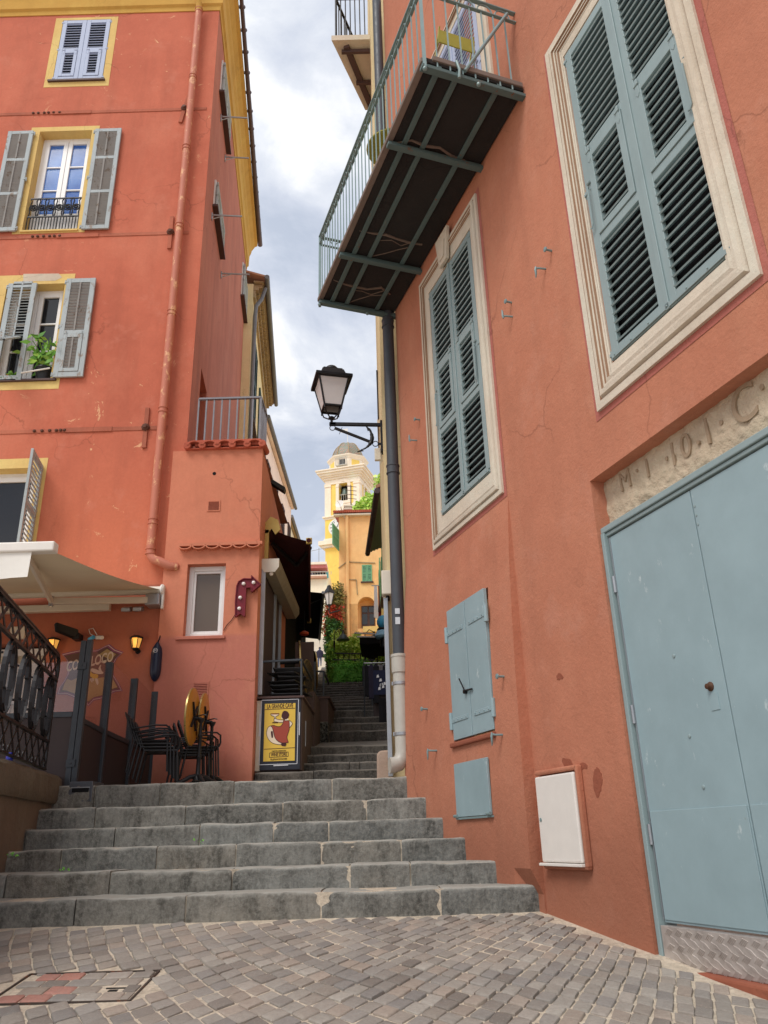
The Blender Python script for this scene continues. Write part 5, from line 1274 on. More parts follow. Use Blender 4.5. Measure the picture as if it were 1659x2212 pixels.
# ---------------- letterbox in the top step
lb = rect([(147,1690),(198,1690),(198,1732),(147,1732)],0,facing(8.98)); Fb = facing(8.99)
t = thing('drain_box', 'grey steel box with a slot let into the top step beside the parapet', 'step box', Fb.p((lb[0]+lb[1])/2,0,lb[2]))
m = MB(); m.box(Fb,lb[0],lb[1],-.35,.0,lb[2],lb[3]+.01); obj('steel_box', m, metal('step_box_steel', srgb(96,98,104), .45,.5), t, bevel=.006)
m = MB(); sx0,sz0 = Fb.hit(152,1715+.0)[0:2]; cxm = (lb[0]+lb[1])/2; cz_ = (lb[2]+lb[3])/2+.02; m.box(Fb,cxm-.09,cxm+.09,-.02,.003,cz_-.022,cz_+.022); obj('slot', m, M['void'], t)
m = MB(); m.box(Fb,cxm-.10,cxm+.10,0,.006,cz_+.022,cz_+.032); obj('slot_lip', m, M['galv'], t)

# ---------------- mural
Zm = lambda x,y: (x*.2033,1251+y*.2033)
mu = thing('shield_mural', 'painted shield shaped bar emblem with purple outline on the coral wall behind the glass', 'mural', FAC.p(-4.3,0,1.5))
SH = [(1165,690),(1230,745),(1315,775),(1245,840),(1200,930),(1212,1020),(1268,1110),(1305,1190),(1232,1197),(1170,1225),(1085,1275),(1000,1292),(940,1355),(880,1292),(790,1262),(700,1225),(605,1225),(622,1160),(680,1080),(715,1010),(727,930),(702,850),(655,795),(750,772),(850,752),(940,757),(1040,750),(1112,712)]
def sc2(k,dz=0): return [ (950+(x-950)*k, 1000+(y-1000)*k) for x,y in SH]
def shp(pts,b,mat,name,sm=0):
    q = [f(*Zm(*p)) for p in pts]; g = MB(); 
    if sm: q = smoothpts([Vector(v) for v in q],sm)
    g.prism(FAC,q,.002,b); return obj(name, g, M[mat], mu)
shp(sc2(1.0),.005,'purple_line','outline'); shp(sc2(.965),.007,'mural_cream','outline'); shp(sc2(.945),.009,'purple_line','outline'); shp(sc2(.90),.011,'mural_dark','field')
shp([(1140,745),(1235,800),(1180,860),(1060,800)],.012,'mural_straw','corner_scene')
shp([(665,1180),(690,1110),(720,1060),(760,1080),(850,1040),(950,1060),(1060,1050),(1170,1040),(1200,1060),(1250,1150),(1180,1170),(1090,1235),(1000,1255),(940,1300),(880,1250),(790,1215),(710,1185)],.0125,'mural_straw','straw_ground')
q0 = f(*Zm(975,890)); tx = text_mb('COCOLOCO', FAC, q0[0]-.02, q0[1]-.05, .20, .013, .004, sx=.55, bold=.004, slope=.21)
obj('lettering', tx, M['mural_cream'], mu)
shp([(880,935),(1130,860),(1132,870),(882,945)],.0135,'mural_cream','rule')
shp([(960,975),(985,1005),(1020,1010),(1047,1020),(1040,1050),(1000,1058),(965,1035),(955,1000)],.016,'mural_yellow','moon',3)
for pts in ([(905,960),(930,970),(985,950),(1050,970),(1100,990),(1085,1010),(1020,1005),(960,980),(925,1000),(910,985)],[(1050,960),(1065,920),(1078,915),(1072,945),(1085,985)],[(975,1055),(1000,1052),(1000,1085),(975,1080)],[(1015,1060),(1040,1060),(1050,1110),(1035,1125),(1020,1090)],[(960,1060),(980,1060),(985,1100),(965,1085)]): shp(pts,.0145,'mural_cream','animal_figure',3)
# ---------------- wall lanterns (lit), heater lamp, cable lights
def lantern(px,py,label):
    a,c = f(px,py,.12); t = thing('wall_lantern', label, 'wall lantern', FAC.p(a,0,c-.1), group='lit wall lanterns on the terrace wall')
    C_ = FAC.p(a,.12,c); m = MB()
    m.lathe(C_+Vector((0,0,.055)),[(.10,0),(.095,.02),(.04,.045),(.01,.05)],6); m.lathe(C_+Vector((0,0,-.12)),[(.02,0),(.045,.02),(.055,.04)],6)
    for k in range(6): a_ = k*PI/3; m.beam(C_+Vector((.055*math.cos(a_),.055*math.sin(a_),-.08)),C_+Vector((.088*math.cos(a_),.088*math.sin(a_),.06)),.01,.01)
    m.beam(C_+Vector((0,0,-.10)),FAC.p(a,0,c-.10),.02,.02); m.lathe(FAC.p(a,0,c-.1),[(.04,0),(.035,.015)],10,axis=FAC.N)
    obj('cage', m, M['black_iron'], t, bevel=.002, segs=1)
    m = MB(); m.lathe(C_+Vector((0,0,-.08)),[(.048,0),(.078,.135)],6); obj('glass', m, M['lamp_glow'], t)
    p_ = bpy.data.lights.new('lantern_bulb','POINT'); p_.energy = .8; p_.color = (1,.62,.28); p_.shadow_soft_size = .05; po = bpy.data.objects.new('bulb_light',p_); col.objects.link(po); po.parent = t; po.location = (0.0,-.30,.08)
lantern(294,1388,'lit wall lantern right of the shield mural on the terrace wall'); lantern(115,1392,'lit wall lantern left of the shield mural, behind the iron railing')
a,c = f(148,1366,.2); t = thing('heater_lamp', 'black angled terrace heater on the wall above the shield mural', 'heater', FAC.p(a,0,c))
m = MB(); m.add([FAC.p(a+x,b,c+z) for x,b,z in ((-.12,.45,.06),(.08,.15,.02),(.08,.08,-.10),(-.12,.38,-.04),(-.08,.47,.09),(.13,.17,.05),(.13,.1,-.07),(-.08,.40,-.01))],[(0,1,2,3),(7,6,5,4),(0,4,5,1),(1,5,6,2),(2,6,7,3),(3,7,4,0)]); obj('reflector', m, M['plastic_black'], t, bevel=.015)
m = MB(); m.box(FAC,a+.04,a+.14,0,.16,c-.09,c+.0); obj('bracket', m, M['plastic_black'], t, bevel=.006)
a,c = f(205,1377,.06); t = thing('cable_light', 'tangle of small blue and white cable fittings on the wall above the mural lettering', 'cable fittings', FAC.p(a,0,c))
m = MB(); m.tube([FAC.p(a+.02,.0,c+.0),FAC.p(a-.08,.05,c+.06),FAC.p(a-.10,.06,c+.12),FAC.p(a-.05,.04,c+.14),FAC.p(a+.02,.04,c+.04)],.006,6); m.tube([FAC.p(a+.02,.06,c),FAC.p(a+.13,.12,c-.02)],.028,8); obj('white_fitting', m, M['white_metal'], t, smooth=True)
m = MB(); m.tube([FAC.p(a-.08,.06,c-.03),FAC.p(a-.0,.1,c-.0)],.028,8); obj('blue_fitting', m, M['blue_plastic'], t, smooth=True)
a,c = f(42,1368,.02); m = MB(); m.box(FAC,a-.12,a+.10,0,.07,c-.09,c+.09); o = obj('electric_box', m, M['carbox'], bevel=.01); tag(o,'cream electric box on the terrace wall behind the iron railing','electric box')
# buoy
a,c = f(337,1432,.12); zt_ = f(337,1388,.12)[1]; zb_ = f(337,1472,.12)[1]; t = thing('boat_fender', 'long navy blue boat fender hanging on a rope at the edge of the terrace wall', 'boat fender', FAC.p(a,.12,zb_))
h_ = zt_-zb_; m = MB(); m.lathe(FAC.p(a,.12,zb_),[(.015,0),(.045,.03),(.07,.09),(.078,.16),(.078,h_-.16),(.066,h_-.08),(.03,h_-.02),(.018,h_)],20); obj('fender_body', m, M['navy_rubber'], t, smooth=True)
xr_,zr_ = f(353,1347,.03); m = MB(); m.tube([FAC.p(a,.12,zt_-.01),FAC.p(a+.02,.10,zt_+.08),FAC.p(xr_,.03,zr_)],.010,6); obj('rope', m, M['black_cloth'], t, smooth=True)
m = MB(); m.tube([FAC.p(xr_,0,zr_+.02),FAC.p(xr_,.04,zr_+.02),FAC.p(xr_,.04,zr_+.06)],.01,6); m.box(FAC,xr_-.02,xr_+.02,0,.02,zr_-.02,zr_+.09); obj('hook', m, M['white_metal'], t)
m = MB(); C_ = FAC.p(a,.2,zt_-.13)
m.tube([C_+Vector((.03*math.cos(k*PI/6),0,.03*math.sin(k*PI/6))) for k in range(13)],.003,4); obj('maker_mark', m, M['ink_white'], t)
tm = text_mb('M', FAC, a, zt_-.145, .045, .2, .002); obj('lettering', tm, M['ink_white'], t)
# arrow sign
ar = thing('arrow_sign', 'dark red marquee arrow sign with white bulbs bending right on the annex corner', 'sign', ANX.p(-2.0,.1,2.6))
ap = [(508,1332),(508,1300),(511,1266),(515,1256),(526,1249.5),(543,1250),(543,1243),(562.5,1261.5),(543,1278),(542,1268),(531,1268.5),(528,1331.5),(519,1324)]
q = [ANX.hit(x,y,.1) for x,y in ap]; m = MB(); m.prism(ANX,q,.02,.075); obj('sign_body', m, M['sign_red'], ar)
m = MB()
for i in range(len(q)): 
    p0,p1 = ANX.p(q[i][0],.082,q[i][1]),ANX.p(q[(i+1)%len(q)][0],.082,q[(i+1)%len(q)][1]); m.beam(p0,p1,.05,.012,up=ANX.N) if 0 else m.beam(p0,p1,.012,.04,up=(0,-1,0))
obj('raised_rim', m, M['sign_red'], ar)
for (x,y) in ((526,1260.5),(518.5,1290.5),(516.5,1314),(547.5,1258)):
    a,c = ANX.hit(x,y,.1); m = MB(); m.lathe(ANX.p(a,.072,c),[(.012,0),(.026,.008),(.028,.022),(.02,.036),(.004,.042)],12,axis=ANX.N); obj('bulb', m, M['bulb'], ar, smooth=True)
m = MB(); pts = [(509,1326),(500,1340),(490,1350),(483,1362)]; m.tube([ANX.p(*(lambda v:(v[0],.012,v[1]))(ANX.hit(x,y,.01))) for x,y in pts],.005,5); obj('cable', m, M['black_cloth'], ar)
# meter hatch lines low on the annex
for (pa_,pb_,nm) in (((447,1543),(456,1590),'hatch'),((455,1622),(485,1678),'hatch')):
    x0,z1 = an(*pa_); x1,z0 = an(*pb_); m = MB(); m.box(ANX,x0,x1,0,.006,z0,z1); obj('wall_hatch', m, M['coral_annex'], ch, bevel=.002, segs=1)

# ---------------- stacked armchairs
zP = .675
def make_chair(loc, rz, label):
    t = thing('terrace_chair', label, 'chair', loc, rz, 'black metal terrace chairs stacked by the wall'); t.scale = (.9,.9,.8); K = M['black_iron']; R_ = .0125
    # local: front = +y
    for sx in (-1,1):
        m = MB(); m.tube([(sx*.25,.24,0),(sx*.235,.215,.44)],R_,6); obj('leg', m, K, t, local=True)
        m = MB(); m.tube([(sx*.24,-.27,0),(sx*.225,-.20,.44)],R_,6); obj('leg', m, K, t, local=True)
        m = MB(); m.tube([(sx*.255,-.24,.60),(sx*.27,.05,.655),(sx*.27,.19,.65),(sx*.265,.24,.61),(sx*.255,.245,.50),(sx*.24,.225,.44)],R_*1.1,6); obj('armrest', m, K, t, smooth=True, local=True)
    m = MB(); m.tube([(-.23,-.2,.44),(-.235,.215,.44),(.235,.215,.44),(.23,-.2,.44),(-.23,-.2,.44)],R_,6)
    for k in range(8): x = -.2+.4*k/7; m.box(WORLD,x-.012,x+.012,-.2,.21,.437,.443)
    for k in range(7): y = -.17+.34*k/6; m.box(WORLD,-.22,.22,y-.01,y+.01,.4435,.449)
    obj('seat', m, K, t, local=True)
    m = MB(); m.tube([(-.22,-.2,.44),(-.225,-.26,.60),(-.21,-.33,.80),(-.17,-.345,.845),(.17,-.345,.845),(.21,-.33,.80),(.225,-.26,.60),(.22,-.2,.44)],R_,6)
    for z in (.56,.63,.70,.77): y = -.2-(z-.44)*.36; m.beam((-.215,y,z),(.215,y,z),.006,.018)
    for k in range(5): x = -.14+.28*k/4; m.beam((x,-.225,.50),(x,-.34,.84),.016,.005,up=(0,1,0))
    obj('backrest', m, K, t, smooth=True, local=True); return t
base = at(338,1683,9.95)
rz_ = math.radians(-78)
c0 = make_chair((base.x+.06,9.85,zP), rz_, 'bottom chair of the front stack of black metal chairs')
fw = Vector((math.sin(-rz_),math.cos(rz_),0)); fw = Matrix.Rotation(rz_,3,'Z') @ Vector((0,1,0))
for i,lab in ((1,'second chair up in the front stack of black metal chairs'),(2,'third chair up in the front stack of black metal chairs'),(3,'top chair of the front stack of black metal chairs, nearest the glass screen')):
    copy_tree(c0, None, Vector((base.x+.06,9.85,zP))+fw*(-.045*i)*-1*-.9+Vector((0,0,.038*i)), rz_, lab)
c2 = Vector((base.x+.22,10.5,zP+.0))
for i,lab in ((0,'bottom chair of the rear stack of black metal chairs'),(1,'second chair up in the rear stack of black metal chairs'),(2,'third chair up in the rear stack of black metal chairs'),(3,'top chair of the rear stack of black metal chairs by the wall')):
    copy_tree(c0, None, c2+fw*(.055*i)+Vector((0,0,.034*i)), rz_+.06, lab)
# ---------------- folded bistro tables
def make_table(p, label, tilt):
    t = thing('folding_table', label, 'table', p, tilt, 'round bistro tables with their tops folded upright')
    K = M['black_iron']
    m = MB(); m.lathe((0,0,0),[(.06,.05),(.05,.09),(.03,.12),(.026,.30),(.032,.31),(.032,.33),(.024,.34),(.022,.55),(.03,.56),(.03,.58),(.022,.59),(.02,.72),(.034,.74),(.045,.76),(.045,.775),(.01,.78)],14); obj('pole', m, K, t, smooth=True, local=True)
    for k in range(4):
        a = k*PI/2+.5; d = Vector((math.cos(a),math.sin(a),0)); m = MB(); m.tube([d*.03+Vector((0,0,.10)),d*.10+Vector((0,0,.085)),d*.17+Vector((0,0,.045)),d*.235+Vector((0,0,.02)),d*.26+Vector((0,0,.008))],[.026,.026,.024,.022,.018],8); obj('foot', m, K, t, smooth=True, local=True)
    ax = Vector((-1,0,.03)).normalized(); C_ = Vector((-.10,0,.80))
    m = MB(); m.lathe(C_,[(.001,.0),(.335,.0),(.342,.004),(.342,.026),(.335,.03),(.001,.03)],48,axis=ax); tp = obj('tabletop', m, [M['table_brown']], t, smooth=True, local=True)
    m = MB(); m.lathe(C_,[(.3425,.003),(.347,.006),(.347,.024),(.3425,.027)],48,axis=ax); obj('edge_band', m, M['brass'], tp, smooth=True, local=True)
    m = MB()
    for a in (.75,-.55): d = Vector((0,math.sin(a),math.cos(a))); m.beam(C_-d*.19+Vector((.015,0,0)),C_+d*.19+Vector((.015,0,0)),.028,.012)
    m.tube([C_+Vector((.0,0,-.02)),Vector((-.0,0,.77))],.024,8); m.tube([C_+Vector((.03,0,.0)),C_+Vector((.13,-.03,.015)),C_+Vector((.17,-.04,.005))],.008,6); obj('hinge_cross', m, K, t, smooth=True, local=True)
    return t
p = at(427,1683,10.0); ta = make_table((p.x,10.0,zP-.02),'larger looking folded bistro table with yellow brown underside, nearest the steps',.0)
p = at(452,1683,10.5); copy_tree(ta, None, (p.x,10.5,zP), .04, 'second folded bistro table, standing closer to the coral annex wall')
# ================================================================== the lane going up between the houses
def ez(py, px=760): return ray(px,py).z
ST = [(11.2,1661,.50),(11.65,1644.5,.5),(12.1,1627,.5),(12.6,1609,1.7),(14.2,1577,.5),(14.65,1561,.5),(15.2,1548.5,.5),(15.75,1533,.5),(16.2,1525,.5),(16.7,1518,.5),(17.2,1512,.5),(17.7,1507,.5),(18.2,1503,.5),(18.7,1498,.5),(19.2,1493,.5),(19.7,1488,.5),(20.2,1483,.5),(20.7,1478,.5),(21.2,1474,.8)]
ls = thing('lane_stairs', None, None, (-.8,11,.6)); ls['kind'] = 'structure'
zprev = .68
for i,(Y,py,dp) in enumerate(ST):
    zt = ez(py)*Y; m = MB(); tn = []
    xl = -1.84 if Y < 14 else -1.95; xr = .35
    n = random.choice((2,3)); xs = [xl]+sorted(random.uniform(xl+.3,xr-.3) for _ in range(n))+[xr]
    if i == 0: xs = [xl, -1.05, xr]
    rise = 1.626-zt if i == 3 else 0
    for a,b in zip(xs[:-1],xs[1:]):
        if b-a < .06: continue
        q = MB(); tq = []; rough_block(q, tq, a+.004, b-.004, Y, dp+.05, zprev-.06, zt, btone(), seg=.09, amp=.9)
        if rise: q.v = [Vector((v.x,v.y,v.z+max(0,(v.y-Y-.2))/dp*rise*1.0)) for v in q.v]
        m.add(q.v,q.f); tn += tq
    toned(obj('step', m, M['alley_stone'], ls, smooth=True), tn)
    zprev = zt+rise
Y = 22.0; z0_ = zprev; m = MB(); tn = []; k = 0
while Y < 74:
    zt = .21*(Y-21.2)+zprev_0 if False else 3.85+.21*(Y-21.2); xl = ray(702,1450).x*Y; xr = ray(762 if Y < 30 else 740,1450).x*Y
    rough_block(m, tn, xl-.3, xr+.4, Y, .9, zt-.25, zt, btone(), seg=.4, amp=1.); Y += .8 if Y < 40 else 2.0
toned(obj('step', m, M['alley_stone'], ls, smooth=True), tn)

# ---- wine bar cabinet with the poster
cbx = thing('poster_cabinet', 'dark cabinet at the foot of the lane carrying a yellow wine poster', 'cabinet', (-1.5,11.3,.88))
FC = facing(11.32); C0,C1_ = FC.hit(563,1600)[0], FC.hit(652,1600)[0]; cz0, cz1 = FC.hit(600,1665)[1], FC.hit(600,1509)[1]
m = MB(); m.box(FC,C0,C1_,-1.6,-.02,cz0,cz1); obj('cabinet_body', m, M['dark_board'], cbx, bevel=.006)
m = MB(); m.box(FC,C0+.0,C1_-.02,-.02,.012,cz0+.01,cz1-.01); obj('front_board', m, M['ink_navy'], cbx, bevel=.004)
m = MB(); m.box(FC,XR-.0,C0-.004,-1.2,.0,cz0,cz1-.02); obj('stone_pier', m, M['cream_stone'], cbx, bevel=.006)
m = MB(); m.box(FC,XR-.03,C1_+.03,-1.65,.03,cz1,cz1+.03); obj('top_board', m, M['brown_wood'], cbx, bevel=.004)
Zp = lambda x,y: FC.hit(548.6+x*.0893,1481+y*.0893)
x0,z0 = Zp(228,1838); x1,z1 = Zp(1008,425); 
ps = thing('wine_poster', 'yellow wine store poster showing a woman in a brick red dress raising a glass', 'poster', FC.p((x0+x1)/2,.013,z0))
m = MB(); m.box(FC,x0,x1,.013,.017,z0,z1); obj('paper', m, M['yellow_paper'], ps)
def pu(x,y): # picture of the poster -> paper coordinates
    return x0+(x-(250-(y-430)*.0205))/770*(x1-x0), z0+(1838-y)/1408*(z1-z0)
def pshape(pts,b,mat,name,sm=5):
    q = [pu(*p) for p in pts]; q = smoothpts([Vector(v) for v in q],sm) if sm else q
    g = MB(); g.prism(FC,q,.0165,b); return obj(name, g, M[mat], ps)
def pline(pts,wd,b=.0215,mat='ink_brown',name='ink_line',sm=0,closed=False):
    q = [Vector(pu(*p)) for p in pts]
    if sm: q = [Vector(v) for v in smoothpts(q,sm,closed)]
    if closed: q.append(q[0])
    g = MB()
    for a,b_ in zip(q[:-1],q[1:]): g.beam(FC.p(a.x,b-.001,a.y),FC.p(b_.x,b-.001,b_.y),.003,wd,up=(0,0,1)) if abs(b_.x-a.x) > abs(b_.y-a.y) else g.beam(FC.p(a.x,b-.001,a.y),FC.p(b_.x,b-.001,b_.y),wd,.003,up=(0,1,0))
    return obj(name, g, M[mat], ps)
dress = [(400,985),(470,970),(560,1000),(640,1000),(690,950),(715,880),(725,830),(748,832),(758,865),(845,865),(862,900),(865,1000),(860,1090),(830,1180),(805,1270),(825,1350),(835,1400),(760,1405),(680,1405),(600,1370),(540,1320),(500,1250),(480,1170),(460,1080),(430,1010)]
leg = [(385,985),(330,1030),(300,1120),(305,1210),(350,1310),(430,1390),(530,1430),(650,1445),(700,1440),(660,1405),(590,1370),(530,1310),(490,1230),(470,1150),(450,1060),(425,1005)]
pshape(leg,.0185,'ink_cream','leg_shape'); pshape(dress,.0200,'ink_red','dress_shape'); pline(leg,.006,.0195,sm=4,closed=True); pline(dress,.007,.0212,sm=4,closed=True)
hair = [(680,700),(700,650),(745,618),(800,630),(845,670),(862,725),(840,785),(800,825),(740,828),(700,810),(670,760)]
pshape([(740,815),(840,815),(845,868),(760,868)],.0205,'ink_cream','neck_shape',0); pshape(hair,.0225,'ink_brown','hair_shape')
pshape([(672,770),(668,810),(690,825),(705,812),(695,780)],.0205,'ink_cream','face_shape',3)
arm = [(712,842),(640,838),(560,822),(530,798),(490,808),(480,840),(490,878),(540,885),(590,898),(640,905),(700,905)]
pshape(arm,.0190,'ink_cream','arm_shape',3); pline(arm,.006,.0205,sm=3)
arm2 = [(862,862),(900,885),(940,935),(920,980),(870,1035),(866,960)]; pshape(arm2,.0190,'ink_cream','arm_shape',3); pline(arm2,.006,.0205,sm=3)
gl = [(398,680),(612,680),(600,715),(560,740),(525,752),(518,800),(495,800),(490,752),(440,735),(405,712)]; pshape(gl,.0190,'ink_cream','glass_shape',0); pline(gl,.006,.0205,closed=True)
pshape([(400,684),(610,684),(590,700),(420,700)],.0200,'ink_red','wine_shape',0); pline([(436,908),(490,885),(560,900),(575,912),(436,908)],.006,.0205)
pshape([(405,1140),(425,1110),(450,1125),(460,1260),(425,1270)],.0200,'ink_brown','boot_shape',3); pshape([(665,1420),(780,1405),(775,1485),(690,1480),(668,1465)],.0215,'ink_brown','shoe_shape',2)
pline([(252,575),(1010,560)],.008,.0185); pline([(236,1545),(1000,1530)],.008,.0185)
pline([(375,1640),(835,1628),(835,1735),(372,1748)],.007,.0185,closed=True)
def ptext(s_,x,y,size,sx=.55,bold=.0,name='lettering',sl=.02):
    a,c = pu(x,y); t = text_mb(s_,FC,a,c,size,.0172,.003,sx=sx,bold=bold,slope=sl); return obj(name,t,M['ink_brown'],ps)
ptext('LA GRANDE CAVE',632,542,.082,.54,.0014); ptext('WINE STORE',605,1718,.056,.66,.0012); ptext('COMPTOIR & DEGUSTATION',605,1612,.024,.62,.0004); ptext('VILLEFRANCHE SUR MER',600,1812,.030,.70,.0004)
m = MB()
def ch_(p,q,wd=.008):
    a = Zp(*p); b = Zp(*q); m.beam(FC.p(a[0],.0145,a[1]),FC.p(b[0],.0145,b[1]),wd,.004,up=FC.N if abs(a[0]-b[0])<.05 else FC.N)
for p,q in (((192,360),(1082,330)),((1082,330),(1045,1890)),((1045,1890),(128,1918)),((128,1918),(192,360))): ch_(p,q)
obj('chalk_border', m, M['ink_white'], cbx)
for p,q in (((505,300),(812,290)),((150,690),(130,1230)),((1108,645),(1097,1200)),((475,1940),(830,1922))): m = MB(); ch_(p,q,.011); obj('chalk_dash', m, M['ink_white'], cbx)
m = MB(); m.box(WORLD,C1_,C1_+.012,11.75,11.78,1.25,1.6); obj('side_handle', m, M['galv'], cbx)
# second planter box and stone foot behind
FP = facing(14.0); p0 = FP.hit(630,1560); p1 = FP.hit(709,1509); tb = thing('terrace_box', 'brown boarded terrace box on a stone foot behind the poster cabinet', 'terrace box', FP.p(p1[0]-.3,0,1.6))
m = MB(); m.box(FP,-1.9,p1[0],-1.5,0,p0[1]-.01,p1[1]); obj('board_front', m, M['dark_board'], tb, bevel=.004)
m = MB(); m.box(FP,-1.9,p1[0]+.03,-1.5,.03,p1[1],p1[1]+.035); obj('top_board', m, M['brown_wood'], tb)
m = MB(); m.box(FP,-1.9,p1[0]+.0,-1.5,.01,1.3,p0[1]-.012); obj('stone_foot', m, M['step_stone'], tb, bevel=.01); toned(kids(tb)[-1], None)
m = MB(); m.box(WORLD,-1.9,-1.2,12.9,15.5,1.2,p1[1]-.06); m2 = obj('terrace_floor', m, M['dark_board'], tb)
# ---- roller shutter bar front
bf = thing('bar_front', 'dark bar front with ribbed roller shutter and long grey shutter housing in the lane', 'shop front', (-1.86,12.6,1.9))
m = MB(); m.box(WORLD,-1.875,-1.845,11.42,13.15,1.93,3.9)
for k in range(40): y = 11.45+k*.043; m.box(WORLD,-1.846,-1.836,y,y+.02,1.93,3.9)
obj('roller_shutter', m, M['dark_board'], bf)
for y in (11.36,12.55,13.2): m = MB(); m.box(WORLD,-1.87,-1.80,y,y+.05,1.93,3.9); obj('guide_rail', m, M['galv'], bf)
hx = MB(); hp_ = [(-1.86,3.95),(-1.60,3.95),(-1.60,3.82),(-1.66,3.74),(-1.82,3.74),(-1.86,3.80)]; FH = Frame((0,11.36,0),(1,0,0)); FH.N = Vector((0,1,0)); hx.prism(FH,hp_,0,2.75); obj('shutter_housing', hx, metal('housing_grey_beige', srgb(150,138,122), .5), bf, bevel=.004)
m = MB(); m.prism(FH,[(a*1.0,c) for a,c in hp_],-.012,-.001); obj('end_cap', m, M['cassette'], bf)
m = MB(); m.lathe((-1.72,11.40,3.70),[(.02,.0),(.03,.02),(.03,.05)],10); obj('sensor', m, M['white_metal'], bf)
m = MB(); m.box(WORLD,-2.3,-1.9,13.2,16.2,1.9,4.4); obj('dark_backing', m, M['void'], bf)  # solid black block, shade of the bar's inside painted as colour
# railings on the cabinet and terrace box
def frame_rail(pts_list,label,loc):
    t = thing('tube_railing', label, 'railing', loc)
    for p,q in pts_list: g = MB(); g.beam(p,q,.03,.03); obj('rail_bar', g, M['anthracite'], t, bevel=.003, segs=1)
    return t
def FQ(Y,px,py): return at(px,py,Y)
a_,b_,c_,d_ = FQ(11.4,556,1507),FQ(11.4,557,1430),FQ(11.4,651,1425),FQ(11.4,651,1506)
frame_rail([(a_,b_),(b_,c_),(c_,d_),(c_,c_+Vector((0,1.5,-.0)))],'black square tube railing on top of the poster cabinet',a_)
a_,b_,c_,d_ = FQ(14.05,655,1509),FQ(14.05,654,1451),FQ(14.05,699,1450),FQ(14.05,699,1508)
frame_rail([(b_,c_),(c_,d_),(c_,c_+Vector((0,1.3,0)))],'black square tube railing on the terrace box behind the poster cabinet',a_)
# bar terrace furniture
FB = facing(13.6); q0 = FB.hit(637,1450); q1 = FB.hit(678,1386)
t = thing('brown_screen', 'tall dark brown board screen standing on the bar terrace', 'screen', FB.p((q0[0]+q1[0])/2,0,2.3)); m = MB(); m.box(FB,q0[0],q1[0],-.05,0,1.95,q1[1]); obj('board', m, M['dark_board'], t, bevel=.004)
m = MB(); m.box(FB,q1[0],q1[0]+.035,-.06,.01,1.95,q1[1]-.35); obj('post', m, M['anthracite'], t)
def disc_table(px,py,Y,r,label,phi=.0):
    C_ = at(px,py,Y); t = thing('upended_table', label, 'table', (C_.x,C_.y,C_.z-r), group='round table tops stood on edge on the bar terrace')
    ax = Vector((math.cos(phi),-math.sin(phi),.05)).normalized()
    m = MB(); m.lathe(C_,[(.001,0),(r,0),(r+.004,.006),(r+.004,.026),(r,.03),(.001,.03)],40,axis=ax); obj('tabletop', m, M['plastic_black'], t, smooth=True)
    m = MB(); m.lathe(C_,[(r+.005,.002),(r+.009,.006),(r+.009,.026),(r+.005,.03)],40,axis=ax); obj('edge_band', m, M['brass'], t, smooth=True)
    m = MB(); m.tube([C_-ax*.3,C_-ax*.0],.025,8); obj('pole', m, M['black_iron'], t)
disc_table(664,1466,13.0,.30,'black round table top on edge, the wider one on the bar terrace',.18); disc_table(646,1430,12.6,.33,'narrow looking round table top on edge beside the brown screen',-.12); disc_table(679,1448,14.6,.34,'thin round table top seen edge on at the right of the bar terrace',-.2)
def folded_chair(x,y,z,label,first=[None]):
    if first[0] is None:
        t = thing('folded_chair', label, 'chair', (x,y,z), 0, 'folding chairs piled flat on the bar terrace'); K = M['black_iron']
        m = MB(); 
        for s_ in (-.2,.2): m.beam((s_,-.3,.02),(s_,.45,.02),.018,.018)
        obj('leg', m, K, t, local=True); m = MB()
        for k in range(6): m.box(WORLD,-.19,.19,-.25+k*.06,-.215+k*.06,.025,.035)
        obj('seat', m, metal('dark_slats', srgb(52,50,52), .35), t, local=True); m = MB()
        for k in range(2): m.box(WORLD,-.2,.2,.28+k*.09,.34+k*.09,.02,.03)
        obj('backrest', m, K, t, local=True); first[0] = t
    else: copy_tree(first[0], None, (x,y,z), random.uniform(-.25,.25), label)
hl = ['bottom','second','third','fourth','fifth','sixth','seventh','eighth']
zc = cz1+.05
for k in range(8):
    folded_chair(-1.50+random.uniform(-.04,.04),12.0,zc+k*.062,'folding chair %s from below in the pile on the poster cabinet' % hl[k])
# ---- dark red awning
def awn(name,label,A,B,out_near,out_far,mat,mat2,val,group=None):
    t = thing(name, label, 'awning', (A+B)/2)
    m = MB(); n = 10; vs = []
    for i in range(n+1):
        for j in range(5):
            p = A.lerp(B,i/n); q = out_near.lerp(out_far,i/n); v = p.lerp(q,j/4); v.z -= .03*math.sin(PI*j/4); vs.append(v)
    m.add(vs,[(i*5+j,i*5+j+1,(i+1)*5+j+1,(i+1)*5+j) for i in range(n) for j in range(4)]); obj('canvas', m, mat, t, smooth=True)
    m = MB(); m.tube([out_near-(out_far-out_near)*.01,out_far],.035,10); obj('front_bar', m, mat2, t, smooth=True)
    m = MB(); m.tube([A,B],.06,10); obj('roller', m, mat2, t, smooth=True)
    m = MB(); k = 26; vs = []
    for i in range(k*2+1):
        p = out_near.lerp(out_far,i/(2*k)); vs += [p,p-Vector((0,0,val*(1 if i%2 else .72)))]
    m.add(vs,[(2*i,2*i+2,2*i+3,2*i+1) for i in range(2*k)]); obj('valance', m, mat, t)
    m = MB(); e = A.lerp(out_near,.5)+Vector((.0,1.1,-.15)); m.beam(A+Vector((0,.3,-.15)),e,.05,.05); m.beam(e,out_near+Vector((0,.3,0)),.04,.04); obj('folding_arm', m, M['plastic_black'], t)
    return t
A = Vector((-1.80,11.6,4.55)); B = Vector((-2.30,16.4,4.62)); on = at(667,1169,11.65); of = Vector((ray(667,1343).x*16.5,16.5,on.z))
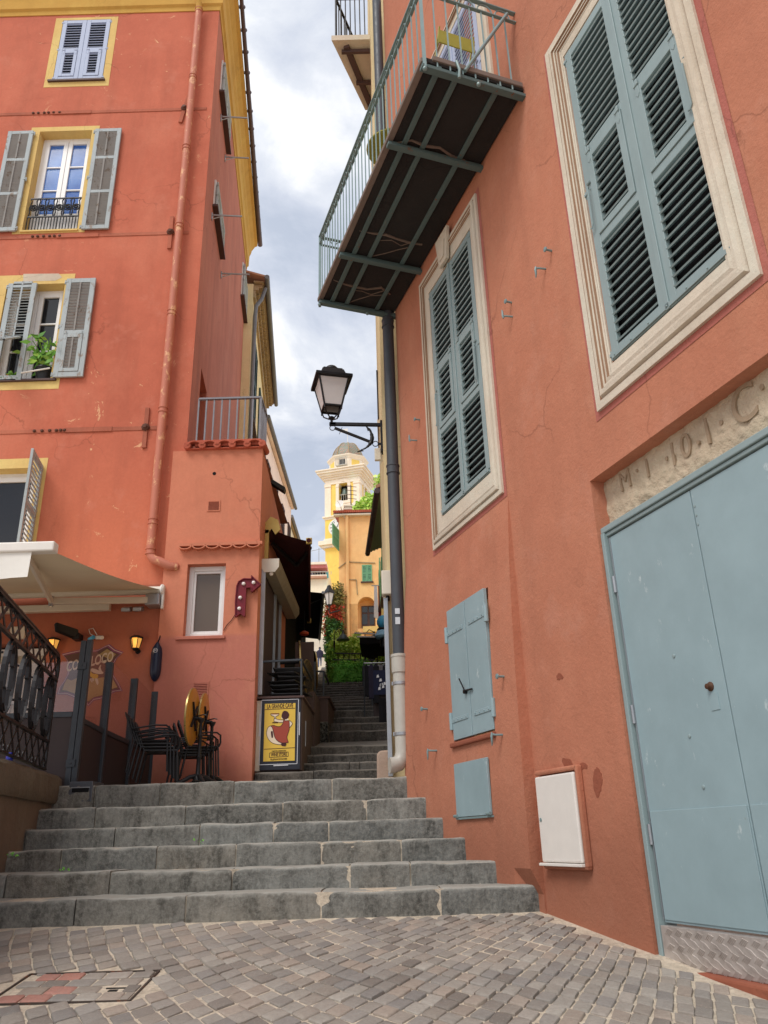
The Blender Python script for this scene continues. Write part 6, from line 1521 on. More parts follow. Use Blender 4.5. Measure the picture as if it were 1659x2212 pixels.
rt = awn('red_awning','dark maroon awning stretched out over the lane from the annex wall',A,B,on,of,M['red_canvas'],M['red_canvas'],.16)
for q in (on,of): m = MB(); m.box(WORLD,q.x-.04,q.x+.05,q.y-.03,q.y+.03,q.z-.05,q.z+.05); obj('end_cap', m, M['gold'], rt, bevel=.01)
m = MB(); FHz = Frame((0,11.56,0),(1,0,0)); FHz.N = Vector((0,1,0)); m.prism(FHz,[(-1.86,4.62),(-1.78,4.72),(-1.66,4.66),(-1.62,4.50),(-1.70,4.42),(-1.76,4.52),(-1.82,4.44),(-1.87,4.45)],0,.03); m.box(FHz,-1.86,-1.80,.0,.05,3.98,4.5); obj('end_bracket', m, M['gold'], rt)
on = at(698,1281,16.7); of = Vector((ray(690,1375).x*21,21,on.z)); awn('black_awning','black awning further up the lane with a pale end bar',Vector((-2.75,16.7,on.z+.25)),Vector((-3.0,21,on.z+.25)),on,of,M['black_canvas'],M['galv'],.22)
m = MB(); m.box(WORLD,-3.0,-2.3,14.3,22,1.5,6.0); obj('dark_shopfront', m, M['void'], bf)
t = thing('hanging_lantern', 'small orange red lantern hanging under the black awning', 'lantern', at(585,1378,15)); p = at(597+0,1387,15.2); p = at(1000/1.8228+585*.1852*1.0+0.0, 1374, 15.2); p = at(657,1374,15.2)
m = MB(); m.lathe(p,[(.02,0),(.09,.03),(.09,.07),(.03,.1)],12); obj('shade', m, M['flower_red'], t, smooth=True); m = MB(); m.tube([p+Vector((0,0,.1)),p+Vector((0,0,.5))],.006,5); obj('cord', m, M['black_iron'], t)

# ---- left side houses behind
def lane_house(name,label,Y0,Y1,pe0,pe1,wmat_,inset,matE,gut,corb=0,base=0):
    e0 = ray(*pe0)*Y0; z = e0.z; r = ray(*pe1); Yf = z/r.z; e1 = r*Yf
    d = Vector((e1.x-e0.x,e1.y-e0.y,0)).normalized(); F_ = Frame((e0.x,e0.y,0),d); F_.N = Vector((d.y,-d.x,0))
    if F_.N.x < 0: F_.N = -F_.N
    L_ = (Vector((e1.x,e1.y,0))-Vector((e0.x,e0.y,0))).length
    t = thing(name, label, 'house', (e0.x-inset,e0.y+L_/2,base))
    m = MB(); m.box(F_,0,L_,-9,-inset,base-3,z-.12); obj('wall', m, wmat_, t)
    m = MB(); m.prism(Frame(F_.p(0,0,0),F_.N), [(-9,z+2.6),(.0,z+.02),(.0,z+.10),(-9,z+2.75)],0,0); 
    m = MB(); vs = [F_.p(a,b,c) for a in (-.15,L_+.1) for b,c in ((-9,z+2.6),(.02,z+.03),(.02,z+.09),(-9,z+2.7))]; m.add(vs,[(0,1,2,3),(7,6,5,4),(0,4,5,1),(1,5,6,2),(2,6,7,3),(3,7,4,0)]); obj('roof', m, M['tile_far'], t)
    m = MB(); m.tube([F_.p(-.2,.06,z),F_.p(L_+.1,.06,z)],.075,10); obj('gutter', m, gut, t, smooth=True)
    m = MB()
    if corb:
        for k in range(int(L_/.22)):
            a = k*.22; m.box(F_,a,a+.19,-inset,-inset*.55,z-.34,z-.20); m.box(F_,a+.1,a+.29,-inset,-inset*.25,z-.19,z-.06)
        m.box(F_,0,L_,-inset,-.04,z-.055,z-.0); m.box(F_,0,L_,-inset,-inset*.8,z-.60,z-.36)
    else: m.box(F_,0,L_,-inset,-.02,z-.08,z-.0)
    obj('eaves', m, matE, t)
    return t,F_,L_,z
def lshut(t,F_,b,px_top,px_bot,mat,wdt,n=2):
    a0,c1 = F_.hit(px_top[0],px_top[1],b); a1,c0 = F_.hit(px_bot[0],px_bot[1],b)
    return a0,a1,c0,c1
t2,F2,L2,z2 = lane_house('corbelled_house','pale plastered house with brick corbelled eaves and dark green shutters behind the coral house',19.3,26,(573,607),(593,872),M['yellow_wall'],.34,M['tan_brick'],M['gutter_grey'],1,3)
def house_window(t,F_,b,a0,a1,c0,c1,mat,sill=True,open_=False):
    m = MB(); m.box(F_,a0,a1,b,b+.02,c0,c1); wn = obj('window', m, M['glass_dark'], t)
    w2 = (a1-a0)/2
    for x0,x1 in (((a0,a0+w2-.01),(a0+w2+.01,a1)) if not open_ else ((a0-w2,a0-.02),(a1+.02,a1+w2))):
        m = MB(); m.box(F_,x0,x0+.06,b+.02,b+.06,c0,c1); m.box(F_,x1-.06,x1,b+.02,b+.06,c0,c1); m.box(F_,x0+.06,x1-.06,b+.022,b+.058,c1-.07,c1); m.box(F_,x0+.06,x1-.06,b+.022,b+.058,c0,c0+.07); m.box(F_,x0+.06,x1-.06,b+.022,b+.058,(c0+c1)/2-.04,(c0+c1)/2+.04)
        n = max(4,int((c1-c0)/.09))
        for k in range(n): z = c0+.07+(c1-c0-.14)*(k+.5)/n; m.add([F_.p(x0+.05,b+.025,z+.035),F_.p(x1-.05,b+.025,z+.035),F_.p(x1-.05,b+.052,z-.02),F_.p(x0+.05,b+.052,z-.02)],[(0,1,2,3)])
        obj('shutter', m, M[mat], wn)
    if sill: m = MB(); m.box(F_,a0-.08,a1+.08,b,b+.12,c0-.08,c0-.01); obj('window_sill', m, M['brown_wood'], wn)
house_window(t2,F2,-.34,.9,2.0,z2-4.2,z2-1.5,'dark_green'); house_window(t2,F2,-.34,3.6,4.7,z2-4.2,z2-1.5,'dark_green'); house_window(t2,F2,-.34,.9,2.0,z2-8.2,z2-6.0,'dark_green')
m = MB(); m.tube([F2.p(.2,-.0,z2-.1),F2.p(.2,-.1,z2-.5),F2.p(.15,-.25,z2-.8),F2.p(.12,-.27,z2-1.2),F2.p(.12,-.27,4)],.06,8); obj('downpipe', m, M['gutter_grey'], t2, smooth=True)
t3,F3,L3,z3 = lane_house('pink_house','pale pink house with mauve shutters higher up the lane',26.6,36,(578,905),(636,1097),M['pink_wall'],.16,M['pink_wall'],M['gutter_grey'],0,5)
for k,(a,zz_) in enumerate(((1.0,1.2),(3.2,1.2),(5.4,1.2),(7.6,1.2))): house_window(t3,F3,-.16,a,a+.8,z3-zz_-1.7,z3-zz_,'brown_wood')
for a in (1.2,3.4,5.6,7.6): house_window(t3,F3,-.16,a,a+1.0,z3-5.6,z3-3.7,'mauve_shutter',open_=True)
t4,F4,L4,z4 = lane_house('cream_house_far','small cream house beyond the pink one with a grey gutter',37,48,(629,1118),(645,1168),M['cream_far'],.14,M['tan_brick'],M['gutter_grey'],0,7)

# ---- right side: yellow house 1 behind the rain pipe
y1 = thing('yellow_house', 'narrow strip of a tall pale yellow house behind the rain pipe', 'house', (.2,9.5,.6))
XY = at(826,900,9.42).x
m = MB(); dY = Vector((-.02,1,0)).normalized(); FY = Frame((XY,9.42,0),dY); FY.N = Vector((-dY.y,dY.x,0))
m.add([(XY,9.42,.3),(2.6,9.42,.3),(2.6,9.42,17),(XY,9.42,17),(XY-.07,13,.3),(2.6,13,.3),(2.6,13,17),(XY-.07,13,17)],[(0,1,2,3),(5,4,7,6),(4,0,3,7),(3,2,6,7),(1,5,6,2)])
obj('wall', m, M['yellow_wall'], y1)
# its upper balcony
bo = at(716,87,9.75); bz = bo.z; rr = ray(789,238); bf2 = rr*(bz/rr.z)
print('BAL2', bo, bf2)
m = MB(); vs = []
wx = XY-.02
m.add([(bo.x,bo.y,bz),(wx,bo.y,bz),(wx,bf2.y,bz),(bf2.x,bf2.y,bz),(bo.x,bo.y,bz+.12),(wx,bo.y,bz+.12),(wx,bf2.y,bz+.12),(bf2.x,bf2.y,bz+.12)],[(3,2,1,0),(4,5,6,7),(0,1,5,4),(1,2,6,5),(2,3,7,6),(3,0,4,7)]); sb = obj('balcony_slab', m, M['slab_pale'], y1)
m = MB(); lx = (bo.x*.62+wx*.38); m.beam((lx,bo.y+.1,bz-.03),(lx+(bf2.x-bo.x)*.8,bf2.y,bz-.03),.10,.06)
obj('balcony_beam', m, M['brown_wood'], sb)
for k in (.12,.55): y = bo.y+(bf2.y-bo.y)*k; x_ = bo.x+(bf2.x-bo.x)*k; m = MB(); m.beam((x_+.1,y,bz-.07),(wx,y,bz-.07),.05,.07); obj('balcony_beam', m, M['brown_wood'], sb)
m = MB(); m.beam((bo.x+.08,bo.y+.03,bz+1.1),(wx,bo.y+.03,bz+1.1),.04,.03); m.beam((bo.x+.08,bo.y+.03,bz+1.1),(bf2.x+.05,bf2.y,bz+1.1),.04,.03); ry = obj('balcony_railing', m, M['black_iron'], y1)
m = MB()
for k in range(7): x = bo.x+.08+(wx-bo.x-.08)*k/7; m.tube([(x,bo.y+.03,bz+.1),(x,bo.y+.03,bz+1.1)],.012 if k else .022,6)
for k in range(1,12): q = Vector((bo.x+.08,bo.y+.03,0)).lerp(Vector((bf2.x+.05,bf2.y,0)),k/12); m.tube([(q.x,q.y,bz+.1),(q.x,q.y,bz+1.1)],.012,6)
obj('baluster', m, M['black_iron'], ry)
# small balcony far up its side seen past the edge
m = MB(); p = at(821,905,12.2); m.box(WORLD,p.x-.05,p.x+.4,12.0,13.2,p.z-.25,p.z-.12); s3_ = obj('balcony_slab', m, M['slab_pale'], y1)
m = MB()
for k in range(6): m.tube([(p.x-.03,12.0+k*.22,p.z-.12),(p.x-.03,12.0+k*.22,p.z+.85)],.012,5)
m.beam((p.x-.03,12,p.z+.85),(p.x-.03,13.2,p.z+.85),.03,.03); obj('balcony_railing', m, M['black_iron'], y1)
# street lamp on its corner
LY = 9.62
lw = at(821,915,LY); l0 = at(713,917,LY)
la = thing('street_lamp', 'black four sided lantern on an anchor shaped bracket high on the yellow house', 'street lamp', (lw.x,LY,lw.z-.5))
Fl = facing(LY); K = M['black_iron']
ZL = lambda x,y: Fl.hit(1180/1.8228+x*.12566,1380/1.8228+y*.12566)
wp = ZL(1400,1270); 
m = MB(); a,c = ZL(510,1265); a2,c2 = ZL(1400,1280); m.beam(Fl.p(a,0,c),Fl.p(a2,0,c2),.04,.045); 
obj('bracket_arm', m, K, la, bevel=.004)
m = MB(); a,c = ZL(1400,1230); a2,c2 = ZL(1408,1760); m.box(Fl,a-.015,a+.02,-.06,.06,c2,c); obj('wall_plate', m, K, la, bevel=.004)
def lt(pts,r,name,mat=K,n=8,sm=4):
    q = [Vector(ZL(*p)) for p in pts]; q = [Vector(v) for v in smoothpts(q,sm,False)] if sm else q
    g = MB(); rs = r if not isinstance(r,(list,tuple)) else [r[0]+(r[-1]-r[0])*i/(len(q)-1) if len(r)==2 else r[min(len(r)-1,int(i/(len(q))*len(r)))] for i in range(len(q))]
    g.tube([Fl.p(v.x,0,v.y) for v in q],rs,n); return obj(name, g, mat, la, smooth=True)
lt([(605,1335),(1210,1570)],.022,'anchor_shank',sm=0)
lt([(1145,1310),(1205,1365),(1235,1440),(1245,1510),(1225,1580),(1180,1640),(1120,1685),(1055,1708)],[.010,.016,.024,.028,.026,.018,.012,.008],'anchor_arms')
m = MB(); 
for pts in ([(1145,1310),(1215,1350),(1170,1385)],[(1055,1712),(1100,1725),(985,1745)]): m.prism(Fl,[ZL(*p) for p in pts],-.012,.012)
obj('anchor_fluke', m, K, la)
for (x,y) in ((565,1330),(1303,1605)):
    C_ = ZL(x,y); m = MB(); r_ = .038; m.tube([Fl.p(C_[0]+r_*math.cos(k*PI/10),0,C_[1]+r_*math.sin(k*PI/10)) for k in range(21)],.006,6); obj('scroll_ring', m, K, la, smooth=True)
lt([(1340,1605),(1400,1608)],.018,'ring_tie',sm=0); lt([(680,1440),(730,1320)],.004,'wire_tie',sm=0)
# lantern body: square truncated pyramid
top = ZL(545,400); bot = ZL(520,920); hd = .5
cxl = ZL(560,920)[0]-.0; zb_,zt_ = ZL(520,1000)[1], ZL(520,455)[1]
hw_t, hw_b = .205,.118
cxl = (ZL(270,400)[0]+ZL(825,430)[0])/2
zt_ = ZL(545,560)[1]; zb_ = ZL(520,1010)[1]
rotl = math.radians(14)
def sq(hw,z): return [Vector((cxl,LY,z))+Matrix.Rotation(rotl,3,'Z') @ Vector((sx*hw,sy*hw,0)) for sx,sy in ((-1,-1),(1,-1),(1,1),(-1,1))]
T_,B_ = sq(hw_t,zt_), sq(hw_b,zb_)
m = MB()
for i in range(4): m.beam(T_[i],B_[i],.022,.022); m.beam(B_[i],B_[(i+1)%4],.028,.028); m.beam(T_[i],T_[(i+1)%4],.03,.04); m.beam(B_[i],B_[i]-Vector((0,0,.05)),.02,.02)
lb_ = obj('lantern_frame', m, K, la, bevel=.003, segs=1)
for i in range(4):
    p,q,r_,s_ = T_[i],T_[(i+1)%4],B_[(i+1)%4],B_[i]; m = MB(); m.quad(p,q,r_,s_); obj('glass_pane', m, M['lampglass'] if 'lampglass' in M else M['frost_glass'], lb_)
R1,R2_,R3 = sq(hw_t+.045,zt_-.01), sq(hw_t+.05,zt_+.02), sq(.165,zt_+.15)
m = MB(); L3_ = [sq(hw_t+.05,zt_-.015),sq(hw_t+.05,zt_+.03),sq(hw_t-.02,zt_+.045),sq(.15,zt_+.15),sq(.135,zt_+.155),sq(.135,zt_+.175),sq(.02,zt_+.18)]
vs = [v for l in L3_ for v in l]; m.add(vs,[(i*4+j,i*4+(j+1)%4,(i+1)*4+(j+1)%4,(i+1)*4+j) for i in range(6) for j in range(4)]+[(3,2,1,0),(24,25,26,27)]); obj('hood', m, K, la, bevel=.006)
m = MB(); m.lathe((cxl,LY,zt_+.17),[(.095,0),(.105,.02),(.10,.05),(.07,.085),(.03,.10),(.005,.103)],18); obj('hood_cap', m, K, la, smooth=True)
jn_ = ZL(530,1180); 
for i in range(4):
    m = MB(); b_i = B_[i]; j_ = Vector((cxl-.0,LY,jn_[1]+.02)); m.tube([b_i,b_i.lerp(j_,.2)+Vector((0,0,-.06)),b_i.lerp(j_,.75)+Vector((0,0,-.045)),j_],.010,6); obj('cradle_arm', m, K, la, smooth=True)
m = MB(); c_ = ZL(520,1280)[1]; m.lathe((cxl,LY,jn_[1]-.01),[(.022,0),(.045,.015),(.045,.03),(.02,.05)],12); m.tube([(cxl,LY,jn_[1]),(cxl,LY,c_)],.018,8); m.beam((cxl-.02,LY,c_+.01),Fl.p(ZL(620,1265)[0],0,ZL(620,1265)[1]),.04,.045); obj('stem', m, K, la)
q0 = ZL(1345,1780); m = MB(); m.box(Fl,q0[0]-.045,q0[0]+.04,-.03,.03,ZL(1345,1895)[1],ZL(1345,1690)[1]); m2_ = obj('ballast_box', m, M['cream_stone'], la, bevel=.012); m = MB(); m.tube([Fl.p(ZL(1385,1895)[0],0,ZL(1385,1895)[1]),Fl.p(ZL(1395,1950)[0],0,ZL(1395,1950)[1]),Fl.p(ZL(1415,1900)[0],0,ZL(1415,1900)[1]),Fl.p(ZL(1400,1690)[0],0,ZL(1400,1690)[1])],.006,6); obj('cable', m, M['pipe_grey'], la)
# grey trunking, cream box, stone post
t = thing('cable_duct', 'pale grey vertical cable trunk with a cream box on top beside the rain pipe', 'cable trunk', (XY-.02,9.38,.65))
Ft = facing(9.36); a0,z0 = Ft.hit(833.5,1676); a1,z1 = Ft.hit(841,1340)
xx = Ft.hit(834,1500)[0]; m = MB(); m.box(Ft,xx-.0,xx+.055,-.03,.03,.64,Ft.hit(835,1292)[1]); obj('trunk', m, M['galv'], t, bevel=.006)
a0,c0_ = Ft.hit(825,1288); a1,c1_ = Ft.hit(845,1236); m = MB(); m.box(Ft,a0,a1,-.06,.09,c0_,c1_); obj('box_cover', m, M['carbox'], t, bevel=.012); m = MB(); m.tube([Ft.p((a0+a1)/2+.01,.0,c0_),Ft.p((a0+a1)/2+.01,.0,c0_-.06)],.025,8); obj('gland', m, M['plastic_black'], t)
Fs = facing(9.5); a0,c0_ = Fs.hit(814,1677); a1,c1_ = Fs.hit(838,1620); m = MB(); nsh = 14
pts = [(a0,.6),(a0+.005,c1_-.04),(a0+.04,c1_-.005),(a1,c1_),(a1+.05,c1_),(a1+.05,.6)]; m.prism(Fs,pts,-.3,.0); o = obj('stone_post', m, stucco('pinkish_granite', srgb(190,166,148), srgb(160,134,118), .6, 60, streak=.3), bevel=.02); tag(o,'low pinkish stone block standing at the right foot of the lane beside the pipes','stone block')

# ---- right side house 2 with green eaves and the row beyond
g0 = at(819,1062,14.0); rr = ray(798,1195); g1 = rr*(g0.z/rr.z)
h2_ = thing('green_eaves_house', 'yellow house on the right of the lane with green boarded eaves', 'house', (.4,16,1.5))
dg = Vector((g1.x-g0.x,g1.y-g0.y,0)).normalized(); FG = Frame((g0.x,g0.y,0),dg); FG.N = Vector((-dg.y,dg.x,0)); LG = (g1-g0).length
ov = .42
m = MB(); m.box(FG,-.9,LG,-4,-ov,0,g0.z+.1); obj('wall', m, M['yellow_wall'], h2_)
m = MB(); 
for k in range(int(ov/.07)): m.box(FG,0,LG,-.07*(k+1)+.004,-.07*k,g0.z+.03+.03*k,g0.z+.055+.03*k)
obj('eaves_boards', m, paint('green_boards', srgb(168,192,148), rough=.6), h2_)
m = MB(); m.tube([FG.p(-.05,.04,g0.z),FG.p(LG+.05,.04,g0.z)],.06,8); m.box(FG,-.02,.02,-ov,.05,g0.z,g0.z+.12); obj('gutter', m, M['gutter'], h2_, smooth=True)
m = MB(); vs = [FG.p(a,b,c) for a in (-.05,LG+.1) for b,c in ((.06,g0.z+.05),(.06,g0.z+.12),(-4,g0.z+2.2),(-4,g0.z+2.1))]; m.add(vs,[(0,1,2,3),(7,6,5,4),(0,4,5,1),(1,5,6,2),(2,6,7,3),(3,7,4,0)]); obj('roof', m, M['tile_far'], h2_)
h3_ = thing('ochre_row_house', 'deep yellow row house on the right higher up the lane', 'house', (0,30,4))
p0 = Vector((.12,18.2,0)); p1 = Vector((ray(812,1300).x*43,43,0)); d3 = (p1-p0).normalized(); FH3 = Frame(p0,d3); FH3.N = Vector((-d3.y,d3.x,0)); L3b = (p1-p0).length
ztop3 = ray(816,1240).z*24
m = MB(); m.box(FH3,0,L3b,-5,0,1,ztop3+1.5); obj('wall', m, M['yellow_far'], h3_)
for k,(a,zz_) in enumerate(((2.5,6.3),(6.5,7.2),(11,8.2))): house_window(h3_,FH3,0,a,a+1,zz_,zz_+1.7,'green_shutter',open_=True)
# dark mass of clothes racks and boards on the right
cl_cols = ['black_cloth','black_cloth','jacket','black_cloth','grey_canvas','black_cloth','jacket']
def rack(px0,px1,pyt,pyb,Y,label,n):
    F_ = facing(Y); a0,c1 = F_.hit(px0,pyt); a1,_ = F_.hit(px1,pyt); _,c0 = F_.hit(px0,pyb)
    t = thing('clothes_rack', label, 'clothes rack', F_.p((a0+a1)/2,0,c0-.4), group='racks of dark clothes on the right of the lane')
    m = MB(); m.tube([F_.p(a0,0,c1),F_.p(a1,0,c1)],.014,6)
    obj('rail', m, M['galv'], t); 
    for x in (a0,a1): m = MB(); m.tube([F_.p(x,0,c1),F_.p(x,0,c0-.5)],.014,6); obj('post', m, M['anthracite'], t)
    for k in range(n):
        a = a0+(a1-a0)*(k+.5)/n; hw = (a1-a0)/n*.62; dz = random.uniform(-.1,.1); g = MB(); q = []
        pr = [(-.25,0),(.25,0),(1,-.10),(.92,-.35),(.95,-.98),(.3,-1.0),(-.3,-.97),(-.9,-1.0),(-.92,-.4),(-1,-.10)]
        g.prism(F_,[(a+x*hw,c1-.02+z*(c1-c0)+(dz if z < -.5 else 0)) for x,z in pr],-.05+.04*(k%3),-.01+.04*(k%3)); obj('garment', g, M[cl_cols[(k+int(Y))%7]], t, bevel=.01)
    return t
rack(786,838,1433,1510,15.6,'nearest rack of dark clothes under the black canopy on the right',5)
rack(790,832,1438,1485,18.0,'second rack of dark clothes further up on the right of the lane',4)
t = thing('souvenir_display', 'dark display board with white printed figures hanging on the right of the lane', 'display board', at(815,1500,14.6)); F_ = facing(14.6); a0,c1 = F_.hit(806,1448); a1,c0 = F_.hit(838,1500)
m = MB(); m.box(F_,a0,a1,-.03,0,c0,c1); obj('board', m, plain('navy_print_cloth', srgb(24,30,60), .8), t)
for k in range(7): x = random.uniform(a0+.05,a1-.05); z = random.uniform(c0+.1,c1-.1); m = MB(); m.prism(F_,[(x-.02,z-.03),(x+.03,z-.02),(x+.02,z+.03),(x-.01,z+.02)],0,.006); obj('printed_figure', m, M['ink_white'], t)
m = MB(); m.box(F_,-.2,.35,-.5,-.4,1.6,c0); obj('dark_stand', m, M['black_cloth'], t)
# stepped boxes along the right edge of the lane
for k in range(6):
    Y = 20.4-k*.95; F_ = facing(Y); xq = ray(783+k*4.5,1480).x*Y; zg = None
    for (sy,spy,sd2) in ST:
        if sy <= Y: zg = ez(spy)*sy
    t_ = ['farthest','second farthest','third farthest','third nearest','second nearest','nearest'][k]
    m = MB(); m.box(F_,xq,.32,-.5,0,zg-.05,zg+.55); o = obj('display_box', m, M['dark_panel'] if k%2 else M['anthracite'], bevel=.01); tag(o,'dark display box on the right edge of the lane steps, %s of the row' % t_,'display box','dark boxes stepping up the right edge of the lane')
# black canopy right with white edge, closed umbrella
F_ = facing(19.0); a0,c0 = F_.hit(768,1391); a1,c1 = F_.hit(835,1369); t = thing('black_canopy', 'black canopy with white front edges on the right of the lane', 'canopy', F_.p((a0+a1)/2,0,c0-1))
m = MB(); m.box(F_,a0+.1,.3,-1.5,0,c0,c1-.05); obj('canvas', m, M['black_canvas'], t)
for (pa,pb) in (((766,1368),(836,1371)),((771,1376),(836,1377))): q0 = F_.hit(*pa); q1 = F_.hit(*pb); m = MB(); m.beam(F_.p(q0[0],.03,q0[1]),F_.p(q1[0],.03,q1[1]),.05,.03); obj('front_bar', m, M['white_metal'], t)
m = MB(); m.tube([F_.p(-.02,-.1,2.5),F_.p(-.02,-.1,c0)],.03,6); obj('post', m, M['anthracite'], t)
F_ = facing(22.6); t = thing('closed_umbrella', 'closed dark parasol hanging in folds in front of the green planting', 'parasol', at(804,1470,22.6)); C_ = at(804,1425,22.6); Ct = at(803,1378,22.6); hh_ = Ct.z-C_.z
m = MB(); n = 12; vs = []
for (z,r_) in ((0,.05),(.12,.16),(.35,.22),(.7,.14),(1,.03)):
    for k in range(n*2): a = PI*k/n; rr_ = r_*(1 if k%2 else .66); vs.append((C_.x+rr_*math.cos(a),C_.y+rr_*math.sin(a),C_.z+z*hh_))
m.add(vs,[(i*2*n+j,i*2*n+(j+1)%(2*n),(i+1)*2*n+(j+1)%(2*n),(i+1)*2*n+j) for i in range(4) for j in range(2*n)]); obj('canopy', m, M['black_cloth'], t)
m = MB(); m.tube([C_-Vector((0,0,.8)),Ct+Vector((0,0,.06))],.02,6); obj('pole', m, M['anthracite'], t)
t = thing('blue_balloon', 'round sky blue balloon figure by the right hand houses', 'balloon', at(826,1352,17.0)); p = at(828,1344,17.2); m = MB(); m.lathe(p-Vector((0,0,.16)),[(.02,0),(.10,.04),(.145,.12),(.145,.2),(.1,.28),(.02,.32)],16); obj('balloon_ball', m, M['blue_plastic'], t, smooth=True)
m = MB(); m.lathe(p-Vector((0,0,.36)),[(.16,0),(.2,.04),(.15,.16),(.03,.2)],16); obj('balloon_skirt', m, plain('pale_blue', srgb(150,200,230), .5), t, smooth=True); m = MB(); m.lathe(p-Vector((0,0,.20)),[(.13,0),(.15,.03),(.13,.06)],16); m.lathe(p-Vector((0,0,.55)),[(.07,0),(.09,.18)],10); obj('dark_band', m, M['plastic_black'], t, smooth=True)
# laundry on the right
F_ = facing(30.); a0,c1 = F_.hit(1240*.2315+521,1207+255*.2315); t = thing('hanging_laundry', 'white and maroon washing hanging from a high line by the orange house', 'laundry', F_.p(a0,0,c1-2.2))
for k,(mt_,x_,l_) in enumerate((('towel',0,1.35),('scarf',.16,2.0),('towel',.26,1.1),('jacket',.34,1.5))):
    m = MB(); m.prism(F_,[(a0+x_,c1),(a0+x_+.12,c1-.02),(a0+x_+.15,c1-l_),(a0+x_-.03,c1-l_+.1)],-.02,.02); obj('cloth', m, M[mt_], t)
m = MB(); m.beam(F_.p(a0-.1,0,c1+.02),F_.p(a0+.8,0,c1+.02),.03,.03); obj('line_bar', m, M['galv'], t)
# ================================================================== orange house, church tower, far houses, greenery
OY = 45.0; FO = facing(OY)
o5 = lambda x,y: FO.hit(521+x*.2315,1207+y*.2315)
o4 = lambda x,y: FO.hit(521+x*.2315,905+y*.2315)
oh = thing('orange_house', 'orange stained house with green shutter and arched window at the end of the lane', 'house', (-2,OY,7))
ox0 = o4(912,1200)[0]; ox1 = .3; oz1 = o4(1000,912)[1]
ar0,ar1 = o5(1087,500)[0],o5(1252,500)[0]; arb = o5(1170,650)[1]; art = o5(1170,355)[1]; arm_ = (ar0+ar1)/2; rA = (ar1-ar0)/2; ars = art-rA
m = MB(); holed(m, FO, ox0, ox1, 5, oz1, [(ar0,ar1,arb,art,.7)])
m.quad((ox0,OY,5),(ox0,OY+9,5),(ox0,OY+9,oz1),(ox0,OY,oz1)); obj('wall', m, M['orange_house'], oh)
m = MB()   # spandrels close the square opening to an arch
K = 12
for sgn in (-1,1):
    pts = [(arm_+sgn*rA*math.cos(k*PI/2/K),ars+rA*math.sin(k*PI/2/K)) for k in range(K+1)]+[(arm_+sgn*rA,art)]
    m.prism(FO,[(arm_+sgn*rA,ars)]+pts[1:] if 0 else pts,-.7,.0)
obj('arch_spandrel', m, M['orange_house'], oh)
m = MB(); m.box(FO,ar0,ar1,-.75,-.69,arb,art); obj('niche_back', m, M['orange_house'], oh)
wx0,wz1 = o5(1118,415); wx1,wz0 = o5(1246,600); m = MB(); m.box(FO,wx0,wx1,-.69,-.6,wz0-.9,wz1); wn = obj('window_frame', m, M['brown_wood'], oh)
for (p,q) in (((1126,425),(1176,475)),((1188,425),(1240,475)),((1126,492),(1176,590)),((1196,492),(1240,590))): a0,c1 = o5(*p); a1,c0 = o5(*q); m = MB(); m.box(FO,a0,a1,-.6,-.585,c0,c1); obj('pane', m, M['glass_dark'], wn)
a0,c1 = o5(1137,645); a1,c0 = o5(1272,692); m = MB(); m.box(FO,a0,a1+.1,.0,.35,c0,c1); obj('balcony_front', m, M['ochre'], oh)
a0,c1 = o5(1127,60); a1,c0 = o5(1222,212); m = MB(); 
house_window(oh,FO,0.0,a0,a1,c0,c1,'green_shutter')
# open leaf on the left corner
a0,c1 = o4(868,1040); m = MB(); FE = Frame((ox0-.02,OY-.02,0),(-.22,-.975,0)); FE.N = Vector((.975,-.22,0)); c0 = o4(870,1235)[1]
shutter(FE,.0,1.35,c0,c1,0,M['green_shutter'],oh,((0,.5),(.5,1)),sw=.10,sp=.12,hinge=False,tilt=62)
m = MB(); m.box(FE,.05,1.3,-.005,.004,c0,c1); obj('shutter_back', m, M['green_shutter'], oh)
# tiled verge, gutter, pipe, chimney, dish
m = MB(); a0 = ox0-.35; a1 = ox1
n = 26
for k in range(n): x = a0+.1+(a1-a0-.2)*k/n; m.tube([(x,OY-.35,oz1+.22),(x,OY+2.5,oz1+1.0)],.085,8)
m.add([(a0,OY-.3,oz1+.12),(a1,OY-.3,oz1+.12),(a1,OY+5,oz1+1.6),(a0,OY+5,oz1+1.6)],[(0,1,2,3)]); obj('roof', m, M['terracotta_tile'], oh, smooth=True)
m = MB(); m.box(FO,ox0-.3,ox1,-.05,.28,oz1-.0,oz1+.10); obj('eaves', m, M['cream_stone'], oh)
m = MB(); px_ = o4(990,1200)[0]; m.tube([FO.p(px_,.12,oz1),FO.p(px_,.12,5)],.10,10); obj('downpipe', m, M['orange_house'], oh, smooth=True)
m = MB()
for (p,q) in (((905,1395),(985,1335)),((985,1335),(1250,1345)),((985,1500),(1075,1502)),((1075,1502),(1085,1640))): A_ = FO.p(*(lambda v:(v[0],.03,v[1]))(o4(*p))); B_ = FO.p(*(lambda v:(v[0],.03,v[1]))(o4(*q))); m.beam(A_,B_,.05,.05)
obj('wall_cable', m, M['tan_brick'], oh)
a0,c0 = o4(962,895); a1,c1 = o4(1022,780); m = MB(); m.box(FO,a0,a1,-1.4,-.4,c0,c1-.12); m.box(FO,a0-.08,a1+.08,-1.5,-.3,c1-.32,c1-.22); m.box(FO,a0-.05,a1+.05,-1.45,-.35,c1-.1,c1); cy = obj('chimney', m, M['slab_pale'], oh)
C_ = FO.p(*(lambda v:(v[0],.5,v[1]))(o4(925,826))); m = MB(); ax = Vector((-.35,-.9,.25)).normalized(); m.lathe(C_,[(.02,.0),(.13,.012),(.26,.055),(.27,.055),(.13,.004),(.02,-.02)],24,axis=ax); m.tube([C_,C_-Vector((-.3,-.6,.8))],.04,6); m.tube([C_,C_+ax*.4],.02,5)
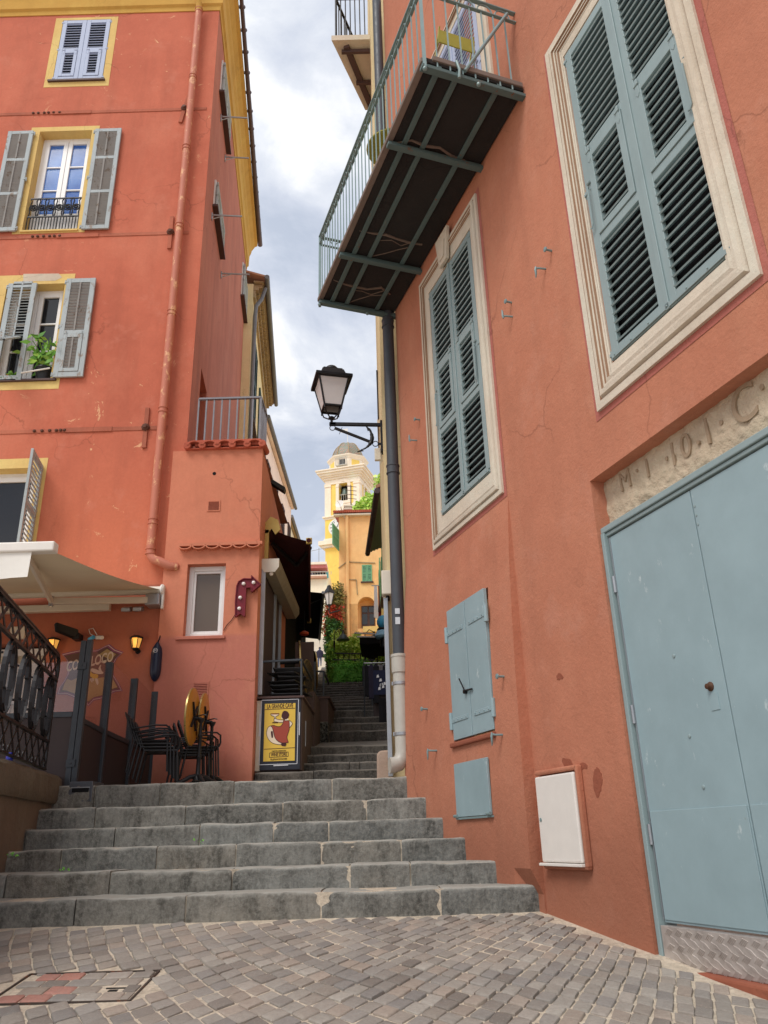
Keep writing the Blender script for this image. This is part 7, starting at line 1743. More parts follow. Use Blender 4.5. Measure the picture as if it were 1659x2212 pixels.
dh = obj('satellite_dish', m, M['white_metal'], oh, smooth=True)
m = MB(); q = o4(1020,780); b = o4(1020,590); m.tube([FO.p(q[0],-.5,q[1]-.5),FO.p(b[0],-.5,b[1])],.035,5)
for k in range(4): z = q[1]+(b[1]-q[1])*(.35+.2*k); m.tube([FO.p(b[0]-.35,-.5,z+.05),FO.p(b[0]+.35,-.5,z-.05)],.02,4)
obj('antenna', m, M['brown_wood'], oh)
m = MB(); a0,c0 = o5(905,760); a1,c1 = o5(1083,420); m.box(FO,a0,a1,.0,.012,c0-1,c1); obj('damp_stain', m, M['orange_dirty'], oh)
# ---------------- church tower
TY = 90.0; tc_ = at(740,1100,TY); th_ = math.radians(16); side = 4.45
tw = thing('church_tower', 'yellow and white baroque bell tower with clock and tiled dome', 'bell tower', (tc_.x,TY+2,14))
# near left corner of the front face
NL = at(702.7,1080,TY); UF = Vector((math.cos(th_),-math.sin(th_),0)) # along front face to the right corner (nearest)
UR = Vector((math.sin(th_),math.cos(th_),0))
P_L = Vector((NL.x,TY,0)); 
# solve the face width so the right corner falls on x = 777
def fx(wd): 
    p = P_L+UF*wd; return p.x/p.y
tx_ = ray(777,1080).x; lo_,hi_ = 1.,12.
for _ in range(40):
    md = (lo_+hi_)/2
    if fx(md) < tx_: lo_ = md
    else: hi_ = md
side = lo_; print('tower side', side)
CX = P_L+UF*side/2+UR*side/2
FT = Frame(P_L,UF); FT.N = -UR; RC = P_L+UF*side; FR = Frame(RC,UR); FR.N = UF
def tz(px,py): r = ray(px,py); p = P_L+UF*side*.3; return r.z*p.y
def ringbox(m,z0,z1,b): # square slab proud by b
    c = CX; h = side/2+b
    vs = [c+UF*sx*h+UR*sy*h+Vector((0,0,z)) for z in (z0,z1) for sx,sy in ((-1,-1),(1,-1),(1,1),(-1,1))]
    m.add(vs,[(3,2,1,0),(4,5,6,7),(0,1,5,4),(1,2,6,5),(2,3,7,6),(3,0,4,7)])
z4_ = lambda y: tz(715,905+y*.2315)
TW_, TYL = M['tower_white'], M['tower_yellow']
m = MB(); ringbox(m,5,z4_(1200),-.0); obj('shaft', m, TYL, tw)
m = MB(); ringbox(m,z4_(1200),z4_(1180),.35); ringbox(m,z4_(1180)+.004,z4_(1140),.65); ringbox(m,z4_(1140)+.004,z4_(1112),.15); obj('base_cornice', m, TW_, tw, bevel=.03)
m = MB(); ringbox(m,z4_(1112)+.004,z4_(935),.02); obj('clock_stage', m, TYL, tw)
m = MB(); ringbox(m,z4_(935)+.004,z4_(918),.10); ringbox(m,z4_(918)+.004,z4_(905),.30); obj('clock_cornice', m, TW_, tw, bevel=.03)
# belfry with arches
zb0, zb1 = z4_(905)+.004, z4_(612); 
m = MB()
aw0,aw1 = side*.40, side*.66; az0, az1 = z4_(778), z4_(595)
hr = (aw1-aw0)/2
for F_ in (FT,FR):
    holed(m,F_,0,side,zb0,zb1,[(aw0,aw1,az0,az1-hr*.0,.9)])
for F_ in (Frame(CX+UR*side/2+UF*side/2,-UF),):
    m.quad(CX+UF*side/2+UR*side/2+Vector((0,0,zb0)),CX-UF*side/2+UR*side/2+Vector((0,0,zb0)),CX-UF*side/2+UR*side/2+Vector((0,0,zb1)),CX+UF*side/2+UR*side/2+Vector((0,0,zb1)))
m.quad(CX-UF*side/2-UR*side/2+Vector((0,0,zb0)),CX-UF*side/2+UR*side/2+Vector((0,0,zb0)),CX-UF*side/2+UR*side/2+Vector((0,0,zb1)),CX-UF*side/2-UR*side/2+Vector((0,0,zb1)))
bl = obj('belfry', m, TYL, tw)
for F_ in (FT,FR):
    m = MB(); am = (aw0+aw1)/2; zs = az1-hr
    for sg in (-1,1): m.prism(F_,[(am+sg*hr*math.cos(k*PI/20),zs+hr*math.sin(k*PI/20)) for k in range(11)]+[(am+sg*hr,az1)],-.8,.0)
    obj('arch_spandrel', m, TW_, bl)
    m = MB(); wd_ = .38
    inner_ = [(am-hr,az0)]+[(am-hr*math.cos(k*PI/14),zs+hr*math.sin(k*PI/14)) for k in range(15)]+[(am+hr,az0)]
    ho = hr+wd_; outer_ = [(am-ho,az0)]+[(am-ho*math.cos(k*PI/14),zs+ho*math.sin(k*PI/14)) for k in range(15)]+[(am+ho,az0)]
    for k in range(len(inner_)-1): m.prism(F_,[inner_[k],inner_[k+1],outer_[k+1],outer_[k]],.0,.09)
    m.box(F_,am-ho,am+ho,0,.16,az0-.35,az0-.002) 
    m.box(F_,am-ho-.0,am-hr,.0,.14,zs-.12,zs+.08); m.box(F_,am+hr,am+ho+.0,.0,.14,zs-.12,zs+.08)
    m.box(F_,am-ho,am+ho,0,.10,zb0,az0-.36)
    obj('arch_surround', m, TW_, bl)
    m = MB(); m.box(F_,aw0-.05,aw1+.05,-1.0,-.9,az0,az1); obj('dark_opening', m, M['void'], bl)
    m = MB(); p = .17*side; 
    for (q0,q1) in ((-.03,p),(side-p,side+.03)): m.box(F_,q0,q1,.0,.12,zb0,zb1); m.box(F_,q0-.03,q1+.05,.0,.20,zb1-.30,zb1-.12)
    obj('pilaster', m, TW_, bl)
    m = MB(); m.tube([F_.p(aw0,-.1,az0+.9),F_.p(aw1,-.1,az0+.9)],.05,5); 
    for k in range(5): a = aw0+(aw1-aw0)*k/4; m.tube([F_.p(a,-.1,az0),F_.p(a,-.1,az0+.9)],.03,4)
    obj('guard_rail', m, M['pipe_grey'], bl)
m = MB(); bcp = CX-UR*(side/2-.7)+UF*(am-side/2); m.lathe((bcp.x,bcp.y,az0+.9),[(.65,0),(.55,.15),(.42,.5),(.36,.9),(.2,1.05),(.05,1.1)],18); obj('bell', m, metal('bell_bronze', srgb(96,110,104), .5, .5), bl, smooth=True)
m = MB(); zz_ = zb1+.004; 
for (y0,y1,b) in ((612,600,.12),(600,565,.02),(565,548,.18),(548,536,.42),(536,518,.62),(518,500,.86),(500,488,1.0)):
    ringbox(m,z4_(y0)+.004,z4_(y1),b)
obj('main_cornice', m, TW_, tw, bevel=.03)
# octagonal lantern
zo0, zo1 = z4_(488)+.004, z4_(380); ro = 2.35; ctr = CX
def octa(r,z,ph=PI/8): return [Vector((ctr.x,ctr.y,z))+(UF*math.cos(ph+k*PI/4)+UR*math.sin(ph+k*PI/4))*r for k in range(8)]
def octm(m,rings):
    vs = [v for r,z in rings for v in octa(r,z)]; n = len(rings)
    m.add(vs,[(i*8+j,i*8+(j+1)%8,(i+1)*8+(j+1)%8,(i+1)*8+j) for i in range(n-1) for j in range(8)]+[tuple(range(7,-1,-1)),tuple((n-1)*8+j for j in range(8))])
m = MB(); octm(m,[(ro,zo0),(ro,zo1)]); ol = obj('lantern_stage', m, TW_, tw)
m = MB(); octm(m,[(ro+.05,zo1+.003),(ro+.12,zo1+.15),(ro+.3,zo1+.35),(ro+.34,zo1+.5),(ro-.3,zo1+.75)]); obj('lantern_cornice', m, TW_, ol)
m = MB(); 
for k in range(8):
    o_ = octa(ro,0); p,q = o_[k],o_[(k+1)%8]; d = (q-p); L_ = d.length; d.normalize(); n_ = Vector((d.y,-d.x,0)); md_ = (p+q)/2-Vector((ctr.x,ctr.y,0)); 
    if n_.dot(md_) < 0: n_ = -n_
    F_ = Frame(p,d); F_.N = n_
    m = MB(); front = n_.dot(-UR) > .9
    if front:
        m.box(F_,L_*.28,L_*.72,.0,.03,zo0+(zo1-zo0)*.45,zo0+(zo1-zo0)*.95); obj('lantern_window', m, M['glass_dark'], ol)
        m = MB(); m.box(F_,L_*.1,L_*.9,.0,.45,zo0+(zo1-zo0)*.32,zo0+(zo1-zo0)*.38)
        for kk in range(9): m.tube([F_.p(L_*(.1+.1*kk),.43,zo0+(zo1-zo0)*.38),F_.p(L_*(.1+.1*kk),.43,zo0+(zo1-zo0)*.98)],.025,4)
        m.beam(F_.p(L_*.1,.43,zo0+(zo1-zo0)*.98),F_.p(L_*.9,.43,zo0+(zo1-zo0)*.98),.05,.05); obj('window_cage', m, M['pipe_grey'], ol)
    else: m.box(F_,L_*.2,L_*.8,.0,.03,zo0+(zo1-zo0)*.35,zo0+(zo1-zo0)*.92); obj('yellow_panel', m, TYL, ol)
zd = zo1+.60; dm = MB(); 
rd = []
for i in range(9): a = i/8*PI/2; rd.append((1.95*math.cos(a)**.9+.02, zd+2.5*math.sin(a)))
octm(dm, rd[:-1]+[(.12,zd+2.51)]); 
def dometile():
    t = NT('glazed_dome_tiles'); b = t.n('ShaderNodeTexBrick'); b.inputs['Scale'].default_value = 1; b.offset = .5
    b.inputs['Color1'].default_value = srgb(140,150,130); b.inputs['Color2'].default_value = srgb(190,140,120); b.inputs['Mortar'].default_value = srgb(90,96,86); b.inputs['Brick Width'].default_value = .35; b.inputs['Row Height'].default_value = .16; b.inputs['Mortar Size'].default_value = .02
    mp = t.n('ShaderNodeMapping'); mp.inputs['Rotation'].default_value = (1.57,0,.3); t.l(t.gm.outputs['Position'],mp.inputs['Vector']); t.l(mp.outputs[0],b.inputs['Vector']); return t.done(t.mix(t.ramp(t.noise(2,4),[(.4,0),(.7,.7)]), b.outputs[0], srgb(120,136,120)), .5)
dmo = obj('dome', dm, dometile(), tw)
m = MB()
for k in range(8):
    pts = [octa(r+.02,z)[k] for r,z in rd[:-1]]; m.tube(pts,.07,5)
obj('dome_rib', m, M['tan_brick'], dmo)
m = MB(); t0 = Vector((ctr.x,ctr.y,zd+2.45)); m.tube([t0,t0+Vector((0,0,2.3))],.04,6); m.lathe(t0,[(.2,0),(.2,.15),(.06,.3)],8); fl_ = t0+Vector((0,0,1.6)); m.prism(Frame((fl_.x,fl_.y,0),(-1,0,0)),[(0,fl_.z),(.9,fl_.z+.15),(.65,fl_.z+.35),(.9,fl_.z+.55),(0,fl_.z+.7)],-.02,.02); obj('weather_vane', m, M['white_metal'], tw)
# clock
ck = FT.hit(729,1139); m = MB(); rC = 1.12; m.lathe(FT.p(ck[0],.03,ck[1]),[(rC,0),(rC,.08),(rC-.14,.10),(rC-.14,.06),(.01,.06)],40,axis=FT.N); co_ = obj('clock_face', m, plain('clock_white', srgb(232,232,228), .5), tw, smooth=True)
m = MB(); 
for k in range(12):
    a = k*PI/6; u = Vector((math.cos(a),0,math.sin(a))); A_ = FT.p(ck[0]+u.x*(rC-.48),.11,ck[1]+u.z*(rC-.48)); B_ = FT.p(ck[0]+u.x*(rC-.2),.11,ck[1]+u.z*(rC-.2)); m.beam(A_,B_,.07,.03,up=FT.N)
obj('clock_marks', m, M['grey_canvas'], co_)
for (a,l) in ((1.2,.75),(2.9,.5)): m = MB(); m.beam(FT.p(ck[0],.13,ck[1]),FT.p(ck[0]+math.cos(a)*l,.13,ck[1]+math.sin(a)*l),.07,.03,up=FT.N); obj('clock_hand', m, M['grey_canvas'], co_)
# curved church gable at the tower's right
GY = 84.; Fg = facing(GY); gx = Fg.hit(780,1110); r_ = Fg.hit(802,1100)[0]-gx[0]+.2; gz_ = Fg.hit(780,1106)[1]
cg = thing('church_gable', 'curved yellow church gable with a white rim in front of the bell tower', 'church', Fg.p(gx[0],0,14))
gp_ = [(gx[0]+r_*math.cos(k*PI/20),gz_+r_*1.05*math.sin(k*PI/20)) for k in range(21)]; m = MB(); m.prism(Fg,gp_+[(gx[0]-r_,10),(gx[0]+r_,10)],-3,0); obj('gable_wall', m, TYL, cg)
m = MB(); ri_ = r_-.45; gi = [(gx[0]+ri_*math.cos(k*PI/20),gz_+ri_*1.05*math.sin(k*PI/20)) for k in range(21)]
for k in range(20): m.prism(Fg,[gp_[k],gp_[k+1],gi[k+1],gi[k]],0,.3)
obj('rim', m, TW_, cg)
# ---------------- cream house left of the tower
HY = 79.; Fh = facing(HY); hx0 = Fh.hit(640,1250)[0]-6; hx1 = Fh.hit(706,1250)[0]
fh = thing('cream_terrace_house', 'cream house with pink trimmed roof edge and blue shutters left of the tower', 'house', Fh.p(hx1-3,0,14))
z5_ = lambda y: Fh.hit(690,1207+y*.2315)[1]
m = MB(); m.box(Fh,hx0,hx1,-6,0,8,z5_(185)); obj('lower_wall', m, M['cream_far'], fh)
m = MB(); m.box(Fh,hx0,hx1,-8,-1.2,z5_(185),z5_(45)); obj('upper_wall', m, M['cream_far'], fh)
m = MB(); m.box(Fh,hx0,hx1+.0,-1.25,.15,z5_(88),z5_(60)); obj('fascia', m, stucco('pink_fascia', srgb(214,130,126), srgb(200,120,116), .1, 10), fh)
m = MB(); m.box(Fh,hx0,hx1,-1.3,.35,z5_(60),z5_(38)); obj('roof_edge', m, TW_, fh)
m = MB(); m.box(Fh,hx0,hx1,-.3,.5,z5_(190),z5_(172)); obj('tiled_ledge', m, M['tile_far'], fh)
m = MB(); m.box(Fh,hx0,hx1,-.1,.05,z5_(172),z5_(150)); obj('parapet', m, TW_, fh)
for k,(x,mt_) in enumerate(((644,'mauve_shutter'),(656,'mauve_shutter'),(667,'lilac_paint'),(678,'white_pvc'),(690,'dark_green'))):
    a = Fh.hit(521+(640+k*28)*.2315,1230)[0]; m = MB(); m.box(Fh,a,a+.62,-1.2,-1.1,z5_(150),z5_(98)); obj('shutter', m, M[mt_] if k != 4 else plain('turquoise_blind', srgb(110,200,196), .6), fh)
m = MB()
for k in range(24): a = hx1-6+k*.28; m.tube([Fh.p(a,-.05,z5_(150)),Fh.p(a,-.05,z5_(118))],.03,4)
m.beam(Fh.p(hx1-7,-.05,z5_(118)),Fh.p(hx1,-.05,z5_(118)),.06,.06); obj('terrace_railing', m, M['pipe_grey'], fh)
m = MB(); q = Fh.hit(688,1180); m.tube([Fh.p(q[0],-.5,z5_(38)),Fh.p(q[0],-.5,q[1])],.04,5); m.tube([Fh.p(q[0]-1.2,-.5,q[1]-.4),Fh.p(q[0]+1.4,-.5,q[1]+.1)],.03,4); obj('antenna', m, M['galv'], fh)
# white low wall with red awning behind the walker
Fw = facing(77.); a0,c0 = Fw.hit(690,1440); a1,c1 = Fw.hit(712,1398); w_ = thing('white_garden_wall', 'bright white wall at the top of the lane behind the walking person', 'wall', Fw.p(a0,0,c0-2)); m = MB(); m.box(Fw,a0-6,Fw.hit(703,1400)[0]+1.2,-.3,0,c0-6,c1+1.); obj('wall', m, M['cream_stone'], w_)
# ---------------- plants
def leaves(mb, P, n, size, spread=(1,1,1), droop=0):
    for _ in range(n):
        while True:
            v = Vector((random.uniform(-1,1),random.uniform(-1,1),random.uniform(-1,1)))
            if v.length < 1: break
        c = P+Vector((v.x*spread[0],v.y*spread[1],v.z*spread[2])); d = Vector((random.gauss(0,1),random.gauss(0,1),random.gauss(-droop,1))).normalized(); e = d.orthogonal().normalized(); e = (e*math.cos(random.uniform(0,6))+d.cross(e)*math.sin(random.uniform(0,6)))
        s_ = size*random.uniform(.6,1.3); mb.add([c,c+d*s_*.5+e*s_*.28,c+d*s_,c+d*s_*.5-e*s_*.28],[(0,1,2,3)])
# hedge planter
PY = 21.6; Fp_ = facing(PY); a0,c0 = Fp_.hit(714,1475); a1,c1 = Fp_.hit(792,1427)
hd_ = thing('hedge_planter', 'clipped dark green hedge in a long planter above the lane steps', 'hedge', Fp_.p((a0+a1)/2,0,c0-.1))
m = MB(); m.box(Fp_,a0+.04,a1+.2,-.5,0,c0-.25,c0+.02); obj('planter', m, M['dark_panel'], hd_)
m = MB(); m.box(Fp_,a0+.08,a1+.12,-.42,-.06,c0,c1-.06); obj('soil_core', m, M['leaf_hedge'], hd_)
m = MB()
for _ in range(260): leaves(m,Vector((random.uniform(a0+.06,a1+.12),PY+random.uniform(-.05,.3),random.uniform(c0+.03,c1))),14,.05,(.09,.07,.08))
obj('foliage', m, M['leaf_hedge'], hd_)
rt_ = thing('terrace_rail', 'thin black railing running behind the hedge planter', 'railing', Fp_.p((a0+a1)/2,-.6,c1))
m = MB(); q0 = at(716,1425,22.2); q1 = at(815,1426,22.2); q2 = at(718,1411,22.6); q3 = at(815,1413,22.6)
m.beam(q0,q1,.03,.03); m.beam(q2,q3,.03,.03); obj('rail', m, M['black_iron'], rt_)
for k in range(9): p = q2.lerp(q3,k/8); m = MB(); m.tube([p,p-Vector((0,0,.45))],.014,5); obj('post', m, M['black_iron'], rt_)
bu = thing('bamboo_bush', 'feathery bright green bush behind the hedge planter', 'bush', at(740,1430,24)) 
m = MB(); lm_ = MB()
for _ in range(420):
    px = random.uniform(718,772); top_ = 1378+14*math.sin(px*.12)+abs(px-735)*.35; py = random.uniform(top_,1440); 
    if px < 724 and py < 1392: continue
    P = at(px,py,random.uniform(23.4,25.0)); leaves(m,P,26,.13,(.14,.14,.16),.2)
obj('foliage', m, M['leaf_lime'], bu)
m = MB()
for _ in range(30): px = random.uniform(718,765); P = at(px,1445,24.2); m.tube([P,P+Vector((random.uniform(-.2,.2),0,random.uniform(.5,1.3)))],.012,4)
obj('stem', m, M['bark'], bu)
b2 = thing('bright_bush', 'bright green bush at the right behind the closed parasol', 'bush', at(815,1430,25)); m = MB()
for _ in range(200): px = random.uniform(785,832); P = at(px,random.uniform(1392+abs(px-812)*.3,1430),random.uniform(24,25)); leaves(m,P,24,.12,(.13,.13,.14),.2)
obj('foliage', m, M['leaf_lime'], b2); m = MB(); m.tube([at(815,1440,24.5),at(812,1400,24.5)],.03,5); obj('stem', m, M['bark'], b2)
b3 = thing('edge_shrub', 'green shrub spilling over the left side of the hedge planter', 'shrub', at(704,1450,22)); m = MB()
for _ in range(150): P = at(random.uniform(711,718),random.uniform(1405,1468),random.uniform(22.2,23.2)); leaves(m,P,22,.08,(.10,.10,.12),.3)
obj('foliage', m, M['leaf_mid'], b3); m = MB(); m.tube([at(708,1470,22.6),at(706,1420,22.6)],.025,5); obj('stem', m, M['bark'], b3)
# ivy clad pillar and vine on the orange house
iv = thing('ivy_column', 'dark ivy covering the corner of the wall below the red flowers', 'ivy', at(715,1430,40)); m = MB()
for _ in range(260): P = at(random.uniform(711,730),random.uniform(1342,1425),44.6-random.uniform(0,.5)); leaves(m,P,22,.22,(.3,.2,.35),.3)
obj('foliage', m, M['leaf_ivy'], iv); m = MB(); m.tube([at(718,1430,44.8),at(716,1345,44.8)],.15,6); obj('stem', m, M['bark'], iv)
vn = thing('flowering_vine', 'dry climbing vine with red flowers left of the orange house', 'vine', at(715,1380,44)); m = MB()
for k in range(60):
    x0_ = random.uniform(722,732); y0_ = random.uniform(1275,1370); x1_ = x0_-random.uniform(4,34)*(1-abs(y0_-1310)/110); y1_ = y0_+random.uniform(-28,22)
    A_ = at(x0_,y0_,44.8); B_ = at(x1_,y1_,44.5); C_ = A_.lerp(B_,.5)+Vector((0,0,random.uniform(.1,.5))); pts = [Vector(v) for v in smoothpts([A_,C_,B_],4,False)]; m.tube(pts,.018,4)
obj('stem', m, M['bark'], vn); m = MB()
for _ in range(330):
    y_ = random.uniform(1268,1368); hw = 30*math.sin(max(0,min(1,(y_-1262)/90))*PI*.55)+2; x_ = 733-random.random()**1.5*hw; P = at(x_,y_,44.6); leaves(m,P,7,.16,(.4,.3,.4),.5)
obj('foliage', m, M['leaf_dry'], vn); m = MB()
for _ in range(150): y_ = random.uniform(1312,1372); P = at(733-random.random()*26,y_,44.4); leaves(m,P,10,.15,(.35,.2,.3),.4)
obj('flowers', m, M['flower_red'], vn)
tr2 = thing('garden_tree', 'light green tree top rising behind the roof of the orange house', 'tree', at(800,1120,60)); m = MB()
for _ in range(240):
    px = random.uniform(772,832); top_ = 1100-(px-772)*.62; py = random.uniform(top_,1112); leaves(m,at(px,py,58+random.uniform(-1,1)),16,.38,(.6,.5,.6),.2)
for _ in range(50): leaves(m,at(random.uniform(820,832),random.uniform(1030,1080),57),12,.38,(.5,.5,.6),.2)
obj('crown', m, M['leaf_lime'], tr2); m = MB(); m.tube([at(805,1200,58),at(806,1130,58),at(815,1080,58)],[.3,.2,.1],8); m.tube([at(806,1130,58),at(790,1105,58)],[.15,.05],6); obj('trunk', m, M['bark'], tr2)
# second street lantern on the orange house
s2 = thing('wall_street_lantern', 'small distant street lantern on a bracket above the red flowers', 'street lamp', at(735,1322,43.5)); C_ = at(711,1306,43.6)
m = MB(); m.lathe(C_,[(.14,0),(.26,.62),(.26,.66)],4); obj('glass', m, M['frost_glass'], s2)
m = MB(); m.lathe(C_+Vector((0,0,.66)),[(.34,0),(.30,.08),(.14,.32),(.10,.45),(.02,.5)],4); m.lathe(C_-Vector((0,0,.12)),[(.05,0),(.16,.12)],4); m.tube([C_-Vector((0,0,.12)),C_-Vector((0,0,.5)),at(733,1319,43.8)],.045,6)
for k in range(4): a = k*PI/2; m.beam(C_+Vector((.14*math.cos(a),.14*math.sin(a),0)),C_+Vector((.26*math.cos(a),.26*math.sin(a),.66)),.04,.04)
obj('cage', m, M['black_iron'], s2)
# twin lamps by the planting
def park_lamp(px,py,Y,label):
    t = thing('garden_lamp', label, 'lamp', at(px,1440,Y), group='black garden lamps beside the lane'); P = at(px,py,Y); g = at(px,1450,Y)
    m = MB(); m.tube([g,P],.03,6); m.tube([P,P+Vector((0,0,.25)),P+Vector((.12,0,.38)),P+Vector((.26,0,.3))],.014,5); obj('post', m, M['black_iron'], t, smooth=True)
    m = MB(); m.lathe(P+Vector((.26,0,.02)),[(.20,0),(.19,.03),(.10,.14),(.04,.2),(.03,.3)],12); obj('lamp_shade', m, metal('dark_lamp_shade', srgb(60,70,72), .4,.3), t, smooth=True)
park_lamp(722,1385,22.9,'black garden lamp with a bell shade at the left of the planting'); park_lamp(789,1388,22.9,'black garden lamp left of the closed parasol')
# ---------------- person walking away at the top
PYp = 70.; g_ = at(690.5,1441.5,PYp); zf = 3.85+.21*(PYp-21.2)+.02
FXp = Vector((g_.x,PYp,zf))
per = thing('person', 'person seen from behind in dark jacket and blue jeans climbing the lane steps', 'person', FXp)
def skin(chain_pts, edges, radii, name, mats, sub=1):
    me = bpy.data.meshes.new(name); me.from_pydata(chain_pts,edges,[]); o = bpy.data.objects.new(name,me); col.objects.link(o); o.parent = per
    s_ = o.modifiers.new('skin','SKIN'); 
    for i,r_ in enumerate(radii): me.skin_vertices[0].data[i].radius = r_ if isinstance(r_,tuple) else (r_,r_)
    o.modifiers.new('sub','SUBSURF').levels = sub; me.materials.append(mats); return o
me = bpy.data.meshes.new('body'); 
J = [(0,0,.95),(0,0,1.15),(0,.03,1.38),(0,.05,1.50),(0,.07,1.60),(0,.09,1.72),(-.17,.02,1.40),(-.25,.0,1.15),(-.24,.10,.92),(.17,.02,1.40),(.25,.0,1.15),(.24,.10,.92),(-.09,0,.90),(-.10,.06,.50),(-.10,-.04,.09),(-.10,.08,.04),(.09,0,.90),(.10,.18,.56),(.10,.12,.20),(.10,.24,.16)]
Eg = [(0,1),(1,2),(2,3),(3,4),(4,5),(2,6),(6,7),(7,8),(2,9),(9,10),(10,11),(0,12),(12,13),(13,14),(14,15),(0,16),(16,17),(17,18),(18,19)]
Rr = [.15,.15,.17,.06,.10,.09,.075,.055,.04,.075,.055,.04,.095,.065,.045,.04,.095,.065,.045,.04]
me.from_pydata(J,Eg,[]); po = bpy.data.objects.new('body',me); col.objects.link(po); po.parent = per
po.modifiers.new('skin','SKIN'); 
for i,r_ in enumerate(Rr): me.skin_vertices[0].data[i].radius = (r_,r_)
me.skin_vertices[0].data[0].use_root = True
po.modifiers.new('sub','SUBSURF').levels = 1; me.materials.append(M['jeans'])
m = MB(); m.lathe((0,.0,.86),[(.20,0),(.215,.1),(.20,.3),(.225,.5),(.16,.64),(.08,.68)],16,sx=1.15,sy=.75); 
for s_ in (-1,1): m.tube([(s_*.20,.02,1.42),(s_*.27,.0,1.16),(s_*.26,.10,.93)],[.085,.07,.055],8)
obj('jacket', m, M['jacket'], per, smooth=True, local=True)
m = MB(); m.lathe((0,.09,1.62),[(.06,0),(.10,.05),(.108,.12),(.08,.19),(.02,.21)],12); obj('hair', m, M['hair'], per, smooth=True, local=True)
m = MB(); 
for s_ in (-1,1): m.tube([(s_*.26,.10,.93),(s_*.26,.14,.84)],[.035,.025],6)
obj('hands', m, M['skin'], per, smooth=True, local=True)
# plant pots on the window ledge of the coral house
zs_ = W3[2]+.005; t = thing('potted_plant', 'leafy green plant in a black pot on the ledge of the open window', 'plant', FAC.p(f(*Z2(250,720))[0],-.1,zs_)); a_ = f(*Z2(242,720))[0]
m = MB(); m.lathe(FAC.p(a_,-.12,zs_),[(.11,0),(.15,.24),(.16,.25),(.155,.27),(.13,.27)],16); obj('pot', m, M['plastic_black'], t, smooth=True)
m = MB(); lv_ = MB()
for k in range(11):
    px,py = random.uniform(165,325),random.uniform(495,640); q = f(*Z2(px,py)); A_ = FAC.p(a_,-.12,zs_+.25); B_ = FAC.p(q[0],random.uniform(-.1,.15),q[1]); mid_ = A_.lerp(B_,.5)+Vector((0,0,.08)); m.tube([A_,mid_,B_],.007,5)
    for _ in range(7):
        s_ = random.uniform(.35,1); c = A_.lerp(B_,s_)+Vector((random.gauss(0,.05),random.gauss(0,.04),random.gauss(0,.05))); d = Vector((random.gauss(0,1),random.gauss(0,.6),random.gauss(-.5,.5))).normalized(); e = d.cross(Vector((.3,1,.2))).normalized(); L_ = random.uniform(.12,.2)
        lv_.add([c,c+d*L_*.45+e*L_*.22,c+d*L_,c+d*L_*.45-e*L_*.22],[(0,1,2,3)])
obj('stem', m, M['leaf_mid'], t); obj('foliage', lv_, M['leaf_mid'], t)
t = thing('flower_pot', 'low red flowered plant at the left end of the same window ledge', 'plant', FAC.p(f(*Z2(70,735))[0],0,zs_)); m = MB(); a_ = f(*Z2(70,735))[0]
for _ in range(12): leaves(m,FAC.p(a_+random.uniform(-.1,.1),.0,zs_+random.uniform(.02,.12)),6,.06,(.06,.05,.03))
obj('foliage', m, M['leaf_mid'], t); m = MB(); leaves(m,FAC.p(a_-.05,.02,zs_+.06),14,.035,(.08,.03,.03)); obj('flowers', m, M['flower_red'], t)
q0 = f(*Z2(135,718)); q1 = f(*Z2(305,690)); m = MB(); m.tube([FAC.p(q0[0],.06,q0[1]),FAC.p(q1[0],.06,q1[1])],.014,6); o = obj('ledge_rod', m, M['white_metal']); tag(o,'thin white rod across the open window in front of the potted plant','rod')
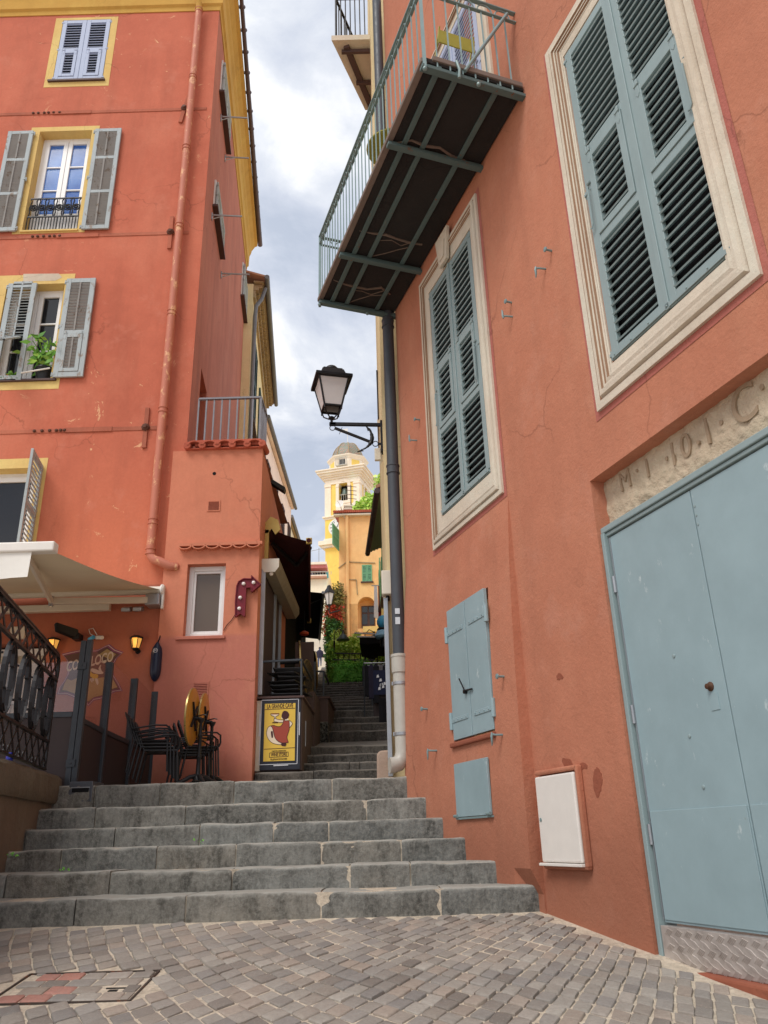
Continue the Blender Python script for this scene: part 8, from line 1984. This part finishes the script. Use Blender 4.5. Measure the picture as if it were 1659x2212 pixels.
# ------------------------------------------------------------------ one object per countable piece
SPLIT = {'balcony_beam','strap_hinge','hinge','mortar_crack','brace_bar','arch_spandrel','hatch_hinge','carved_inscription','rivet','bolt','flat_bar','collar','baluster','pilaster','front_bar_','guide_rail','cradle_arm','stem','animal_figure','pipe_clamp','clock_marks','torn_sticker','base_cornice','balcony_railing_','eaves_','hands','crossed_strap','arm_joint','dark_band','oval_loop_','window_cage_','wall_cable','dark_backing_','arch_surround_'}
def split_pieces(o, gap=.012):
    me = o.data; n = len(me.vertices); par = list(range(n))
    def fd(i):
        while par[i] != i: par[i] = par[par[i]]; i = par[i]
        return i
    for e in me.edges:
        a,b = fd(e.vertices[0]),fd(e.vertices[1])
        if a != b: par[a] = b
    comp = {}
    for v in me.vertices: comp.setdefault(fd(v.index),[]).append(v.index)
    cs = [(min(me.vertices[i].co.x for i in c)-gap,max(me.vertices[i].co.x for i in c)+gap,min(me.vertices[i].co.y for i in c)-gap,max(me.vertices[i].co.y for i in c)+gap,min(me.vertices[i].co.z for i in c)-gap,max(me.vertices[i].co.z for i in c)+gap,c) for c in comp.values()]
    k = len(cs); p2 = list(range(k))
    def f2(i):
        while p2[i] != i: i = p2[i]
        return i
    for i in range(k):
        for j in range(i+1,k):
            A,B = cs[i],cs[j]
            if A[0]<B[1] and B[0]<A[1] and A[2]<B[3] and B[2]<A[3] and A[4]<B[5] and B[4]<A[5]:
                a,b = f2(i),f2(j)
                if a != b: p2[a] = b
    gr = {}
    for i in range(k): gr.setdefault(f2(i),set()).update(cs[i][6])
    if not (1 < len(gr) <= 90): return
    name = o.name.split('.')[0]; fcs = [tuple(p.vertices) for p in me.polygons]; mi = [p.material_index for p in me.polygons]; sm_ = [p.use_smooth for p in me.polygons]
    first = True
    for vs in gr.values():
        ids = sorted(vs); mp = {v:i for i,v in enumerate(ids)}; sel = [q for q,fc in enumerate(fcs) if fc[0] in vs]
        nm = bpy.data.meshes.new(name); nm.from_pydata([tuple(me.vertices[i].co) for i in ids],[],[[mp[v] for v in fcs[q]] for q in sel])
        for m_ in me.materials: nm.materials.append(m_)
        nm.polygons.foreach_set('material_index',[mi[q] for q in sel]); nm.polygons.foreach_set('use_smooth',[sm_[q] for q in sel])
        if any(sm_) and hasattr(nm,'set_sharp_from_angle'): nm.set_sharp_from_angle(angle=math.radians(40))
        nm.update()
        if first: keep = nm; first = False; continue
        c = o.copy(); c.data = nm; col.objects.link(c)
    o.data = keep
for o in [x for x in bpy.data.objects if x.type == 'MESH' and x.name.split('.')[0] in SPLIT and not any(c.parent == x for c in bpy.data.objects)]:
    if o.data.users == 1: split_pieces(o)
# ================================================================== camera, light, sky
cam = bpy.data.cameras.new('camera'); co = bpy.data.objects.new('camera', cam); col.objects.link(co)
cam.sensor_fit = 'HORIZONTAL'; cam.sensor_width = 36; cam.lens = 36*FPX/1659; cam.clip_end = 2000; cam.clip_start = .05
def d2w(v):
    x,y,d = v; c,s = math.cos(ROLL),math.sin(ROLL); x,y = c*x-s*y, s*x+c*y
    c,s = math.cos(PITCH),math.sin(PITCH); return Vector((x, c*d-s*y, s*d+c*y))
X_,Y_,Z_ = d2w((1,0,0)), d2w((0,1,0)), d2w((0,0,-1))
co.matrix_world = Matrix(((X_.x,Y_.x,Z_.x,0),(X_.y,Y_.y,Z_.y,0),(X_.z,Y_.z,Z_.z,0),(0,0,0,1)))
bpy.context.scene.camera = co
sc = bpy.context.scene
sc.view_settings.view_transform = 'Standard'; sc.view_settings.look = 'None'; sc.view_settings.exposure = 0; sc.view_settings.gamma = 1
SD = Vector((-.42,-.55,.9)).normalized()
elev = math.asin(SD.z); rot = math.atan2(SD.x, SD.y)
sun = bpy.data.lights.new('sun','SUN'); sun.energy = 1.95; sun.angle = math.radians(24); sun.color = (1,.965,.91)
so = bpy.data.objects.new('sun', sun); col.objects.link(so); so.rotation_euler = SD.to_track_quat('Z','Y').to_euler(); so.location = (0,0,30)
wd = bpy.data.worlds.new('World'); sc.world = wd; wd.use_nodes = True; nt = wd.node_tree; N = nt.nodes; L = nt.links
bg = N['Background']; bg.inputs['Strength'].default_value = .128
sky = N.new('ShaderNodeTexSky'); sky.sky_type = 'NISHITA'; sky.sun_disc = False; sky.sun_elevation = elev; sky.sun_rotation = rot
tc = N.new('ShaderNodeTexCoord'); sp = N.new('ShaderNodeSeparateXYZ'); L.new(tc.outputs['Generated'], sp.inputs[0])
def mth(op,a,b=0,c=0,cl=False):
    x = N.new('ShaderNodeMath'); x.operation = op; x.use_clamp = cl
    for i,v in ((0,a),(1,b),(2,c)):
        if isinstance(v, bpy.types.NodeSocket): L.new(v, x.inputs[i])
        else: x.inputs[i].default_value = v
    return x.outputs[0]
den = mth('ADD', mth('MAXIMUM', sp.outputs[2], 0), .32)
cmb = N.new('ShaderNodeCombineXYZ'); L.new(mth('DIVIDE',sp.outputs[0],den),cmb.inputs[0]); L.new(mth('DIVIDE',sp.outputs[1],den),cmb.inputs[1])
def nz(scale,det,rough,off=(0,0,0),dist=0):
    mp = N.new('ShaderNodeMapping'); mp.inputs['Location'].default_value = off; L.new(cmb.outputs[0],mp.inputs['Vector'])
    x = N.new('ShaderNodeTexNoise'); x.inputs['Scale'].default_value = scale; x.inputs['Detail'].default_value = det; x.inputs['Roughness'].default_value = rough; x.inputs['Distortion'].default_value = dist
    L.new(mp.outputs[0],x.inputs['Vector']); return x.outputs['Fac']
def rmp(f_,stops):
    x = N.new('ShaderNodeValToRGB'); e = x.color_ramp.elements
    while len(e) < len(stops): e.new(.5)
    for i,(p_,c_) in enumerate(stops): e[i].position = p_; e[i].color = c_
    L.new(f_,x.inputs[0]); return x.outputs[0]
def wmix(f_,a,b):
    x = N.new('ShaderNodeMix'); x.data_type = 'RGBA'
    for i,v in ((0,f_),(6,a),(7,b)):
        if isinstance(v, bpy.types.NodeSocket): L.new(v,x.inputs[i])
        else: x.inputs[i].default_value = v
    return x.outputs[2]
cl = rmp(mth('ADD',mth('MULTIPLY',nz(2.1,10,.56,(1.2,.4,0),.35),.72),mth('MULTIPLY',nz(6.0,9,.6,(3,1,0),.4),.33)),
   [(.42,(4.4,4.9,5.9,1)),(.49,(5.6,6.0,6.9,1)),(.545,(6.9,7.2,7.8,1)),(.60,(9.2,9.2,9.3,1))])
# thin gaps let a little of the blue sky through
gap = rmp(nz(1.1,6,.5,(5,2,0)),[(.30,(1,1,1,1)),(.42,(0,0,0,1))])
skc = wmix(mth('MULTIPLY',gap,.12), cl, sky.outputs[0])
hor = rmp(sp.outputs[2],[(.0,(1,1,1,1)),(.42,(0,0,0,1))])
skc = wmix(mth('MULTIPLY',hor,.5), skc, (8.2,8.4,8.8,1))
L.new(skc,bg.inputs['Color'])
sc.cycles.max_bounces = 8; sc.cycles.diffuse_bounces = 4; sc.cycles.transparent_max_bounces = 12
